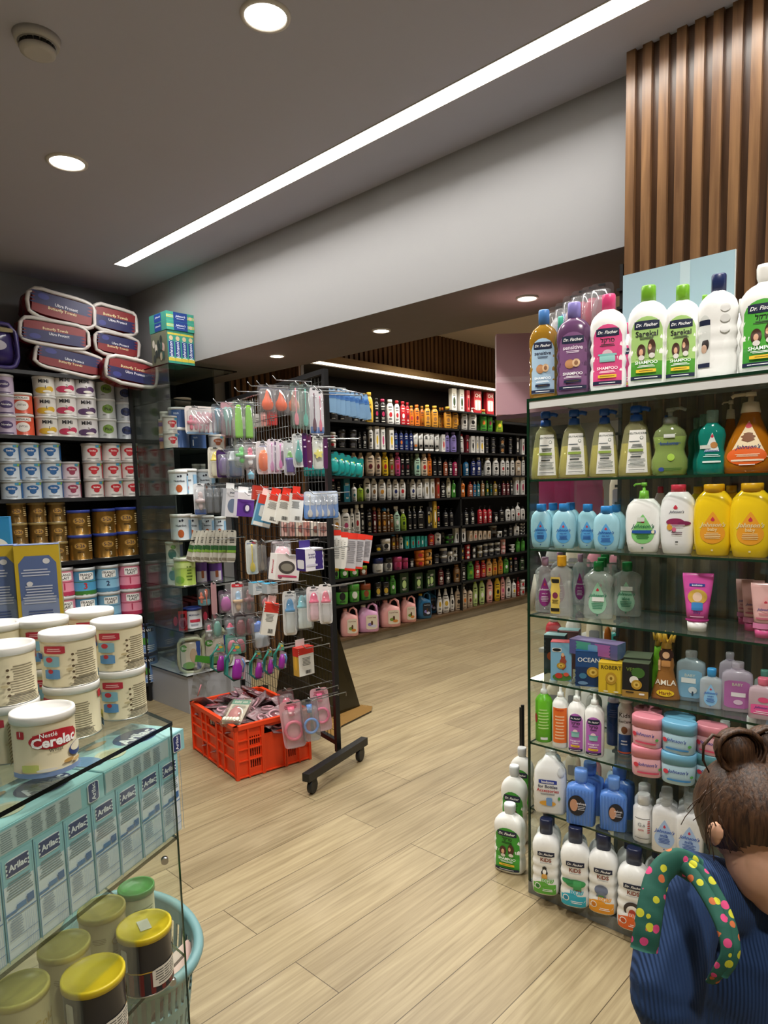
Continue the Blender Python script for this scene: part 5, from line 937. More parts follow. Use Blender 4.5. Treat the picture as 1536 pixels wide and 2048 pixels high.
p=onZ(247,1441,ZT); q=onY(247,1253,p.y+.03); HT=max(.115,min(.15,(q.z-ZT)/2))
ctin(33,158,1553,'cereal tin with red oval logo standing alone in front on the counter','front',.12)
for lv in (0,1):
    s_=('lower','upper')[lv]
    ctin(-30,84,1528,'cream cereal tin, %s of the stack at the picture edge'%s_,'back',-.1,lv)
    ctin(98,205,1480,'cream cereal tin, %s of the middle stack on the counter'%s_,'back',-.05 if lv else -.5,lv)
    ctin(207,287,1441,'cream cereal tin, %s of the stack nearest the counter corner'%s_,'back',.15,lv)
    ctin(150,236,1405,'cream cereal tin, %s of the stack behind the corner stack'%s_,'back',.3,lv)
    ctin(52,150,1434,'cream cereal tin, %s of the stack behind the middle one'%s_,'back',.2,lv)
    ctin(-35,48,1450,'cream cereal tin, %s of the rear stack by the picture edge'%s_,'back',.2,lv)
# tall cartons behind the tins
def tallbox(w,d,h,k):
    key=('tb',w,d,h,k)
    if key not in _T:
        D=(('rr',0,.54,.84,.76,'#5f74a8'),('rr',0,.40,.84,.46,'#8c9cc4'),('rr',0,.28,.84,.22,'#c2c8d8'),('ell',.2,.88,.16,.04,'#e8e8ee'),('lines',-.05,.8,.7,.06,'#d0d6ea',3),('lines',0,.64,.76,.14,'#cdd4e8',7),('ell',-.2,.72,.14,.035,'#e8e8ee'),('lines',0,.45,.76,.16,'#4a5c94',8),('lines',0,.26,.7,.12,'#4f5f94',4),('bars',.05,.07,.5,.1,'#20242c'))
        _T[key]=carton(w,d,h,'#d9b92c' if k=='y' else '#2c8cc9',D if k=='y' else (('ell',.05,.8,.8,.14,'#eaf0f4'),('text',.05,.8,.4,.05,'#2c4a8c','nestogen')),side='#8c8c5a' if k=='y' else '#237ab4',top='#6f82b4' if k=='y' else '#2c8cc9')
    return _T[key]
p=W(80,1170,1.93); hb=CAM.z+(ray(80,1088)*1.93).z-ZT
put(tallbox(.112,.05,hb,'y'),'cereal_carton',(p.x,p.y,ZT+.001),-.42,'tall blue and yellow cereal carton standing behind the cream tins','box')
p=W(5,1175,1.93); put(tallbox(.112,.05,hb,'y'),'cereal_carton',(p.x-.012,p.y,ZT+.001),-.42,'tall blue and yellow cereal carton cut by the picture edge','box')
p=W(-6,1090,2.1); put(tallbox(.12,.05,CAM.z+(ray(5,1034)*2.1).z-ZT,'b'),'cereal_carton',(p.x-.02,p.y,ZT+.001),-.42,'bright blue carton with a white cloud behind the tall cartons','box')
# cartons in the counter
def wbadge(cx,cz,w,h): return (('rr',cx,cz,w*1.08,h*1.3,'#eef4f6'),('wavy',cx,cz,w,h*1.1,'#1f2c68'),('text',cx,cz,w*.86,h*.7,'#f2f4fa','Arilac',None,0,.035))
key='ari'
_T[key]=carton(.067,.12,.188,'#93c8d2',(('rect',0,.36,.94,.70,'#dfe8ee'),)+wbadge(0,.86,.66,.13)+(('lines',0,.66,.84,.18,'#7f929c',7),('rect',-.30,.445,.34,.025,'#4f7fb4'),('rect',0,.47,.3,.05,'#4f7fb4'),('rect',.28,.49,.22,.08,'#3f6ca4'),('rect',0,.41,.9,.012,'#4f7fb4'),('lines',-.2,.3,.42,.18,'#8fa0b8',7),('rect',0,.2,.9,.006,'#5f84b4'),('rect',0,.12,.9,.006,'#5f84b4'))+tuple(('rect',.06+.055*i,.2,.006,.38,'#7f9cc4') for i in range(7))+(('rect',.49,.5,.02,.98,'#4f86a8'),),side='#6fa9b8',top='#7fb9c4')
AR='cereal cartons in the glass counter'
for i in range(13):
    x,y=pl(.039+.0695*i,.02+.062); put(_T[key],'cereal_carton',(x,y,.6556),rzf,'pale teal standing cereal carton, %s from the counter corner'%ordn(i),'box',AR)
def flatari():
    mb=MB(); w_,d_,h_=.262,.15,.048
    mb=MB(); c=mat('#8fc6cc',.4,'card'); mb.box(-w_/2,w_/2,-d_/2,d_/2,0,h_,c)
    k=MB(); F1=lambda x,z,o:(x,-d_/2-o,z); T1=lambda x,z,o:(x,z,h_+o)
    decals(k,[('rect',-.03,h_/2,.2,h_*.84,'#b9c6c8')]+[('lines',-.10+.032*i,h_/2,.026,h_*.74,'#7c8a90',9) for i in range(5)]+[('rr',.1,h_/2,.03,h_*.84,'#e8eef0'),('rr',.1,h_/2,.026,h_*.78,'#1f2c68'),('vtext',.1,h_/2,.03,h_*.7,'#f2f4fa','Arilac')],F1)
    decals(k,[('rect',0,0,w_*.98,d_*.96,'#a3d2d4'),('ell',.055,.0,.115,.085,'#1f2c68'),('text',.055,.0,.1,.045,'#f2f4fa','Arilac',None,0,.04),('ell',-.05,-.02,.07,.06,'#cdd0b4'),('ell',-.05,-.02,.05,.04,'#b8b48c'),('ell',-.1,.0,.05,.08,'#4f86bc'),('lines',-.03,.05,.06,.02,'#6f8a90',3),('ell',-.02,.045,.06,.02,'#c2a070')],T1)
    return mb.mesh('flat_carton'),[('printed_label',k.mesh('fl'))]
FA=flatari()
for i in range(4):
    x,y=pl(.115+.266*i,.02+.078); put(FA,'cereal_carton',(x,y,.6556+.1885),rzf,'pale teal carton lying flat on the standing ones, %s from the corner'%ordn(i),'box',AR)
TB='tins on the counter\'s lower shelf'
def lowtin(u,v,h,r,T,lab):
    p=onZ(u,v,.36+h); put(T(r,h),'milk_tin',(p.x,p.y,.3606),math.atan2(-p.x,p.y)+.2,lab,'tin',TB)
yl=lambda r,h:tin(r,h,'#26262a','#d6c022',(('rect',0,.22,1.7,.4,'#6a1a1e'),('rect',0,.44,1.7,.02,'#c9a23a'),('rr',.3,.3,.62,.34,'#d9d6cc'),('lines',.3,.3,.54,.28,'#5a5a58',6),('rr',-.55,.66,.16,.4,'#c8c8c4'),('ell',.75,.55,.07,.3,'#d9b45a'),('ell',.7,.62,.1,.06,'#d9b45a'),('ell',.8,.5,.1,.06,'#d9b45a'),('ell',.7,.42,.1,.06,'#d9b45a'),('text',1.1,.55,.3,.12,'#e6dcc0','oats')),.07,lidover=1.05)
gt=lambda r,h:tin(r,h,'#cdbf8e','#c9bb5a',(('lines',-.2,.7,.3,.1,'#9a8a5a',4),('text',.3,.65,.5,.16,'#b49a4a','Gold'),('lines',.0,.4,.5,.2,'#a3946a',5)),.06,rim='#c9b06a',foil=False)
lowtin(288,1849,.135,.056,yl,'dark tin with yellow lid carrying a price sticker on the lower shelf')
lowtin(186,1945,.135,.058,yl,'dark tin with yellow lid, nearest on the lower shelf')
lowtin(272,1772,.15,.04,lambda r,h:tin(r,h,'#c9d3b4','#2f8a34',(('lines',.1,.7,.6,.2,'#8a9a7a',4),),.07,lidover=1.06),'pale tin with green lid on the lower shelf')
lowtin(203,1815,.155,.05,gt,'cream gold-rimmed tin beside the green-lidded one')
lowtin(128,1888,.155,.05,gt,'cream gold-rimmed tin, middle of the back row')
lowtin(38,1975,.155,.052,gt,'cream gold-rimmed tin by the picture edge on the lower shelf')
p=onZ(288,1849,.4955); st_=link('price_sticker',MB().box(-.012,.012,-.02,.02,0,.0008,mat('#d8d6cc',.5)).mesh('ps'),None,(0,0,.133)); 
st_.parent=[o for o in COL.objects if o.parent and o.parent.name.startswith('milk_tin') and o.name.startswith('lid')][0]
# laundry basket
def basket():
    mb=MB(); m=mat('#6f989c',.45); n=44; rx,ry=.15,.23; H_=.27
    def P(t,z,k=1): f=.8+.2*(z/H_); return Vector((rx*f*k*math.cos(t),ry*f*k*math.sin(t),z))
    def band(z0,z1,t0=0,t1=2*PI,seg=n,th=.965):
        vs=[];fs=[]
        for i in range(seg+1):
            t_=t0+(t1-t0)*i/seg; vs+= [P(t_,z0),P(t_,z1),P(t_,z1,th),P(t_,z0,th)]
        for i in range(seg):
            for k in range(4): a=i*4+k;b=i*4+(k+1)%4; fs.append((a,b,b+4,a+4))
        mb.add(vs,fs,m)
    band(0,.07); band(.135,.165); band(.235,H_)
    for i in range(n): t_=2*PI*i/n; band(.07,.135,t_,t_+2*PI/n*.5,1); band(.165,.235,t_,t_+2*PI/n*.45,1)
    vs=[P(2*PI*i/n,0.0,.97) for i in range(n)]; mb.add(vs,[tuple(range(n))],m)
    rm=MB(); rm.tube([P(2*PI*i/n,H_,1.05) for i in range(n)],.014,m,8,closed=True)
    return mb.mesh('basket'),[('rim',rm.mesh('rim'))]
put(basket(),'laundry_basket',(.742,1.71,.001),-.1,'teal plastic basket on the floor behind the counter corner','basket')
for i,(x,y,rz,c1,c2,lab) in enumerate(((.76,1.66,.4,'#c9a9a0','#8e2430','pale pink and red carton tilted in the teal basket'),(.69,1.70,.9,'#b9b4a8','#7a2a34','grey and red carton under the others in the teal basket'))):
    put(carton(.15,.05,.2,c1,(('rect',0,.5,.9,.4,c2),('lines',0,.8,.6,.2,'#6a5a5a',3))),'food_carton',(x,y,.06+.0*i),0,lab,'box','things in the teal basket',rot=(.5,.2*i,rz))
mb=MB(); mb.loft([(0,.05,.05,2),(.03,.06,.055,2),(.08,.045,.045,2),(.1,.01,.01,2)],mat('#9fc42c',.4),16); put((mb.mesh('gb'),[]),'plastic_bag',(.64,1.60,.2),0,'lime green bag in the teal basket below the shelf','bag','things in the teal basket')
# ================================================================ wire display stand
ang=math.radians(12); PD=Vector((math.sin(ang),math.cos(ang),0)); PN=Vector((-math.cos(ang),math.sin(ang),0)); S0=Vector((2.30,2.62,0)); LP=1.28
t=empty('wire_display_stand',S0); t.rotation_euler=(0,0,0)
tag(t,'black wire mesh display stand on casters hung with baby accessories','display stand')
def along(a,z,d=0): return PD*a+PN*d+Vector((0,0,z))
fr=MB()
def bar(mb,a,b,hw,m):
    a,b=Vector(a),Vector(b); k=(b-a).normalized(); u=k.cross(Vector((0,0,1))); u=u.normalized() if u.length>.1 else PN.copy(); v_=k.cross(u)
    vs=[p_+u*sx*hw+v_*sy*hw for p_ in (a,b) for sx,sy in ((-1,-1),(1,-1),(1,1),(-1,1))]
    mb.add(vs,[(3,2,1,0),(4,5,6,7),(0,1,5,4),(1,2,6,5),(2,3,7,6),(3,0,4,7)],m); return mb
for nm,a,b in (('post',along(0,.08),along(0,2.045)),('post',along(LP,.08),along(LP,2.045)),('crossbar',along(0,2.035),along(LP,2.035)),('crossbar',along(0,.13),along(LP,.13))): link(nm,bar(MB(),a,b,.0125,BLK).mesh(nm),t)
wg=MB(); z=.19
while z<2.0: wg.tube([along(0,z,.004),along(LP,z,.004)],.0017,BLK,4); z+=.062
a=.035
while a<LP: wg.tube([along(a,.13),along(a,2.03)],.0017,BLK,4); a+=.036
link('wire_grid',wg.mesh('grid'),t)
def foot(base):
    bd=(onZ(729,1474,.115)-onZ(611,1548,.115)); bd.z=0; L_=bd.length; bd.normalize(); c0=(onZ(729,1474,.115)+onZ(611,1548,.115))/2-S0; c0.z=0
    c0=c0 if base==0 else c0+PD*LP
    fbo=link('foot_bar',bar(MB(),c0-bd*L_/2+Vector((0,0,.095)),c0+bd*L_/2+Vector((0,0,.095)),.02,BLK).mesh('fb'),t)
    for s_ in (-1,1):
        q=c0+bd*(L_/2-.05)*s_; c=MB(); c.loft([(-.012,.034,.034,2),(-.010,.036,.036,2),(.010,.036,.036,2),(.012,.034,.034,2)],mat('#17181a',.5),20); c.xf(Matrix.Translation((q.x,q.y,.037))@Matrix.Rotation(.4,4,'Z')@Matrix.Rotation(PI/2,4,'X'))
        c.box(q.x-.015,q.x+.015,q.y-.018,q.y+.018,.06,.078,BLK); link('caster',c.mesh('cs'),fbo)
foot(0); foot(1)
def HP(u,v,d): return onP(u,v,S0+PN*d,PN)
def hook(u,v,d=.2,flip=False):
    p=HP(u,v,d)-S0; q=p-PN*(d-.004); mb=MB(); mb.tube([q-Vector((0,0,.02)),q,p-Vector((0,0,.006))+PN*-.02,p+Vector((0,0,.014))],.0026,mat('#a8acb0',.3,'metal'),5)
    link('hook',mb.mesh('hook'),t)
HG='accessories hung on the wire stand'
PROF={'pear':[(.13,.2),(.17,.5),(.3,.66),(.42,.58),(.55,.32),(.7,.16),(.8,.1)],'spoon':[(.07,.14),(.1,.36),(.2,.44),(.3,.3),(.36,.1),(.75,.09),(.84,.16),(.88,.08)],
 'brush':[(.07,.14),(.3,.13),(.45,.2),(.56,.42),(.72,.5),(.82,.4),(.86,.2)],'comb':[(.06,.5),(.12,.62),(.45,.6),(.75,.5),(.86,.36),(.88,.2)],
 'bottle':[(.06,.5),(.08,.6),(.28,.62),(.34,.55),(.42,.62),(.52,.6),(.54,.72),(.6,.72),(.61,.55),(.72,.5),(.8,.34),(.84,.12)],
 'paci':[(.16,.1),(.22,.34),(.3,.38),(.38,.22),(.40,.8),(.5,.84),(.52,.3),(.6,.4),(.68,.36),(.74,.12)],'cup':[(.08,.5),(.12,.6),(.4,.66),(.42,.74),(.5,.74),(.52,.5),(.62,.36),(.7,.16)],
 'lump':[(.1,.3),(.18,.7),(.4,.76),(.6,.6),(.72,.3)],'cone':[(.05,.7),(.1,.8),(.3,.72),(.32,.8),(.38,.7),(.55,.62),(.57,.7),(.75,.5),(.78,.55),(.86,.1)]}
def hpack(w,h,card,kind,c,extra=(),clear=False,c2=None,dome=True):
    key=('hp',round(w,3),round(h,3),card,kind,c,str(extra),clear,c2)
    if key in _T: return _T[key]
    mb=MB(); a=w/2; n=20; pts=[]
    for i in range(n):
        t_=2*PI*(i+.5)/n; c_,s_=math.cos(t_),math.sin(t_); pts.append((a*math.copysign(abs(c_)**.25,c_),-h/2+h/2*math.copysign(abs(s_)**.25,s_)))
    mb.poly(pts,-.0008,.0008,mat(card,.3,'film' if clear else 'card'))
    parts=[]
    pr=PROF.get(kind)
    dz=.42*w if kind not in('spoon','brush','comb') else .22*w
    if pr:
        pb=MB(); k=.5 if kind in('spoon',) else .5
        secs=[(-h+z_*h,a*f,max(.003,dz*.5*f),2.3,0,-dz*.5) for z_,f in pr]
        if c2:
            m_=len(secs)//2; pb.loft(secs[:m_+1],mat(c2,.25,'clear' if c2=='#e8ecee' else 'plastic'),14); pb.loft(secs[m_:],mat(c,.25),14)
        else: pb.loft(secs,mat(c,.25),14)
        parts.append(('product',pb.mesh('prod')))
    elif kind=='star':
        pb=MB(); q=[]
        for i in range(20):
            t_=2*PI*i/20; r_=a*(.78 if i%4 in(1,2) else .5); q.append((r_*math.cos(t_),-h*.55+r_*math.sin(t_)))
        pb.poly(q,-.014,-.002,mat(c,.35)); parts.append(('product',pb.mesh('star')))
    elif kind=='ring':
        pb=MB(); pb.tube([(a*.72*math.cos(2*PI*i/24),-.012,-h*.62+a*.8*math.sin(2*PI*i/24)) for i in range(24)],a*.15,mat(c,.25),8,closed=True)
        pb.loft([(-h*.3,a*.25,.008,3,0,-.01),(-h*.12,a*.3,.008,3,0,-.01)],mat(c,.25),10); parts.append(('product',pb.mesh('ring')))
    elif kind=='set':
        for sx,kk,cc in ((-.4,'paci',c),(.36,'brush',c2 or c)):
            pb=MB(); pb.loft([(-h+z_*h*.92,a*.5*f,max(.002,.012*f),2.3,sx*a,-.008) for z_,f in PROF[kk]],mat(cc,.25),12); parts.append(('product',pb.mesh('setp')))
    if dome and kind:
        bl=MB(); e=-h*.93; bl.loft([(e,a*.7,dz*.5+.002,4,0,-dz*.5-.001),(e+.01,a*.86,dz*.58+.002,4,0,-dz*.5-.001),(-h*.2,a*.84,dz*.58+.002,4,0,-dz*.5-.001),(-h*.16,a*.6,dz*.4,4,0,-dz*.5)],mat('#f4f6f8',.1,'film'),16)
        parts.append(('blister',bl.mesh('bl')))
    D=[('rr',0,-.035*h,w*.3,.02*h+.004,'#26282c')]+[(q[0],q[1]*w,q[2]*h,q[3]*w,q[4]*h)+tuple(q[5:]) for q in extra]
    lb=MB(); decals(lb,D,lambda x,z,o:(x,-.0008-o,z)); parts.append(('printed_card',lb.mesh('pc')))
    _T[key]=(mb.mesh('card'),parts); return _T[key]
hdr=lambda c,txt,tc='#ffffff':(('rr',0,-.1,.86,.1,c),('text',0,-.1,.6,.05,tc,txt))
foc=(('text',0,-.1,.7,.07,'#5a6070','for baby'),('lines',0,-.17,.6,.04,'#8a90a0',2))
pur=(('rr',.38,-.5,.16,.92,'#4a1f5a'),('ell',.38,-.2,.12,.06,'#d9c4de'),('ell',.38,-.36,.12,.06,'#d9c4de'))
def hang(u0,u1,v0,v1,T,name,lab,cat='hanging pack',d=.2,n=1,step=.022,roll=0,yaw=0,hk=True):
    u=(u0+u1)/2; p=HP(u,v0,d); wd=(u1-u0)/F*depth(p); h=(v1-v0)/F*depth(p)
    rz=math.atan2(-p.x,p.y)+.15+yaw
    if hk: hook(u,v0+3,d+.02)
    for i in range(n):
        q=p-PN*step*i
        lb_=lab if i==0 else ('%s, %s behind the front one'%(lab,ordn(i)) if n>2 else lab+', the one behind')
        put(T(wd,h),name,(q.x,q.y,q.z),0,lb_,cat,HG,rot=(0,roll+random.uniform(-.02,.02),rz+random.uniform(-.03,.03)))
H=lambda *a,**k:(lambda w,h:hpack(w,h,*a,**k))
hang(369,409,812,868,H('#ece4e0','set','#d8607c',(('text',-.1,-.1,.6,.06,'#8a8a90','baby care'),('rect',0,-.95,.9,.08,'#8fb0d0')),c2='#e87a90'),'grooming_set','pink nail and brush set on white card',n=4,step=.03)
hang(422,445,808,868,H('#c9d3da','brush','#4f7f94',foc,clear=True),'hair_brush_pack','slate blue brush in clear pack',n=2)
hang(440,462,804,875,H('#d8b8c0','brush','#6fa09a',(('rr',0,-.1,.9,.16,'#b58a94'),),clear=True),'hair_brush_pack','grey green brush in rounded clear pack',n=2)
hang(463,488,800,880,H('#d6dcd4','comb','#7fc42c',foc,clear=True),'comb_pack','lime green comb in clear pack',n=2,step=.06)
hang(514,550,769,828,H('#d9d6d8','pear','#e85a1c',(('rr',0,-.13,.7,.07,'#5a6070'),),clear=True),'nasal_aspirator_pack','orange pear-shaped aspirator in clear pack',n=3,step=.075)
hang(579,600,765,856,H('#cfe0d8','spoon','#e28a9a',foc,clear=True),'spoon_pack','pink spoon in pale clear pack')
hang(598,621,768,858,H('#cfe0d8','spoon','#5fb0a0',foc,clear=True),'spoon_pack','teal spoon in pale clear pack')
hang(618,636,775,868,H('#c9c6cc','spoon','#5a1f3c',(('rect',0,-.9,.9,.14,'#4f6fa8'),)),'spoon_pack','dark plum spoon on grey card')
hang(632,646,782,868,H('#c9c6cc','spoon','#c9607c',(('rect',0,-.9,.9,.14,'#4f6fa8'),)),'spoon_pack','rose spoon on grey card next to the post')
for u,v in ((545,757),(495,769),(513,767),(469,780),(426,802)): hook(u,v,.22)
hang(415,445,894,956,H('#e6e4dc','bottle','#e0c81f',(('ell',0,-.84,.6,.14,'#c8342c'),('text',-.1,-.08,.6,.06,'#8a8a90','bottle')),c2='#e8e4c8'),'bottle_pack','yellow baby bottle on white card',n=1)
hang(432,456,900,955,H('#4a2a6a','lump','#5a3a80',()),'bottle_pack','purple backed card behind the yellow bottle',n=2)
hang(450,478,892,957,H('#c9ccd0','bottle','#c8ced4',foc,clear=True,c2='#22406a'),'bottle_pack','clear bottle with dark blue base',n=2)
hang(466,496,880,935,H('#cfd6cf','paci','#3fb040',foc,clear=True),'pacifier_pack','green pacifier in clear pack')
hang(485,511,880,940,H('#d6d0d0','paci','#c8486c',foc,clear=True,c2='#d9dcde'),'pacifier_pack','raspberry pink pacifier in clear pack')
hang(492,509,935,960,H('#d6d0d0','cup','#4fb0d0',(),clear=True),'pacifier_pack','small sky blue teat low on the grid',hk=False)
hang(511,538,882,948,H('#dcd8dc','lump','#e2661c',(('text',0,-.1,.6,.08,'#4a4a60','soft'),('rr',0,-.16,.6,.03,'#7a86b0'))),'teether_pack','orange teether on white card')
hang(534,552,878,947,H('#e0d6e0','spoon','#c98ab8',pur),'spoon_pack','purple edged card with mauve spoon',n=2,step=.03)
hang(552,568,881,940,H('#e0d6e0','spoon','#d06ab0',(('rr',.3,-.6,.5,.5,'#4a1f4a'),)),'spoon_pack','pink spoon card between purple edges')
hang(566,589,881,950,H('#d9dce0','cup','#5f9a3c',pur,c2='#5a3a9c'),'cup_pack','green and violet pack on pale card')
hang(583,606,867,934,H('#e2e2e2','pear','#3fa8a0',foc),'nasal_aspirator_pack','teal aspirator on white card')
hang(603,613,866,934,H('#4a1f5a','','#4a1f5a',(('ell',0,-.2,.5,.05,'#d9c4de'),('ell',0,-.4,.5,.05,'#d9c4de'))),'slim_card_pack','dark purple slim card beside the teal aspirator',hk=False)
hang(612,622,869,936,H('#5a1f4a','','#5a1f4a',(('ell',0,-.2,.5,.05,'#d9c4de'),('ell',0,-.8,.5,.05,'#d9c4de'))),'slim_card_pack','plum slim card, second beside the teal aspirator',hk=False)
hang(624,647,872,937,H('#d0d2cc','star','#e6dc5a',foc),'teether_pack','yellow star teether on grey card')
hang(646,655,875,937,H('#4a1f4a','','#4a1f4a',(('ell',0,-.3,.5,.05,'#d9c4de'),)),'slim_card_pack','purple slim card behind the yellow star',hk=False)
hang(386,411,967,1030,H('#d6d8dc','paci','#c9b4b4',(('rect',0,-.9,.9,.16,'#4a6ab0'),('text',0,-.08,.5,.05,'#6a7080','orthodontic'))),'pacifier_pack','cream pacifier on white and blue card',n=1)
hang(408,425,966,1030,H('#9aa0a6','bottle','#5a5f66',(),clear=True),'pacifier_pack','dull grey clear pack in the row behind the cream pacifier',n=7,step=.045)
def hbox(w,h,d,front,side,top,deco=(),tab=None,sdeco=(),win=None):
    key=('hb',round(w,3),round(h,3),d,front,side,top,str(deco))
    if key in _T: return _T[key]
    me,_=carton(w,d,h,front,deco,side=side,top=top,sdeco=sdeco); me=me.copy(); me.transform(Matrix.Translation((0,0,-h)))
    parts=[]
    if tab: parts.append(('hang_tab',MB().box(-w*.3,w*.3,d/2-.001,d/2,-.005,.035,mat(tab,.4,'card')).mesh('tab')))
    _T[key]=(me,parts); return _T[key]
HB=lambda *a,**k:(lambda w,h:hbox(w,h,*a,**k))
hang(449,478,978,1034,HB(.05,'#cfcfd2','#b0b4bc','#e2e2e2',(('ell',0,.4,.7,.5,'#6a7890'),('text',0,.85,.6,.08,'#4a5060','pump')),'#e2e2e2'),'accessory_box','white box with grey blue picture',cat='box',roll=.12,yaw=.3)
hang(472,507,986,1033,HB(.05,'#5a2f8c','#d8d4e0','#e2e0e6',(('rect',0,.86,1,.28,'#e6e4ea'),('ell',.1,.36,.5,.4,'#3f2068'),('ell',.1,.36,.24,.26,'#dcd8e4')),'#e2e2e2'),'accessory_box','white and purple box on the middle row',cat='box',roll=.1,yaw=.2)
rw=HB(.045,'#e9e8e2','#d9d8d2','#d23a28',(('wavy',.1,.88,1.0,.2,'#d23a28'),('lines',-.1,.6,.6,.25,'#6a6a66',7),('bars',.12,.14,.4,.14,'#2a2a2a')),'#d23a28')
hang(518,552,992,1055,HB(.05,'#4f8fb4','#8ab4c8','#d23a28',(('rect',0,.86,1,.28,'#d23a28'),('rr',.05,.5,.7,.36,'#cfd2d0'),('ell',.1,.45,.4,.26,'#8a4a4a'),('rect',0,.08,1,.12,'#e8e8e4')),'#e2e2e2'),'accessory_box','red topped blue box leaning out of the row',cat='box',roll=.3)
hang(536,568,990,1046,rw,'accessory_box','white box with red wavy top, first of three leaning',cat='box',roll=.28)
hang(559,588,990,1044,rw,'accessory_box','white box with red wavy top, second of three leaning',cat='box',roll=.22)
hang(581,607,987,1044,rw,'accessory_box','white box with red wavy top, third of three leaning',cat='box',roll=.12)
hang(506,535,972,1000,HB(.06,'#c23a2a','#a82c20','#d24a38',(('lines',0,.5,.7,.4,'#e6b0a4',3),)),'accessory_box','small red box tucked behind the leaning ones',cat='box',roll=.1)
hang(607,631,983,1038,H('#5f8fd4','spoon','#c4c0bc',(('rr',0,-.25,.94,.5,'#c9d4e6'),('ell',-.2,-.12,.3,.08,'#e6e8ea'))),'spoon_pack','silver spoon on blue and white card',n=5,step=.03)
# fan of white and green bags
for i in range(10):
    u=388+7.6*i; p=HP(u+8,1062-.2*i,.22-.015*i); k=hpack(.062,.205,'#c9c6ba','','#fff',(('rect',0,-.55,1,.14,'#2f5f34'),('rect',0,-.66,1,.08,'#7fa83c'),('lines',0,-.3,.6,.2,'#4a4a48',4),('rect',0,-.9,.9,.08,'#8a8272')))
    put(k,'wipe_bag',(p.x,p.y,p.z),0,'slim white and green bag, %s in the fan on the stand'%ordn(i),'bag',HG,rot=(0,.30-.022*i,-.35+(.28 if i%2 else -.1)))
hook(425,1078,.22)
hang(490,515,1080,1149,H('#d6d8d4','spoon','#e0c832',(('ell',.2,-.08,.4,.06,'#b83a3a'),('text',-.1,-.1,.6,.05,'#3a5a9c','spoons'))),'spoon_pack','yellow spoons on pale card')
hang(513,532,1080,1146,H('#b4aca0','spoon','#7a6a54',(),clear=True),'spoon_pack','brown spoons in clear pack')
hang(541,582,1080,1124,H('#d6ccd0','lump','#d9a8b0',hdr('#cfc8cc','feeding','#5a5a60'),clear=True),'feeding_set_pack','clear hood card behind the tilted window box')
hang(545,598,1108,1160,HB(.07,'#e6dedc','#e8e4e2','#ece8e6',(('ell',-.05,.5,.7,.5,'#4a4440'),('ell',-.05,.5,.5,.3,'#8a8478'),('rr',0,.16,.8,.08,'#c8486c'),('ell',-.3,.1,.16,.1,'#8a4a5c')),'#e2e2e2',sdeco=(('vtext',0,.5,.2,.5,'#c0304c','Manual'),)),'accessory_box','white and pink window box tilted on its hook',cat='box',roll=.14,yaw=.35)
hang(534,556,1114,1163,H('#c9c6d4','pear','#5a2f94',(),clear=True),'nasal_aspirator_pack','purple aspirator in clear pack')
hang(597,640,1096,1140,HB(.08,'#e4e2ea','#3a2a74','#dcd8e4',(('wavy',.25,.5,.4,.9,'#3a2a74'),('text',-.15,.75,.5,.1,'#3a2a74','breast'),('text',-.15,.6,.5,.1,'#3a2a74','pump'),('rr',-.15,.25,.6,.1,'#c9c4d8')),'#3a2a74',sdeco=(('rr',0,.3,.7,.4,'#e4e2ea'),)),'accessory_box','white and violet cube box near the post',cat='box',roll=-.02,yaw=.45)
# lower rows
hang(393,419,1170,1213,H('#26282a','set','#e8642c',(('rr',0,-.8,.9,.26,'#4f9aa8'),('text',0,-.72,.5,.08,'#d8dcdc','soother')),c2='#e8642c'),'pacifier_pack','orange soothers on black and teal card')
hang(421,432,1165,1230,H('#b0888c','','#c8a0a4',()),'slim_card_pack','edge-on rose card beside the orange soothers')
hang(436,463,1180,1227,H('#c9b0c9','lump','#a83a94',(),clear=True),'teether_pack','magenta purple teether in clear pack')
hang(461,487,1164,1232,H('#d6cfd0','paci','#9ac0e0',hdr('#c8303a','baby'),c2='#d8b48c'),'pacifier_pack','pale blue pacifier under a red header')
hang(483,507,1160,1232,H('#b0a8aa','paci','#8a5a5c',(),clear=True),'pacifier_pack','brownish pacifier in clear pack')
hang(500,527,1164,1188,HB(.06,'#d4dade','#b8c4cc','#3f9ac0',(('lines',0,.5,.7,.4,'#8aa0b0',3),)),'accessory_box','small box with bright blue lid, nearer of two',cat='box',yaw=.3)
hang(527,551,1166,1186,HB(.06,'#d4dade','#b8c4cc','#3f9ac0',()),'accessory_box','small box with bright blue lid, farther of two',cat='box',yaw=.3)
hang(518,552,1185,1215,H('#bcb0a4','lump','#c86a74',(),clear=True),'teether_pack','coral teether in clear pack above the leaning box')
hang(530,558,1206,1270,HB(.05,'#e9e8e2','#d9d8d2','#d23a28',(('wavy',0,.86,1.0,.28,'#cf3226'),('lines',-.05,.55,.6,.25,'#6a6a66',6),('bars',.15,.14,.36,.14,'#2a2a2a')),'#e2e2e2'),'accessory_box','red and white box leaning forward low on the stand',cat='box',roll=.22,d=.24)
hang(496,531,1232,1298,H('#c9ccd4','cone','#3f74d8',(),clear=True,c2='#b4bcc8'),'cup_pack','blue lidded stacking cups in clear cone',d=.24,roll=-.12)
hang(564,592,1182,1272,H('#e6e6e6','bottle','#2f8fc8',(('text',0,-.1,.6,.04,'#5a6070','anti colic'),),c2='#d4dadc'),'bottle_pack','baby bottle with bright blue cap on white card')
hang(588,616,1176,1262,H('#dfe4e6','bottle','#6fc0cc',(),clear=True,c2='#d8e4e6'),'bottle_pack','baby bottle with aqua cap in clear pack',n=2)
hang(612,640,1173,1244,H('#e6e0e2','bottle','#d83a6c',(('text',0,-.1,.6,.05,'#5a6070','natural'),),c2='#e8c0cc'),'bottle_pack','baby bottle with hot pink cap on white card')
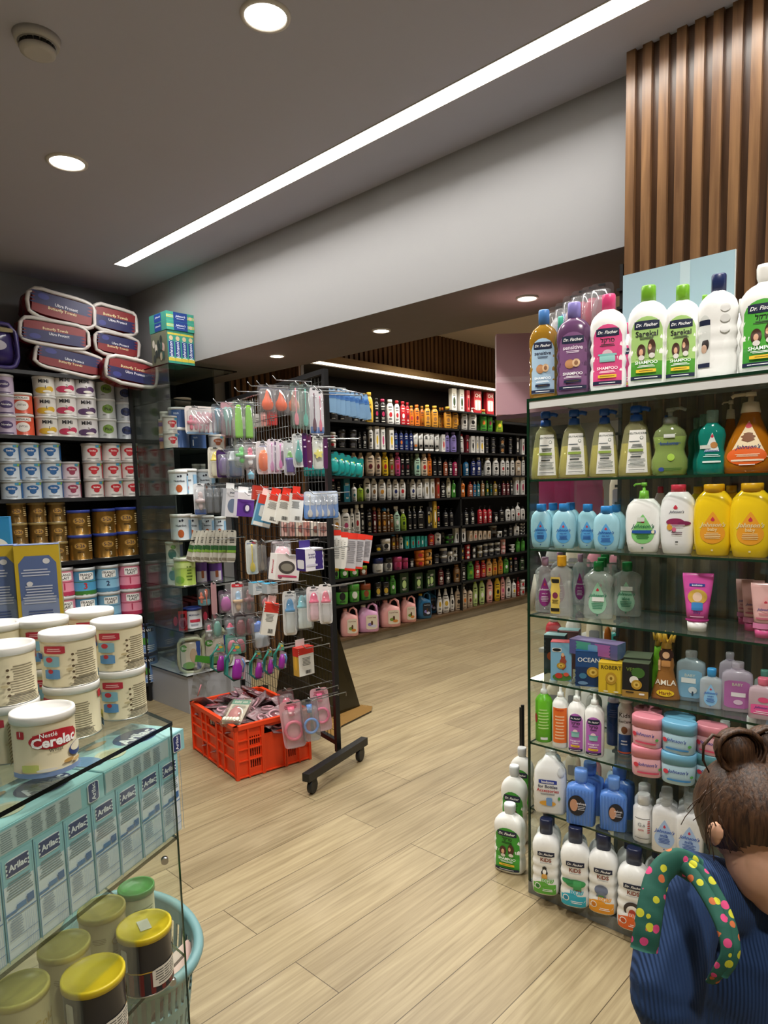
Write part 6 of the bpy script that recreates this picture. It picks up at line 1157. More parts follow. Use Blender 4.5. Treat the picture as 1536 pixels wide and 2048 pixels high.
hang(636,663,1168,1249,H('#e6e2e2','bottle','#d04a68',(),c2='#c9c4c4'),'bottle_pack','baby bottle with rose cap on white card next to the post')
hang(408,424,1238,1282,H('#d0c8ca','paci','#e8607c',(),clear=True,c2='#c8ccce'),'pacifier_pack','pink teat in narrow clear pack')
hang(423,443,1228,1278,H('#b8c8c4','lump','#5aa090',(),clear=True),'teether_pack','sage teether in clear pack')
hang(447,469,1232,1276,H('#c4c4cc','cup','#e04a70',(),clear=True,c2='#8ab4c0'),'cup_pack','pink and aqua teat in clear pack')
hang(468,492,1225,1275,H('#8a7a7c','lump','#7a2430',(),clear=True),'teether_pack','dark red teether in clear pack',n=2,step=.06)
# teal cradle packs
def cradle(w,h):
    key=('cr',round(w,3),round(h,3))
    if key in _T: return _T[key]
    a=w/2; mb=MB(); m=mat('#2f8478',.45,'card')
    mb.tube([(-a*.2,0,-h*.1),(-a*.85,0,-h*.45),(-a*.8,0,-h*.8),(0,0,-h*.98),(a*.75,0,-h*.9)],.007,m,6); mb.poly([(-a*.3,0),(a*.35,-h*.06),(a*.5,-h*.28),(-a*.55,-h*.3)],-.001,.001,mat('#5aa08a',.4,'card'))
    mb.poly([(-a*.9,-h*.4),(-a*.55,-h*.3),(-a*.5,-h*.85),(-a*.8,-h*.85)],-.001,.001,m); mb.poly([(0,-h*.3),(a*.9,-h*.4),(a,-h*.96),(-a*.1,-h*.99)],.012,.014,mat('#c4aeb4',.4,'card'))
    pr=MB(); pr.loft([(-h*.93,a*.36,.016,2.3,a*.2,-.01),(-h*.85,a*.42,.018,2.3,a*.2,-.01),(-h*.6,a*.4,.018,2.3,a*.2,-.01),(-h*.55,a*.28,.014,2.3,a*.2,-.01),(-h*.42,a*.2,.01,2.3,a*.2,-.01)],mat('#8c2a94',.25),14)
    hd=MB(); hd.tube([(a*.55,-.012,-h*.4),(a*.8,-.012,-h*.55),(a*.7,-.012,-h*.75)],.005,mat('#6a9ad4',.3),6)
    k=MB(); decals(k,[('ell',a*.1,-h*.12,a*.4,h*.08,'#d8b83a'),('ell',-a*.1,-h*.2,a*.3,h*.06,'#d86a7c'),('text',0,-h*.05,a*.5,h*.05,'#e8f0ec','sippy')],lambda x,z,o:(x,-.0012-o,z))
    _T[key]=(mb.mesh('cradle'),[('cup',pr.mesh('cup')),('cup_handle',hd.mesh('ch')),('printed_card',k.mesh('pc'))]); return _T[key]
for i,(a,b,c,d_) in enumerate(((420,459,1287,1346),(449,496,1285,1364),(499,533,1300,1360),(527,552,1297,1350),(548,577,1285,1340))):
    hang(a,b,c,d_,cradle,'sippy_cup_pack','teal cradle card with magenta sippy cup, %s along the lowest row'%ordn(i),d=.22,roll=.1,n=1)
hang(450,475,1268,1310,H('#4f9a88','lump','#c86a7c',()),'sippy_cup_pack','teal topped card sticking up behind the sippy cups',n=2,step=.05)
hang(587,624,1293,1350,HB(.05,'#e9e8e2','#c9a040','#cf3226',(('wavy',0,.88,1,.24,'#cf3226'),('lines',.0,.5,.6,.3,'#6a6a66',6),('bars',.1,.12,.36,.12,'#2a2a2a')),'#e2e2e2',sdeco=(('rect',0,.85,1,.3,'#cf3226'),('ell',0,.45,.5,.5,'#e6b43a'))),'accessory_box','red topped box with orange window low beside the post',cat='box',d=.14,yaw=.5)
# silvery bags at the far end
for i,(u0,u1,v0,v1,lb_) in enumerate(((372,402,1316,1420,'crinkled silver bag with green header hanging over the floor'),(392,424,1312,1392,'clear crinkled bag behind the green-header one'))):
    p=HP((u0+u1)/2,v0,.26); wd=(u1-u0)/F*depth(p); h=(v1-v0)/F*depth(p); mb=MB(); rnd=random.Random(i); n_=10; vs=[];fs=[]
    for r_ in range(n_+1):
        for c_ in range(6): vs.append(((c_/5-.5)*wd*(1-.2*r_/n_),-.012+rnd.uniform(-.01,.012),-h*.16-h*.84*r_/n_))
    for r_ in range(n_):
        for c_ in range(5): a=r_*6+c_; fs.append((a,a+1,a+7,a+6))
    mb.add(vs,fs,mat('#a9aaa8',.15,'foil' if i==0 else 'clear'))
    hd=MB().box(-wd*.5,wd*.5,-.004,0,-h*.17,0,mat('#3f8a2c',.4,'card')); ct=MB().tube([(.01,-.03,-h*.7),(.0,-.03,-h*1.0)],.004,mat('#d88a94',.3),6)
    put((mb.mesh('bag'),[('header_card',hd.mesh('hd')),('toy_stick',ct.mesh('st'))]),'toy_bag',(p.x,p.y,p.z),0,lb_,'bag',HG,rot=(0,.2,-.6)); hook((u0+u1)/2,v0,.26)
hang(556,602,1402,1500,H('#d9a0ac','ring','#e86a88',(('lines',0,-.12,.7,.1,'#b04a64',3),),clear=False),'teether_ring_pack','pink ring toy on pink card hanging lowest in front',d=.26,roll=-.1)
hang(598,634,1398,1486,H('#b8bcc4','ring','#5f8fd4',(),clear=True),'teether_ring_pack','blue ring toy in clear pack by the crate',d=.2,roll=-.08)
hang(618,655,1376,1466,H('#d8a8b4','ring','#e0608c',(('lines',0,-.12,.7,.1,'#b04a64',3),)),'teether_ring_pack','pink ring toy card next to the stand foot',d=.1,roll=-.1)
hang(552,585,1378,1440,H('#cfa0aa','lump','#d0506c',(),clear=True),'teether_ring_pack','pink toy in clear pack above the crate rim',d=.26,roll=-.1)
# other side of the stand
PN2=-PN
def back(u0,u1,v0,v1,T,name,lab,d=.12,roll=0,yaw=0,cat='hanging pack'):
    u=(u0+u1)/2; p=HP(u,v0,-d); wd=(u1-u0)/F*depth(p); h=(v1-v0)/F*depth(p); 
    put(T(wd,h),name,(p.x,p.y,p.z),0,lab,cat,HG,rot=(0,roll+random.uniform(-.05,.05),math.atan2(-p.x,p.y)+.1+yaw+random.uniform(-.3,.3)))
rc=H('#e4e2dc','','#fff',(('rect',0,-.07,1,.14,'#d2301f'),('lines',0,-.5,.6,.5,'#9a9a96',9),('ell',0,-.3,.3,.2,'#d0cec8')))
rc2=H('#b4b0b4','','#fff',(('rect',0,-.08,1,.16,'#d2301f'),('rect',0,-.97,1,.06,'#d2301f'),('lines',0,-.5,.8,.6,'#77757a',12)))
for i,(a,b,c,d_,T) in enumerate(((664,682,1060,1137,rc),(678,697,1064,1138,rc),(694,716,1066,1142,rc2),(712,732,1068,1138,rc2),(728,746,1070,1126,rc2))):
    back(a,b,c,d_,T,'accessory_pouch','white pouch with red header, %s on the post\'s far side'%ordn(i),.03+.055*i,roll=.06+.03*i)
mb=MB(); a_=HP(664,1050,0)-S0; b_=HP(722,1064,-.26)-S0; mb.tube([a_,b_],.003,STEEL,5); link('hook',mb.mesh('hk'),t)
bp=H('#86acd0','','#fff',(('rect',0,-.3,1,.2,'#4a7cba'),('lines',0,-.3,.7,.1,'#1f4f94',2)))
for i in range(8): back(654+9*i,672+9*i,776+2.0*i,824+2.2*i,bp,'ice_pack_pouch','light blue pouch, %s in the fan at the stand\'s top'%ordn(i),.03+.03*i,roll=.0-.02*i)
a_=HP(652,772,0)-S0; b_=HP(735,790,-.28)-S0; mb=MB(); mb.tube([a_,b_],.003,STEEL,5); link('hook',mb.mesh('hk'),t)
tp=H('#147a78','lump','#1c8c88',(('ell',.2,-.3,.2,.1,'#d8d43a'),('ell',-.2,-.6,.3,.2,'#8a3a8c'),('rr',.2,-.4,.4,.1,'#e6e0ea')),dome=False)
for i in range(5): back(652+13*i,676+13*i,904+3*i,950+1*i,tp,'teether_pouch','shiny teal pouch, %s beyond the post'%ordn(i),.03+.05*i,roll=-.1+.06*i)
for i in range(4): hang(607+10*i,625+10*i,922,952,tp,'teether_pouch','shiny teal pouch, %s behind the grid'%ordn(i),d=-.05-.02*i,hk=False)
for i in range(6): hang(533-14*i,553-14*i,823+3*i,850+2*i,HB(.05,('#c8322c','#d8d4d0','#c4c0bc','#b8322c','#d0ccc8','#c0bcb8')[i],'#b8b4b0','#c8322c' if i%3==0 else '#d4d0cc',(('lines',0,.5,.6,.5,'#7a7672',3),)),'accessory_box','small box seen through the grid, %s towards the far end'%ordn(i),cat='box',d=-.08,hk=False)
for i in range(6): hang(560+15*i,580+15*i,1040+1*i,1072,HB(.05,('#c9a8a0','#b88a84','#d0c0b0','#c88a80','#d8d0c4','#b89a90')[i],'#b8b4b0','#d8c8c0',(('ell',0,.5,.6,.5,'#8a5a54'),)),'accessory_box','pinkish box beyond the grid, %s towards the post'%ordn(i),cat='box',d=-.08,hk=False)
# ================================================================ orange crate of rattle packs
cA=onZ(474,1564); ca=math.radians(-9); WC=.44; DC=.59; HC=.28
OR=mat('#e2441a',.38)
def panel(mb,w_,h_,holes,th,put_):
    xs=sorted({0,w_}|{q for h in holes for q in h[:2]}); zs=sorted({0,h_}|{q for h in holes for q in h[2:]})
    for i in range(len(xs)-1):
        for j in range(len(zs)-1):
            cx=(xs[i]+xs[i+1])/2; cz=(zs[j]+zs[j+1])/2
            if any(h[0]<cx<h[1] and h[2]<cz<h[3] for h in holes): continue
            put_(mb,xs[i],xs[i+1],zs[j],zs[j+1])
t=empty('orange_crate',(cA.x,cA.y,0.001),ca); tag(t,'orange slotted plastic crate on the floor full of baby rattle packs','crate')
def slots(x0,zs,n=5): return [(x0+.012*i,x0+.012*i+.007,z,z+.045) for z in zs for i in range(n)]
zz_=(.045,.105,.165)
F_=[(WC*.36,WC*.64,.205,.24)]+slots(.085,zz_)+slots(WC-.15,zz_)
G_=[(DC*.4,DC*.6,.205,.235)]
mb=MB(); panel(mb,WC,HC-.02,F_,.006,lambda m,a,b,c,d:m.box(a,b,0.012,.018,c,d,OR)); link('front_wall',mb.mesh('w'),t)
mb=MB(); panel(mb,WC,HC-.02,F_,.006,lambda m,a,b,c,d:m.box(a,b,DC-.018,DC-.012,c,d,OR)); link('rear_wall',mb.mesh('w'),t)
for x in (.012,WC-.018):
    mb=MB(); panel(mb,DC,HC-.02,G_,.006,lambda m,a,b,c,d:m.box(x,x+.006,a,b,c,d,OR)); link('side_wall',mb.mesh('w'),t)
link('floor_plate',MB().box(.012,WC-.012,.012,DC-.012,.004,.012,OR).mesh('fp'),t)
rm=MB(); 
for (x0,x1,y0,y1) in ((0,WC,0,.022),(0,WC,DC-.022,DC),(0,.022,0,DC),(WC-.022,WC,0,DC)): rm.box(x0,x1,y0,y1,HC-.022,HC,OR)
link('rim',rm.mesh('rim'),t)
rb_=MB()
for z in (.006,.09,.15,.196): rb_.box(.004,.155,.004,.012,z,z+.006,OR); rb_.box(WC-.155 if z>.01 else .155,WC-.004,.004,.012,z,z+.006,OR); rb_.box(.004,.012,.004,DC-.004,z,z+.008,OR); rb_.box(WC-.012,WC-.004,.004,DC-.004,z,z+.008,OR)
for x in (.004,.07,.155,WC*.36-.012,WC*.64+.004,WC-.165,WC-.08,WC-.012): rb_.box(x,x+.008,.002,.012,0,HC-.02,OR)
for y in (.004,.15,.24,DC*.4-.01,DC*.62,DC-.16,DC-.012): rb_.box(.002,.012,y,y+.009,0,HC-.02,OR)
link('rib',rb_.mesh('ribs'),t)
RP='rattle packs in the orange crate'
def pouchT(k):
    key=('rp',k)
    if key in _T: return _T[key]
    rnd=random.Random(k); mb=MB(); w_,h_=.105,.15; n=8; vs=[];fs=[]
    for sgn in (-1,1):
        o=len(vs)
        for r_ in range(n+1):
            for c_ in range(7):
                x=(c_/6-.5)*w_; z=(r_/n-.5)*h_; e=(1-(2*c_/6-1)**2)*(1-(2*r_/n-1)**2)
                vs.append((x+rnd.uniform(-.002,.002),sgn*(.018*e+.001)+rnd.uniform(-.0035,.0035)*(e>0),z))
        for r_ in range(n):
            for c_ in range(6): a=o+r_*7+c_; fs.append((a,a+1,a+8,a+7) if sgn<0 else (a,a+7,a+8,a+1))
    mb.add(vs,fs,mat('#cdb9bd',.12,'film'),True)
    ib=MB(); ib.box(-w_*.46,w_*.46,-.001,.001,-h_*.46,h_*.46,mat('#b3a0a4',.4,'card'))
    decals(ib,[('ell',0,.0,w_*.6,h_*.4,'#8c2a3c'),('ell',rnd.uniform(-.01,.01),.01,w_*.3,h_*.2,'#e0ccd0'),('rr',0,h_*.36,w_*.8,h_*.16,'#d9cdd2'),('text',0,h_*.36,w_*.6,h_*.08,'#a8304a','Rattle'),('rect',0,-h_*.3,w_*.8,h_*.1,'#6a2434')],lambda x,z,o:(x,-.001-o,z))
    tb=MB(); tb.tube([(w_*.3*math.cos(2*PI*i/14),-.010,-.01+w_*.3*math.sin(2*PI*i/14)) for i in range(14)],.006,mat(rnd.choice(['#a3304a','#d0a0ac','#8a2438']),.25),6,closed=True)
    _T[key]=(ib.mesh('card'),[('pouch_film',mb.mesh('film')),('rattle',tb.mesh('rattle'))]); return _T[key]
rnd=random.Random(4); k=0
for lay,nz in ((.05,0),(.13,0),(.2,0),(.245,0)):
    for i in range(4):
        for j in range(5):
            if lay<.2 and rnd.random()<.35: continue
            x=.08+i*.093+rnd.uniform(-.015,.015); y=.085+j*.105+rnd.uniform(-.018,.018); q=Matrix.Rotation(ca,3,'Z')@Vector((x,y,0))
            bump=.025*math.exp(-((x-.25)**2+(y-.4)**2)/.04) if lay>.2 else 0
            put(pouchT(k%6),'rattle_pack',(cA.x+q.x,cA.y+q.y,lay+.02+bump),0,'%s rattle pack, %s from the crate front, %s along, %s layer'%(('dark red','rose','plum','wine red','pink','maroon')[k%6],ordn(j),ordn(i),{.05:'bottom',.13:'second',.2:'third',.245:'top'}[lay]),'rattle pack',RP,rot=(-PI/2+rnd.uniform(-.5,.5)+.35,rnd.uniform(-.4,.4),rnd.uniform(-PI,PI))); k+=1
q=W(476,1420,2.62); q=onZ(474,1425,.31)
mb=MB(); mb.loft([(-.1,.05,.012,3),(-.09,.06,.028,3),(.04,.062,.028,3),(.1,.055,.004,3)],mat('#dcd8cc',.12,'film'),18); ib=MB(); ib.box(-.05,.05,.0,.002,-.09,.09,mat('#d8d4c8',.4,'card')); decals(ib,[('rr',0,.07,.1,.035,'#5a9a88'),('text',0,.07,.07,.02,'#f0f0ea','baby set'),('lines',.0,.03,.08,.03,'#8a8a80',4)],lambda x,z,o:(x,-o,z)); br=MB().loft([(-.075,.03,.012,2.4,0,-.013),(-.01,.03,.012,2.4,0,-.013),(.02,.012,.01,2,0,-.013)],mat('#d88a94',.3),14); pf=MB()
for i in range(5): pf.loft([(-.088,.012,.012,2,-.035+.017*i,-.016),(-.07,.014,.014,2,-.035+.017*i,-.016),(-.056,.006,.006,2,-.035+.017*i,-.016)],mat('#e6e4d6',.6),10)
put((ib.mesh('card'),[('wrapper',mb.mesh('f')),('brush',br.mesh('b')),('cotton_puff',pf.mesh('p'))]),'brush_set_pack',(q.x,q.y,.315),0,'clear pack with white puffs and pink brush on top of the crate','pack',RP,rot=(-PI/2+.45,.0,-1.0))
# ================================================================ tinted acrylic stand behind the wire stand
B1=onZ(683,1455); B2=onZ(745,1416); 
t=empty('acrylic_stand',(2.66,3.05,0)); tag(t,'dark tinted acrylic display stand on a brown base plate behind the wire stand','display stand')
bp_=MB(); pts=[(2.55,2.93),(B1.x,B1.y),(3.02,3.10),(3.09,3.16),(3.07,3.24),(2.95,3.36),(2.55,3.36)]
bp_.slab([(x-2.66,y-3.05) for x,y in pts],0.001,.012,mat('#8a6a3c',.25),mat('#2a2014',.2)); link('base_plate',bp_.mesh('bp'),t)
tint=mat('#2a2413',.06,'film'); 
m_=bpy.data.materials.new('tinted_acrylic'); m_.use_nodes=True; b_=m_.node_tree.nodes['Principled BSDF']; b_.inputs['Base Color'].default_value=lin('#231d0c'); b_.inputs['Roughness'].default_value=.08; b_.inputs['Alpha'].default_value=.88
g=onZ(719,1412,.012); T0=onX(683,1255,2.85)
def sheet(p,nm):
    n_=(Vector(p[1])-Vector(p[0])).cross(Vector(p[2])-Vector(p[0])).normalized()*.005
    vs=[Vector(a)-Vector((2.66,3.05,0)) for a in p]; mb=MB(); mb.add(vs+[v+n_ for v in vs],[(0,1,2,3),(7,6,5,4),(0,4,5,1),(1,5,6,2),(2,6,7,3),(3,7,4,0)],m_); return link(nm,mb.mesh(nm),t)
gl=onZ(630,1447,.012); ht=1.05
tp_=onP(668,1200,(g.x,g.y,0),Vector((.35,-.94,0)))
sheet([(gl.x,gl.y,.013),(g.x,g.y,.013),(g.x-.17,g.y+.16,.93),(gl.x-.0,gl.y+.14,.93)],'front_sheet')
sheet([(gl.x,gl.y+.42,.013),(g.x-.02,g.y+.40,.013),(g.x-.17,g.y+.18,.93),(gl.x-.0,gl.y+.16,.93)],'rear_sheet')
# ================================================================ black hook rack and pink board behind the display
RX=2.42;RY=1.12
t=empty('hook_rack',(RX,RY,0)); tag(t,'narrow black hook rack standing beside the slatted pillar','display rack')
rk=MB(); 
for k in range(4): rk.box(-.03+.02*k,-.022+.02*k,-.006,.006,0,2.22,BLK)
link('rack_frame',rk.mesh('rf'),t)
for k in range(30): z=.3+.063*k; link('notch_bar',MB().box(-.04,.045,-.012,.012,z,z+.01,BLK).mesh('nb'),t)
for k,(z,L2) in enumerate(((2.06,.28),(1.52,.34),(1.15,.34))):
    link('hook',MB().tube([(0,0,z),(-.02,L2*.97,z-.01),(-.025,L2,z+.03)],.004,mat('#c9c6c0',.3,'metal'),6).mesh('hk'),t)
RK='packs on the hook rack'
def xpack(x,y,z,w,h,c,kind,cc,lab,rz=-.9,clear=True,nm='soother_pack'): put(hpack(w,h,c,kind,cc,(),clear=clear),nm,(x,y,z),0,lab,'hanging pack',RK,rot=(0,0,rz))
for i,(u,v,c_) in enumerate(((1204,566,'#a9707a'),(1186,572,'#c04a64'),(1165,580,'#b83a5c'),(1148,590,'#c8a0a8'),(1132,604,'#3f74b0'),(1118,612,'#b8b4b4'))):
    p=onX(u,v,RX-.02-.0*i); xpack(p.x,p.y,p.z,.085,.17,'#bdb4b4','lump',c_,'clear soother pack on the rack\'s top hook, %s from the rack'%ordn(i),rz=-1.25)
for i in range(3): xpack(RX-.01,RY+.14+.07*i,1.50,.12,.2,'#8f1c54','','#fff','deep pink pouch hanging on the rack, %s along its hook'%ordn(i),clear=False,nm='pouch_pack')
for i in range(3): xpack(RX-.01,RY+.14+.07*i,1.13,.12,.2,('#1f6a64','#b8b0a4','#7a3038')[i],'lump','#c8c4c0','%s pouch on the rack\'s lowest hook'%('teal','beige','dark red')[i],clear=False,nm='pouch_pack')
a=onX(1005,680,2.75); b=onX(1056,830,2.75)
t=link('pink_carton',MB().box(-.16,.16,-.03,.03,0,a.z-b.z,mat('#cfa2ac',.5,'card')).box(-.1605,.1605,-.0305,.0305,(a.z-b.z)*.40,(a.z-b.z)*.47,mat('#dcb8c0',.5,'card')).mesh('pk'),None,(2.75,a.y-.155,b.z),-.85)
tag(t,'large pale pink carton on the tall shelf behind the amber bottle','box')
# tall shelf that carries it and the stock seen through the display's glass
GX=2.62; t=empty('gondola_shelving',(GX,1.72,0)); tag(t,'white goods shelving seen through the display\'s glass','shelving')
wm=mat('#a9a7a2',.5)
GZ=(.12,.42,.72,1.02,1.32,1.765)
for z in GZ: link('shelf',MB().box(0,.5,-.72,(.10 if z>1.6 else -.12),z-.018,z,wm if z<1.6 else mat('#33191d',.5)).mesh('gs'),t)
for x in (.0,.48): link('upright',MB().box(x,x+.02,-.74,-.72,0,1.76,wm).mesh('u'),t)
rnd=random.Random(8); cols=[('white','#e2e0dc'),('pink','#d58a9c'),('red','#b8303a'),('grey','#a8a8a6'),('cream','#d8ceb8'),('pale blue','#9cb8cc'),('teal','#2f8a84')]
for zi,z in enumerate(GZ[:5]):
    for i in range(6):
        cn,cc_=rnd.choice(cols); h=rnd.uniform(.12,.2); put(bottle(.07,round(h,2),cc_,'oval','flip','#e8e8e4',.15,.5,(('rr',0,.45,.6,.4,'#8a8a90'),),.6,flat=True,n=12),'lotion_bottle',(GX+.06,1.72-.66+.1*i,z+.001),-PI/2+.4,'%s bottle, %s along board %s seen through the display glass'%(cn,ordn(i),('one','two','three','four','five')[zi]),'bottle','goods seen through the display glass')
# thin black leg of a stand beyond the display
p=onZ(1046,1612); hb_=onX(1046,1410,p.x).z; t=link('floor_stand',MB().box(-.007,.007,-.004,.004,0,hb_,BLK).box(-.014,-.009,-.004,.004,.0,hb_-.01,BLK).box(-.02,.012,-.03,.03,0,.01,BLK).mesh('fb'),None,(p.x,p.y,0),-.7); tag(t,'thin black upright leg standing on the floor behind the display','stand')
# ================================================================ the child
def blob(parts,name,voxel,mt,smooth=2,disp=None,cut=None):
    """parts: ('s',centre,(rx,ry,rz)) or ('c',p,q,r0,r1) merged into one continuous surface"""
    mb=MB()
    for q in parts:
        if q[0]=='s':
            c,r=Vector(q[1]),q[2]; n=20;vs=[];fs=[]
            for i in range(1,n):
                for j in range(n): a=PI*i/n;b=2*PI*j/n; vs.append(c+Vector((r[0]*math.sin(a)*math.cos(b),r[1]*math.sin(a)*math.sin(b),r[2]*math.cos(a))))
            vs.append(c+Vector((0,0,r[2]))); vs.append(c-Vector((0,0,r[2])))
            for i in range(n-2):
                for j in range(n): fs.append((i*n+j,(i+1)*n+j,(i+1)*n+(j+1)%n,i*n+(j+1)%n))
            T_,B_=len(vs)-2,len(vs)-1
            for j in range(n): fs.append((T_,j,(j+1)%n)); fs.append((B_,(n-2)*n+(j+1)%n,(n-2)*n+j))
            mb.add(vs,fs,mt,True)
        else:
            p,q_,r0,r1=Vector(q[1]),Vector(q[2]),q[3],q[4]; k=(q_-p); L_=k.length; N_=max(3,int(L_/.015)); rr=[r0+(r1-r0)*i/N_ for i in range(N_+1)]
            path=[p-k.normalized()*r0*.7]+[p+k*i/N_ for i in range(N_+1)]+[q_+k.normalized()*r1*.7]; mb.tube(path,[r0*.6]+rr+[r1*.6],mt,14)
    me=mb.mesh('tmp'); o=bpy.data.objects.new('tmp',me); COL.objects.link(o)
    md=o.modifiers.new('r','REMESH'); md.mode='VOXEL'; md.voxel_size=voxel; md.use_smooth_shade=True
    sm_=o.modifiers.new('s','SMOOTH'); sm_.iterations=smooth; sm_.factor=.5
    dg=bpy.context.evaluated_depsgraph_get(); dg.update(); r=bpy.data.meshes.new_from_object(o.evaluated_get(dg)); bpy.data.objects.remove(o); r.name=name
    r.materials.clear(); r.materials.append(mt)
    if cut:
        import bmesh
        bm_=bmesh.new(); bm_.from_mesh(r); bmesh.ops.delete(bm_,geom=[v for v in bm_.verts if cut(v.co)],context='VERTS'); bm_.to_mesh(r); bm_.free()
    r.polygons.foreach_set('use_smooth',[True]*len(r.polygons)); r.update(); return r
def soft(name,col,rough,kind):
    m,N,L,b=nodes_mat(name); b.inputs['Base Color'].default_value=lin(col); b.inputs['Roughness'].default_value=rough
    tc=N.new('ShaderNodeTexCoord')
    if kind=='skin':
        b.inputs['Subsurface Weight'].default_value=.12; b.inputs['Subsurface Radius'].default_value=(.01,.004,.002)
        n=N.new('ShaderNodeTexNoise'); n.inputs['Scale'].default_value=90; L.new(tc.outputs['Object'],n.inputs['Vector']); bm=N.new('ShaderNodeBump'); bm.inputs['Strength'].default_value=.08; L.new(n.outputs[0],bm.inputs['Height']); L.new(bm.outputs[0],b.inputs['Normal'])
    if kind=='hair':
        mp=N.new('ShaderNodeMapping'); mp.inputs['Scale'].default_value=(60,60,5); mp.inputs['Rotation'].default_value=(.35,.5,.3); L.new(tc.outputs['Object'],mp.inputs[0])
        n=N.new('ShaderNodeTexNoise'); n.inputs['Scale'].default_value=4; n.inputs['Detail'].default_value=6; n.inputs['Distortion'].default_value=.35; L.new(mp.outputs[0],n.inputs['Vector'])
        r=N.new('ShaderNodeValToRGB'); r.color_ramp.elements[0].color=lin('#2a180d'); r.color_ramp.elements[1].color=lin('#5f4028'); r.color_ramp.elements[0].position=.35; r.color_ramp.elements[1].position=.7
        L.new(n.outputs[0],r.inputs[0]); L.new(r.outputs[0],b.inputs['Base Color']); bm=N.new('ShaderNodeBump'); bm.inputs['Strength'].default_value=.5; bm.inputs['Distance'].default_value=.003; L.new(n.outputs[0],bm.inputs['Height']); L.new(bm.outputs[0],b.inputs['Normal'])
    if kind=='rib':
        mp=N.new('ShaderNodeMapping'); mp.inputs['Rotation'].default_value=(0,0,.8); L.new(tc.outputs['Object'],mp.inputs[0]); wv=N.new('ShaderNodeTexWave'); wv.inputs['Scale'].default_value=75; wv.inputs['Distortion'].default_value=.6; L.new(mp.outputs[0],wv.inputs['Vector'])
        bm=N.new('ShaderNodeBump'); bm.inputs['Strength'].default_value=.55; bm.inputs['Distance'].default_value=.0025; L.new(wv.outputs[0],bm.inputs['Height']); L.new(bm.outputs[0],b.inputs['Normal'])
    if kind=='dots':
        v=N.new('ShaderNodeTexVoronoi'); v.inputs['Scale'].default_value=72; v.inputs['Randomness'].default_value=.75; L.new(tc.outputs['Object'],v.inputs['Vector'])
        lt=N.new('ShaderNodeMath'); lt.operation='LESS_THAN'; lt.inputs[1].default_value=.36; L.new(v.outputs['Distance'],lt.inputs[0])
        sp=N.new('ShaderNodeSeparateColor'); L.new(v.outputs['Color'],sp.inputs[0])
        r=N.new('ShaderNodeValToRGB'); r.color_ramp.interpolation='CONSTANT'; e=r.color_ramp.elements; e[0].position=0; e[0].color=lin('#c9c832'); e[1].position=.38; e[1].color=lin('#d8487e'); x=e.new(.7); x.color=lin('#c86a3c')
        L.new(sp.outputs[0],r.inputs[0]); mx=N.new('ShaderNodeMixRGB'); mx.inputs[1].default_value=lin(col); L.new(lt.outputs[0],mx.inputs[0]); L.new(r.outputs[0],mx.inputs[2]); L.new(mx.outputs[0],b.inputs['Base Color'])
    return m
SKIN=soft('skin','#d9a88a',.5,'skin'); HAIR=soft('brown_hair','#3f2917',.5,'hair'); KNIT=soft('ribbed_knit','#223f6c',.85,'rib'); DOT=soft('dotted_fabric','#1f5a4c',.8,'dots')
hc=W(1512,1638,.95); ch=W(1522,1735,.925); jw_=W(1556,1775,.92); nk=W(1500,1745,.985); ts=W(1500,1850,1.0); hip=Vector((ts.x+.0,ts.y+.0,.50)); shN=W(1365,1792,.93); elN=W(1330,1985,.88); wrN=W(1365,2150,.80)
sw_=Vector((MR.x,MR.y,0)).normalized()
shF=ts+sw_*.10+Vector((0,0,.05)); elF=shF+sw_*.06+Vector((-.03,-.02,-.15)); wrF=elF+Vector((-.11,-.08,-.05)); wrN=elN+Vector((-.0,.0,-.11))+sw_*.03
legs=[]
for s_ in(-1,1):
    h0=hip+sw_*.045*s_; kn=Vector((h0.x-.01,h0.y,.27)); an=Vector((h0.x,h0.y,.07)); legs+= [('c',h0,kn,.055,.042),('c',kn,an,.038,.028)]
def hand(w,dr,up):
    d=Vector(dr).normalized(); u=Vector(up).normalized(); s_=d.cross(u); P=[('c',w,w+d*.035,.018,.02)]
    for i,l in enumerate((.028,.034,.033,.026)):
        a=w+d*.042+s_*(-.016+.0105*i); P+= [('c',a,a+d*l*.6,.0052,.005),('c',a+d*l*.6,a+d*l+u*-.006,.005,.0042)]
    a=w+d*.012-s_*.018; P+= [('c',a,a+d*.02-s_*.012,.0062,.005),('c',a+d*.02-s_*.012,a+d*.036-s_*.012,.005,.0042)]
    return P
fdir=(MR*.75+MD*.45-MF*.25)
skull=[('s',hc,(.067,.067,.07)),('s',ch,(.044,.044,.046)),('s',hc+MD*.02-MF*.006+MR*.012,(.062,.062,.062)),('s',jw_,(.04,.04,.038)),('s',hc+fdir*.04+Vector((0,0,-.012)),(.056,.056,.06)),('c',nk,ts+Vector((0,0,.02)),.034,.04),('s',ts+Vector((0,0,-.06)),(.085,.07,.11)),('s',hip,(.08,.075,.09)),('c',ts,hip,.075,.075),
 ('c',shN,elN,.034,.028),('c',elN,wrN,.027,.018),('c',ts+Vector((0,0,.02)),shN,.04,.036),('c',ts+Vector((0,0,.03)),shF,.04,.034),('c',shF,elF,.032,.027),('c',elF,wrF,.026,.017)]+legs
er=W(1431,1664,.90); skull+= [('s',er,(.008,.011,.015)),('s',er+Vector((0,0,-.012)),(.006,.007,.008))]
skull+= [('s',hc+fdir*.098+MD*.012,(.011,.011,.012)),('s',hc+fdir*.088+MD*.04,(.014,.014,.007))]
skull+=hand(wrN+Vector((0,0,-.012)),(-.1,.0,-1),(-1,0,0))+hand(wrF,(-.8,-.3,-.4),(0,0,1))
t=empty('child',(hip.x,hip.y,0)); tag(t,'small child with brown hair in two buns and navy ribbed sweater beside the display','person')
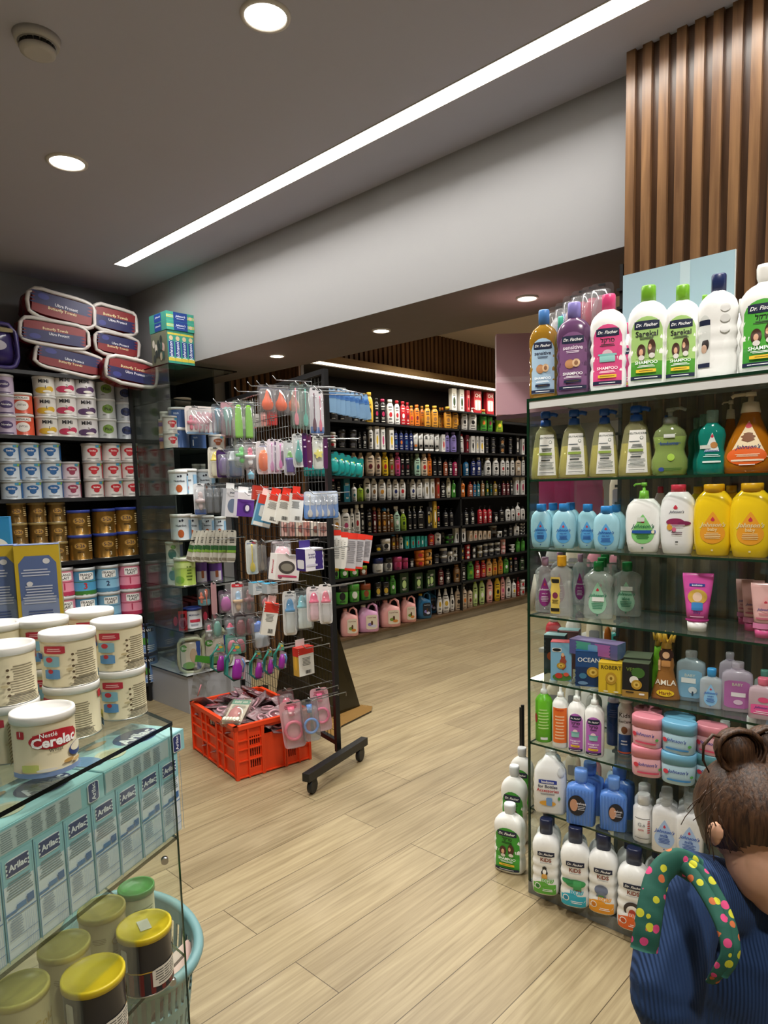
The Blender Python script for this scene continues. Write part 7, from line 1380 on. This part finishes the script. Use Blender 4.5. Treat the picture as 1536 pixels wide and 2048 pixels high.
o=link('body',blob(skull,'body',.0045,SKIN,3),t); off=Vector((-hip.x,-hip.y,0)); o.location=off
def hairline(v):
    p=v-hc; a=p.dot(MR); return p.dot(MD)>.013+.9*max(0,-.035-a)-.12*max(0,a-.01)+.002*math.sin(a*240) and p.dot(fdir)>-.045
hr=[('s',hc-fdir*.008+MD*-.010,(.0755,.0755,.076)),('s',hc-fdir*.04+MD*.034,(.042,.042,.045))]
b1=W(1468,1496,.95); b2=W(1528,1490,.975); b3=W(1492,1530,.96)
hr+= [('s',b1,(.027,.027,.029)),('s',b2,(.027,.027,.029)),('s',b3,(.024,.024,.02))]
o=link('hair',blob(hr,'hair',.004,HAIR,3,cut=hairline),t); o.location=off
lk=MB(); rnd=random.Random(2)
for i in range(9): c=b1 if i<6 else b2; a0=rnd.random()*6; lk.tube([c+MR*(.027+.003*(i%3))*math.cos(a0+k*.5)+MD*-.029*math.sin(a0+k*.5)+MF*-(.012+.004*(i%3)) for k in range(12)],.0035,HAIR,5)
lk.tube([W(1452,1478,.94),W(1425,1470,.935),W(1407,1490,.935),W(1406,1520,.935),W(1418,1545,.935)],[.002,.0025,.0025,.002,.001],HAIR,5)
for i in range(16):
    a=W(1420+rnd.uniform(-6,25),1600+rnd.uniform(-50,60),.895); q=[a]; d_=MD*rnd.uniform(.4,1)+MR*rnd.uniform(-.9,.2)
    for k in range(5): d_=d_+MR*rnd.uniform(-.25,.35)+MD*.05; q.append(q[-1]+d_*.009)
    lk.tube(q,.0007,HAIR,4)
o=link('loose_strand',lk.mesh('strands'),t); o.location=off
ey_=MB(); e0=W(1521,1716,.868); ey_.tube([e0,e0+MR*.006+MD*.003,e0+MR*.014+MD*.004,e0+MR*.02+MD*.001],[.0008,.0016,.0016,.001],mat('#2a1a12',.6),5)
sweat=[('s',ts+Vector((0,0,-.05)),(.104,.092,.125)),('c',ts+Vector((0,0,.035)),shN+Vector((0,0,.006)),.052,.056),('c',ts+Vector((0,0,.04)),shF,.052,.05),('c',shN,elN,.055,.046),('c',elN,wrN,.046,.032),('c',shF,elF,.05,.044),('c',elF,wrF,.042,.03),('c',ts,hip+Vector((0,0,.03)),.10,.098),('c',nk+Vector((0,0,-.028)),ts,.050,.075)]
o=link('sweater',blob(sweat,'sweater',.006,KNIT,3),t); o.location=off
cl=MB(); cc0=nk+Vector((0,0,-.02)); cl.tube([cc0+MR*.052*math.cos(2*PI*i/20)+MF*.05*math.sin(2*PI*i/20)+MD*(.028*math.cos(2*PI*i/20)) for i in range(20)],.009,KNIT,8,closed=True); o=link('collar',cl.mesh('collar'),t); o.location=off
tr=[('c',hip+Vector((0,0,.02)),hip+Vector((0,0,-.04)),.095,.085)]
for s_ in(-1,1): h0=hip+sw_*.045*s_; tr.append(('c',h0,Vector((h0.x,h0.y,.10)),.064,.043))
o=link('trousers',blob(tr,'trousers',.008,mat('#2b2e3a',.8,'cloth'),2),t); o.location=off
for s_ in(-1,1):
    h0=hip+sw_*.045*s_; sh=MB(); sh.loft([(0,.034,.07,2.6,0,-.018),(.012,.036,.072,2.6,0,-.018),(.035,.034,.066,2.4,0,-.014),(.06,.032,.036,2.2,0,.008),(.085,.033,.034,2,0,.01)],mat('#d8d4cc',.5),18); o=link('shoe',sh.mesh('shoe'),t,(h0.x+off.x,h0.y+off.y,0.001),math.atan2(MR.y,MR.x)-.2+PI/2)
# green dotted bag strap over the shoulder
t=empty('dotted_bag',(shN.x,shN.y,shN.z)); tag(t,'green fabric bag strap with pink and yellow dots over the child\'s shoulder','bag')
def ribbon(path,w_,th,m,nm):
    mb=MB(); P=[Vector(W(*q)) for q in path]; vs=[];fs=[]
    Q=[]
    for i in range(len(P)-1):
        p0,p1,p2,p3=P[max(i-1,0)],P[i],P[i+1],P[min(i+2,len(P)-1)]
        for k in range(5):
            s_=k/5; Q.append(.5*((2*p1)+(p2-p0)*s_+(2*p0-5*p1+4*p2-p3)*s_*s_+(3*p1-p0-3*p2+p3)*s_**3))
    Q.append(P[-1])
    for i,q in enumerate(Q):
        k=(Q[min(i+1,len(Q)-1)]-Q[max(i-1,0)]).normalized(); u=k.cross(MF).normalized(); v_=k.cross(u)
        for j in range(10): a=2*PI*j/10; vs.append(q+u*w_*math.cos(a)+v_*th*math.sin(a)*(1+.15*math.sin(i*1.7+j))-t.location)
    for i in range(len(Q)-1):
        for j in range(10): fs.append((i*10+j,i*10+(j+1)%10,(i+1)*10+(j+1)%10,(i+1)*10+j))
    mb.add(vs,fs,m,True); mb.f.append(list(range(10))); mb.mi.append(0); mb.sm.append(False); mb.f.append([len(vs)-10+j for j in range(10)][::-1]); mb.mi.append(0); mb.sm.append(False); return link(nm,mb.mesh(nm),t)
ribbon([(1392,1742,.865),(1352,1722,.86),(1318,1750,.85),(1304,1800,.835),(1296,1850,.825),(1288,1900,.82)],.017,.008,DOT,'rear_strap')
ribbon([(1345,1718,.868),(1385,1748,.845),(1420,1800,.82),(1446,1855,.80),(1455,1905,.79),(1436,1945,.795),(1425,1962,.81)],.0085,.004,DOT,'front_strap')
ribbon([(1352,1714,.868),(1400,1742,.845),(1440,1800,.82),(1464,1860,.80),(1468,1912,.79),(1445,1950,.795)],.007,.004,DOT,'front_strap')
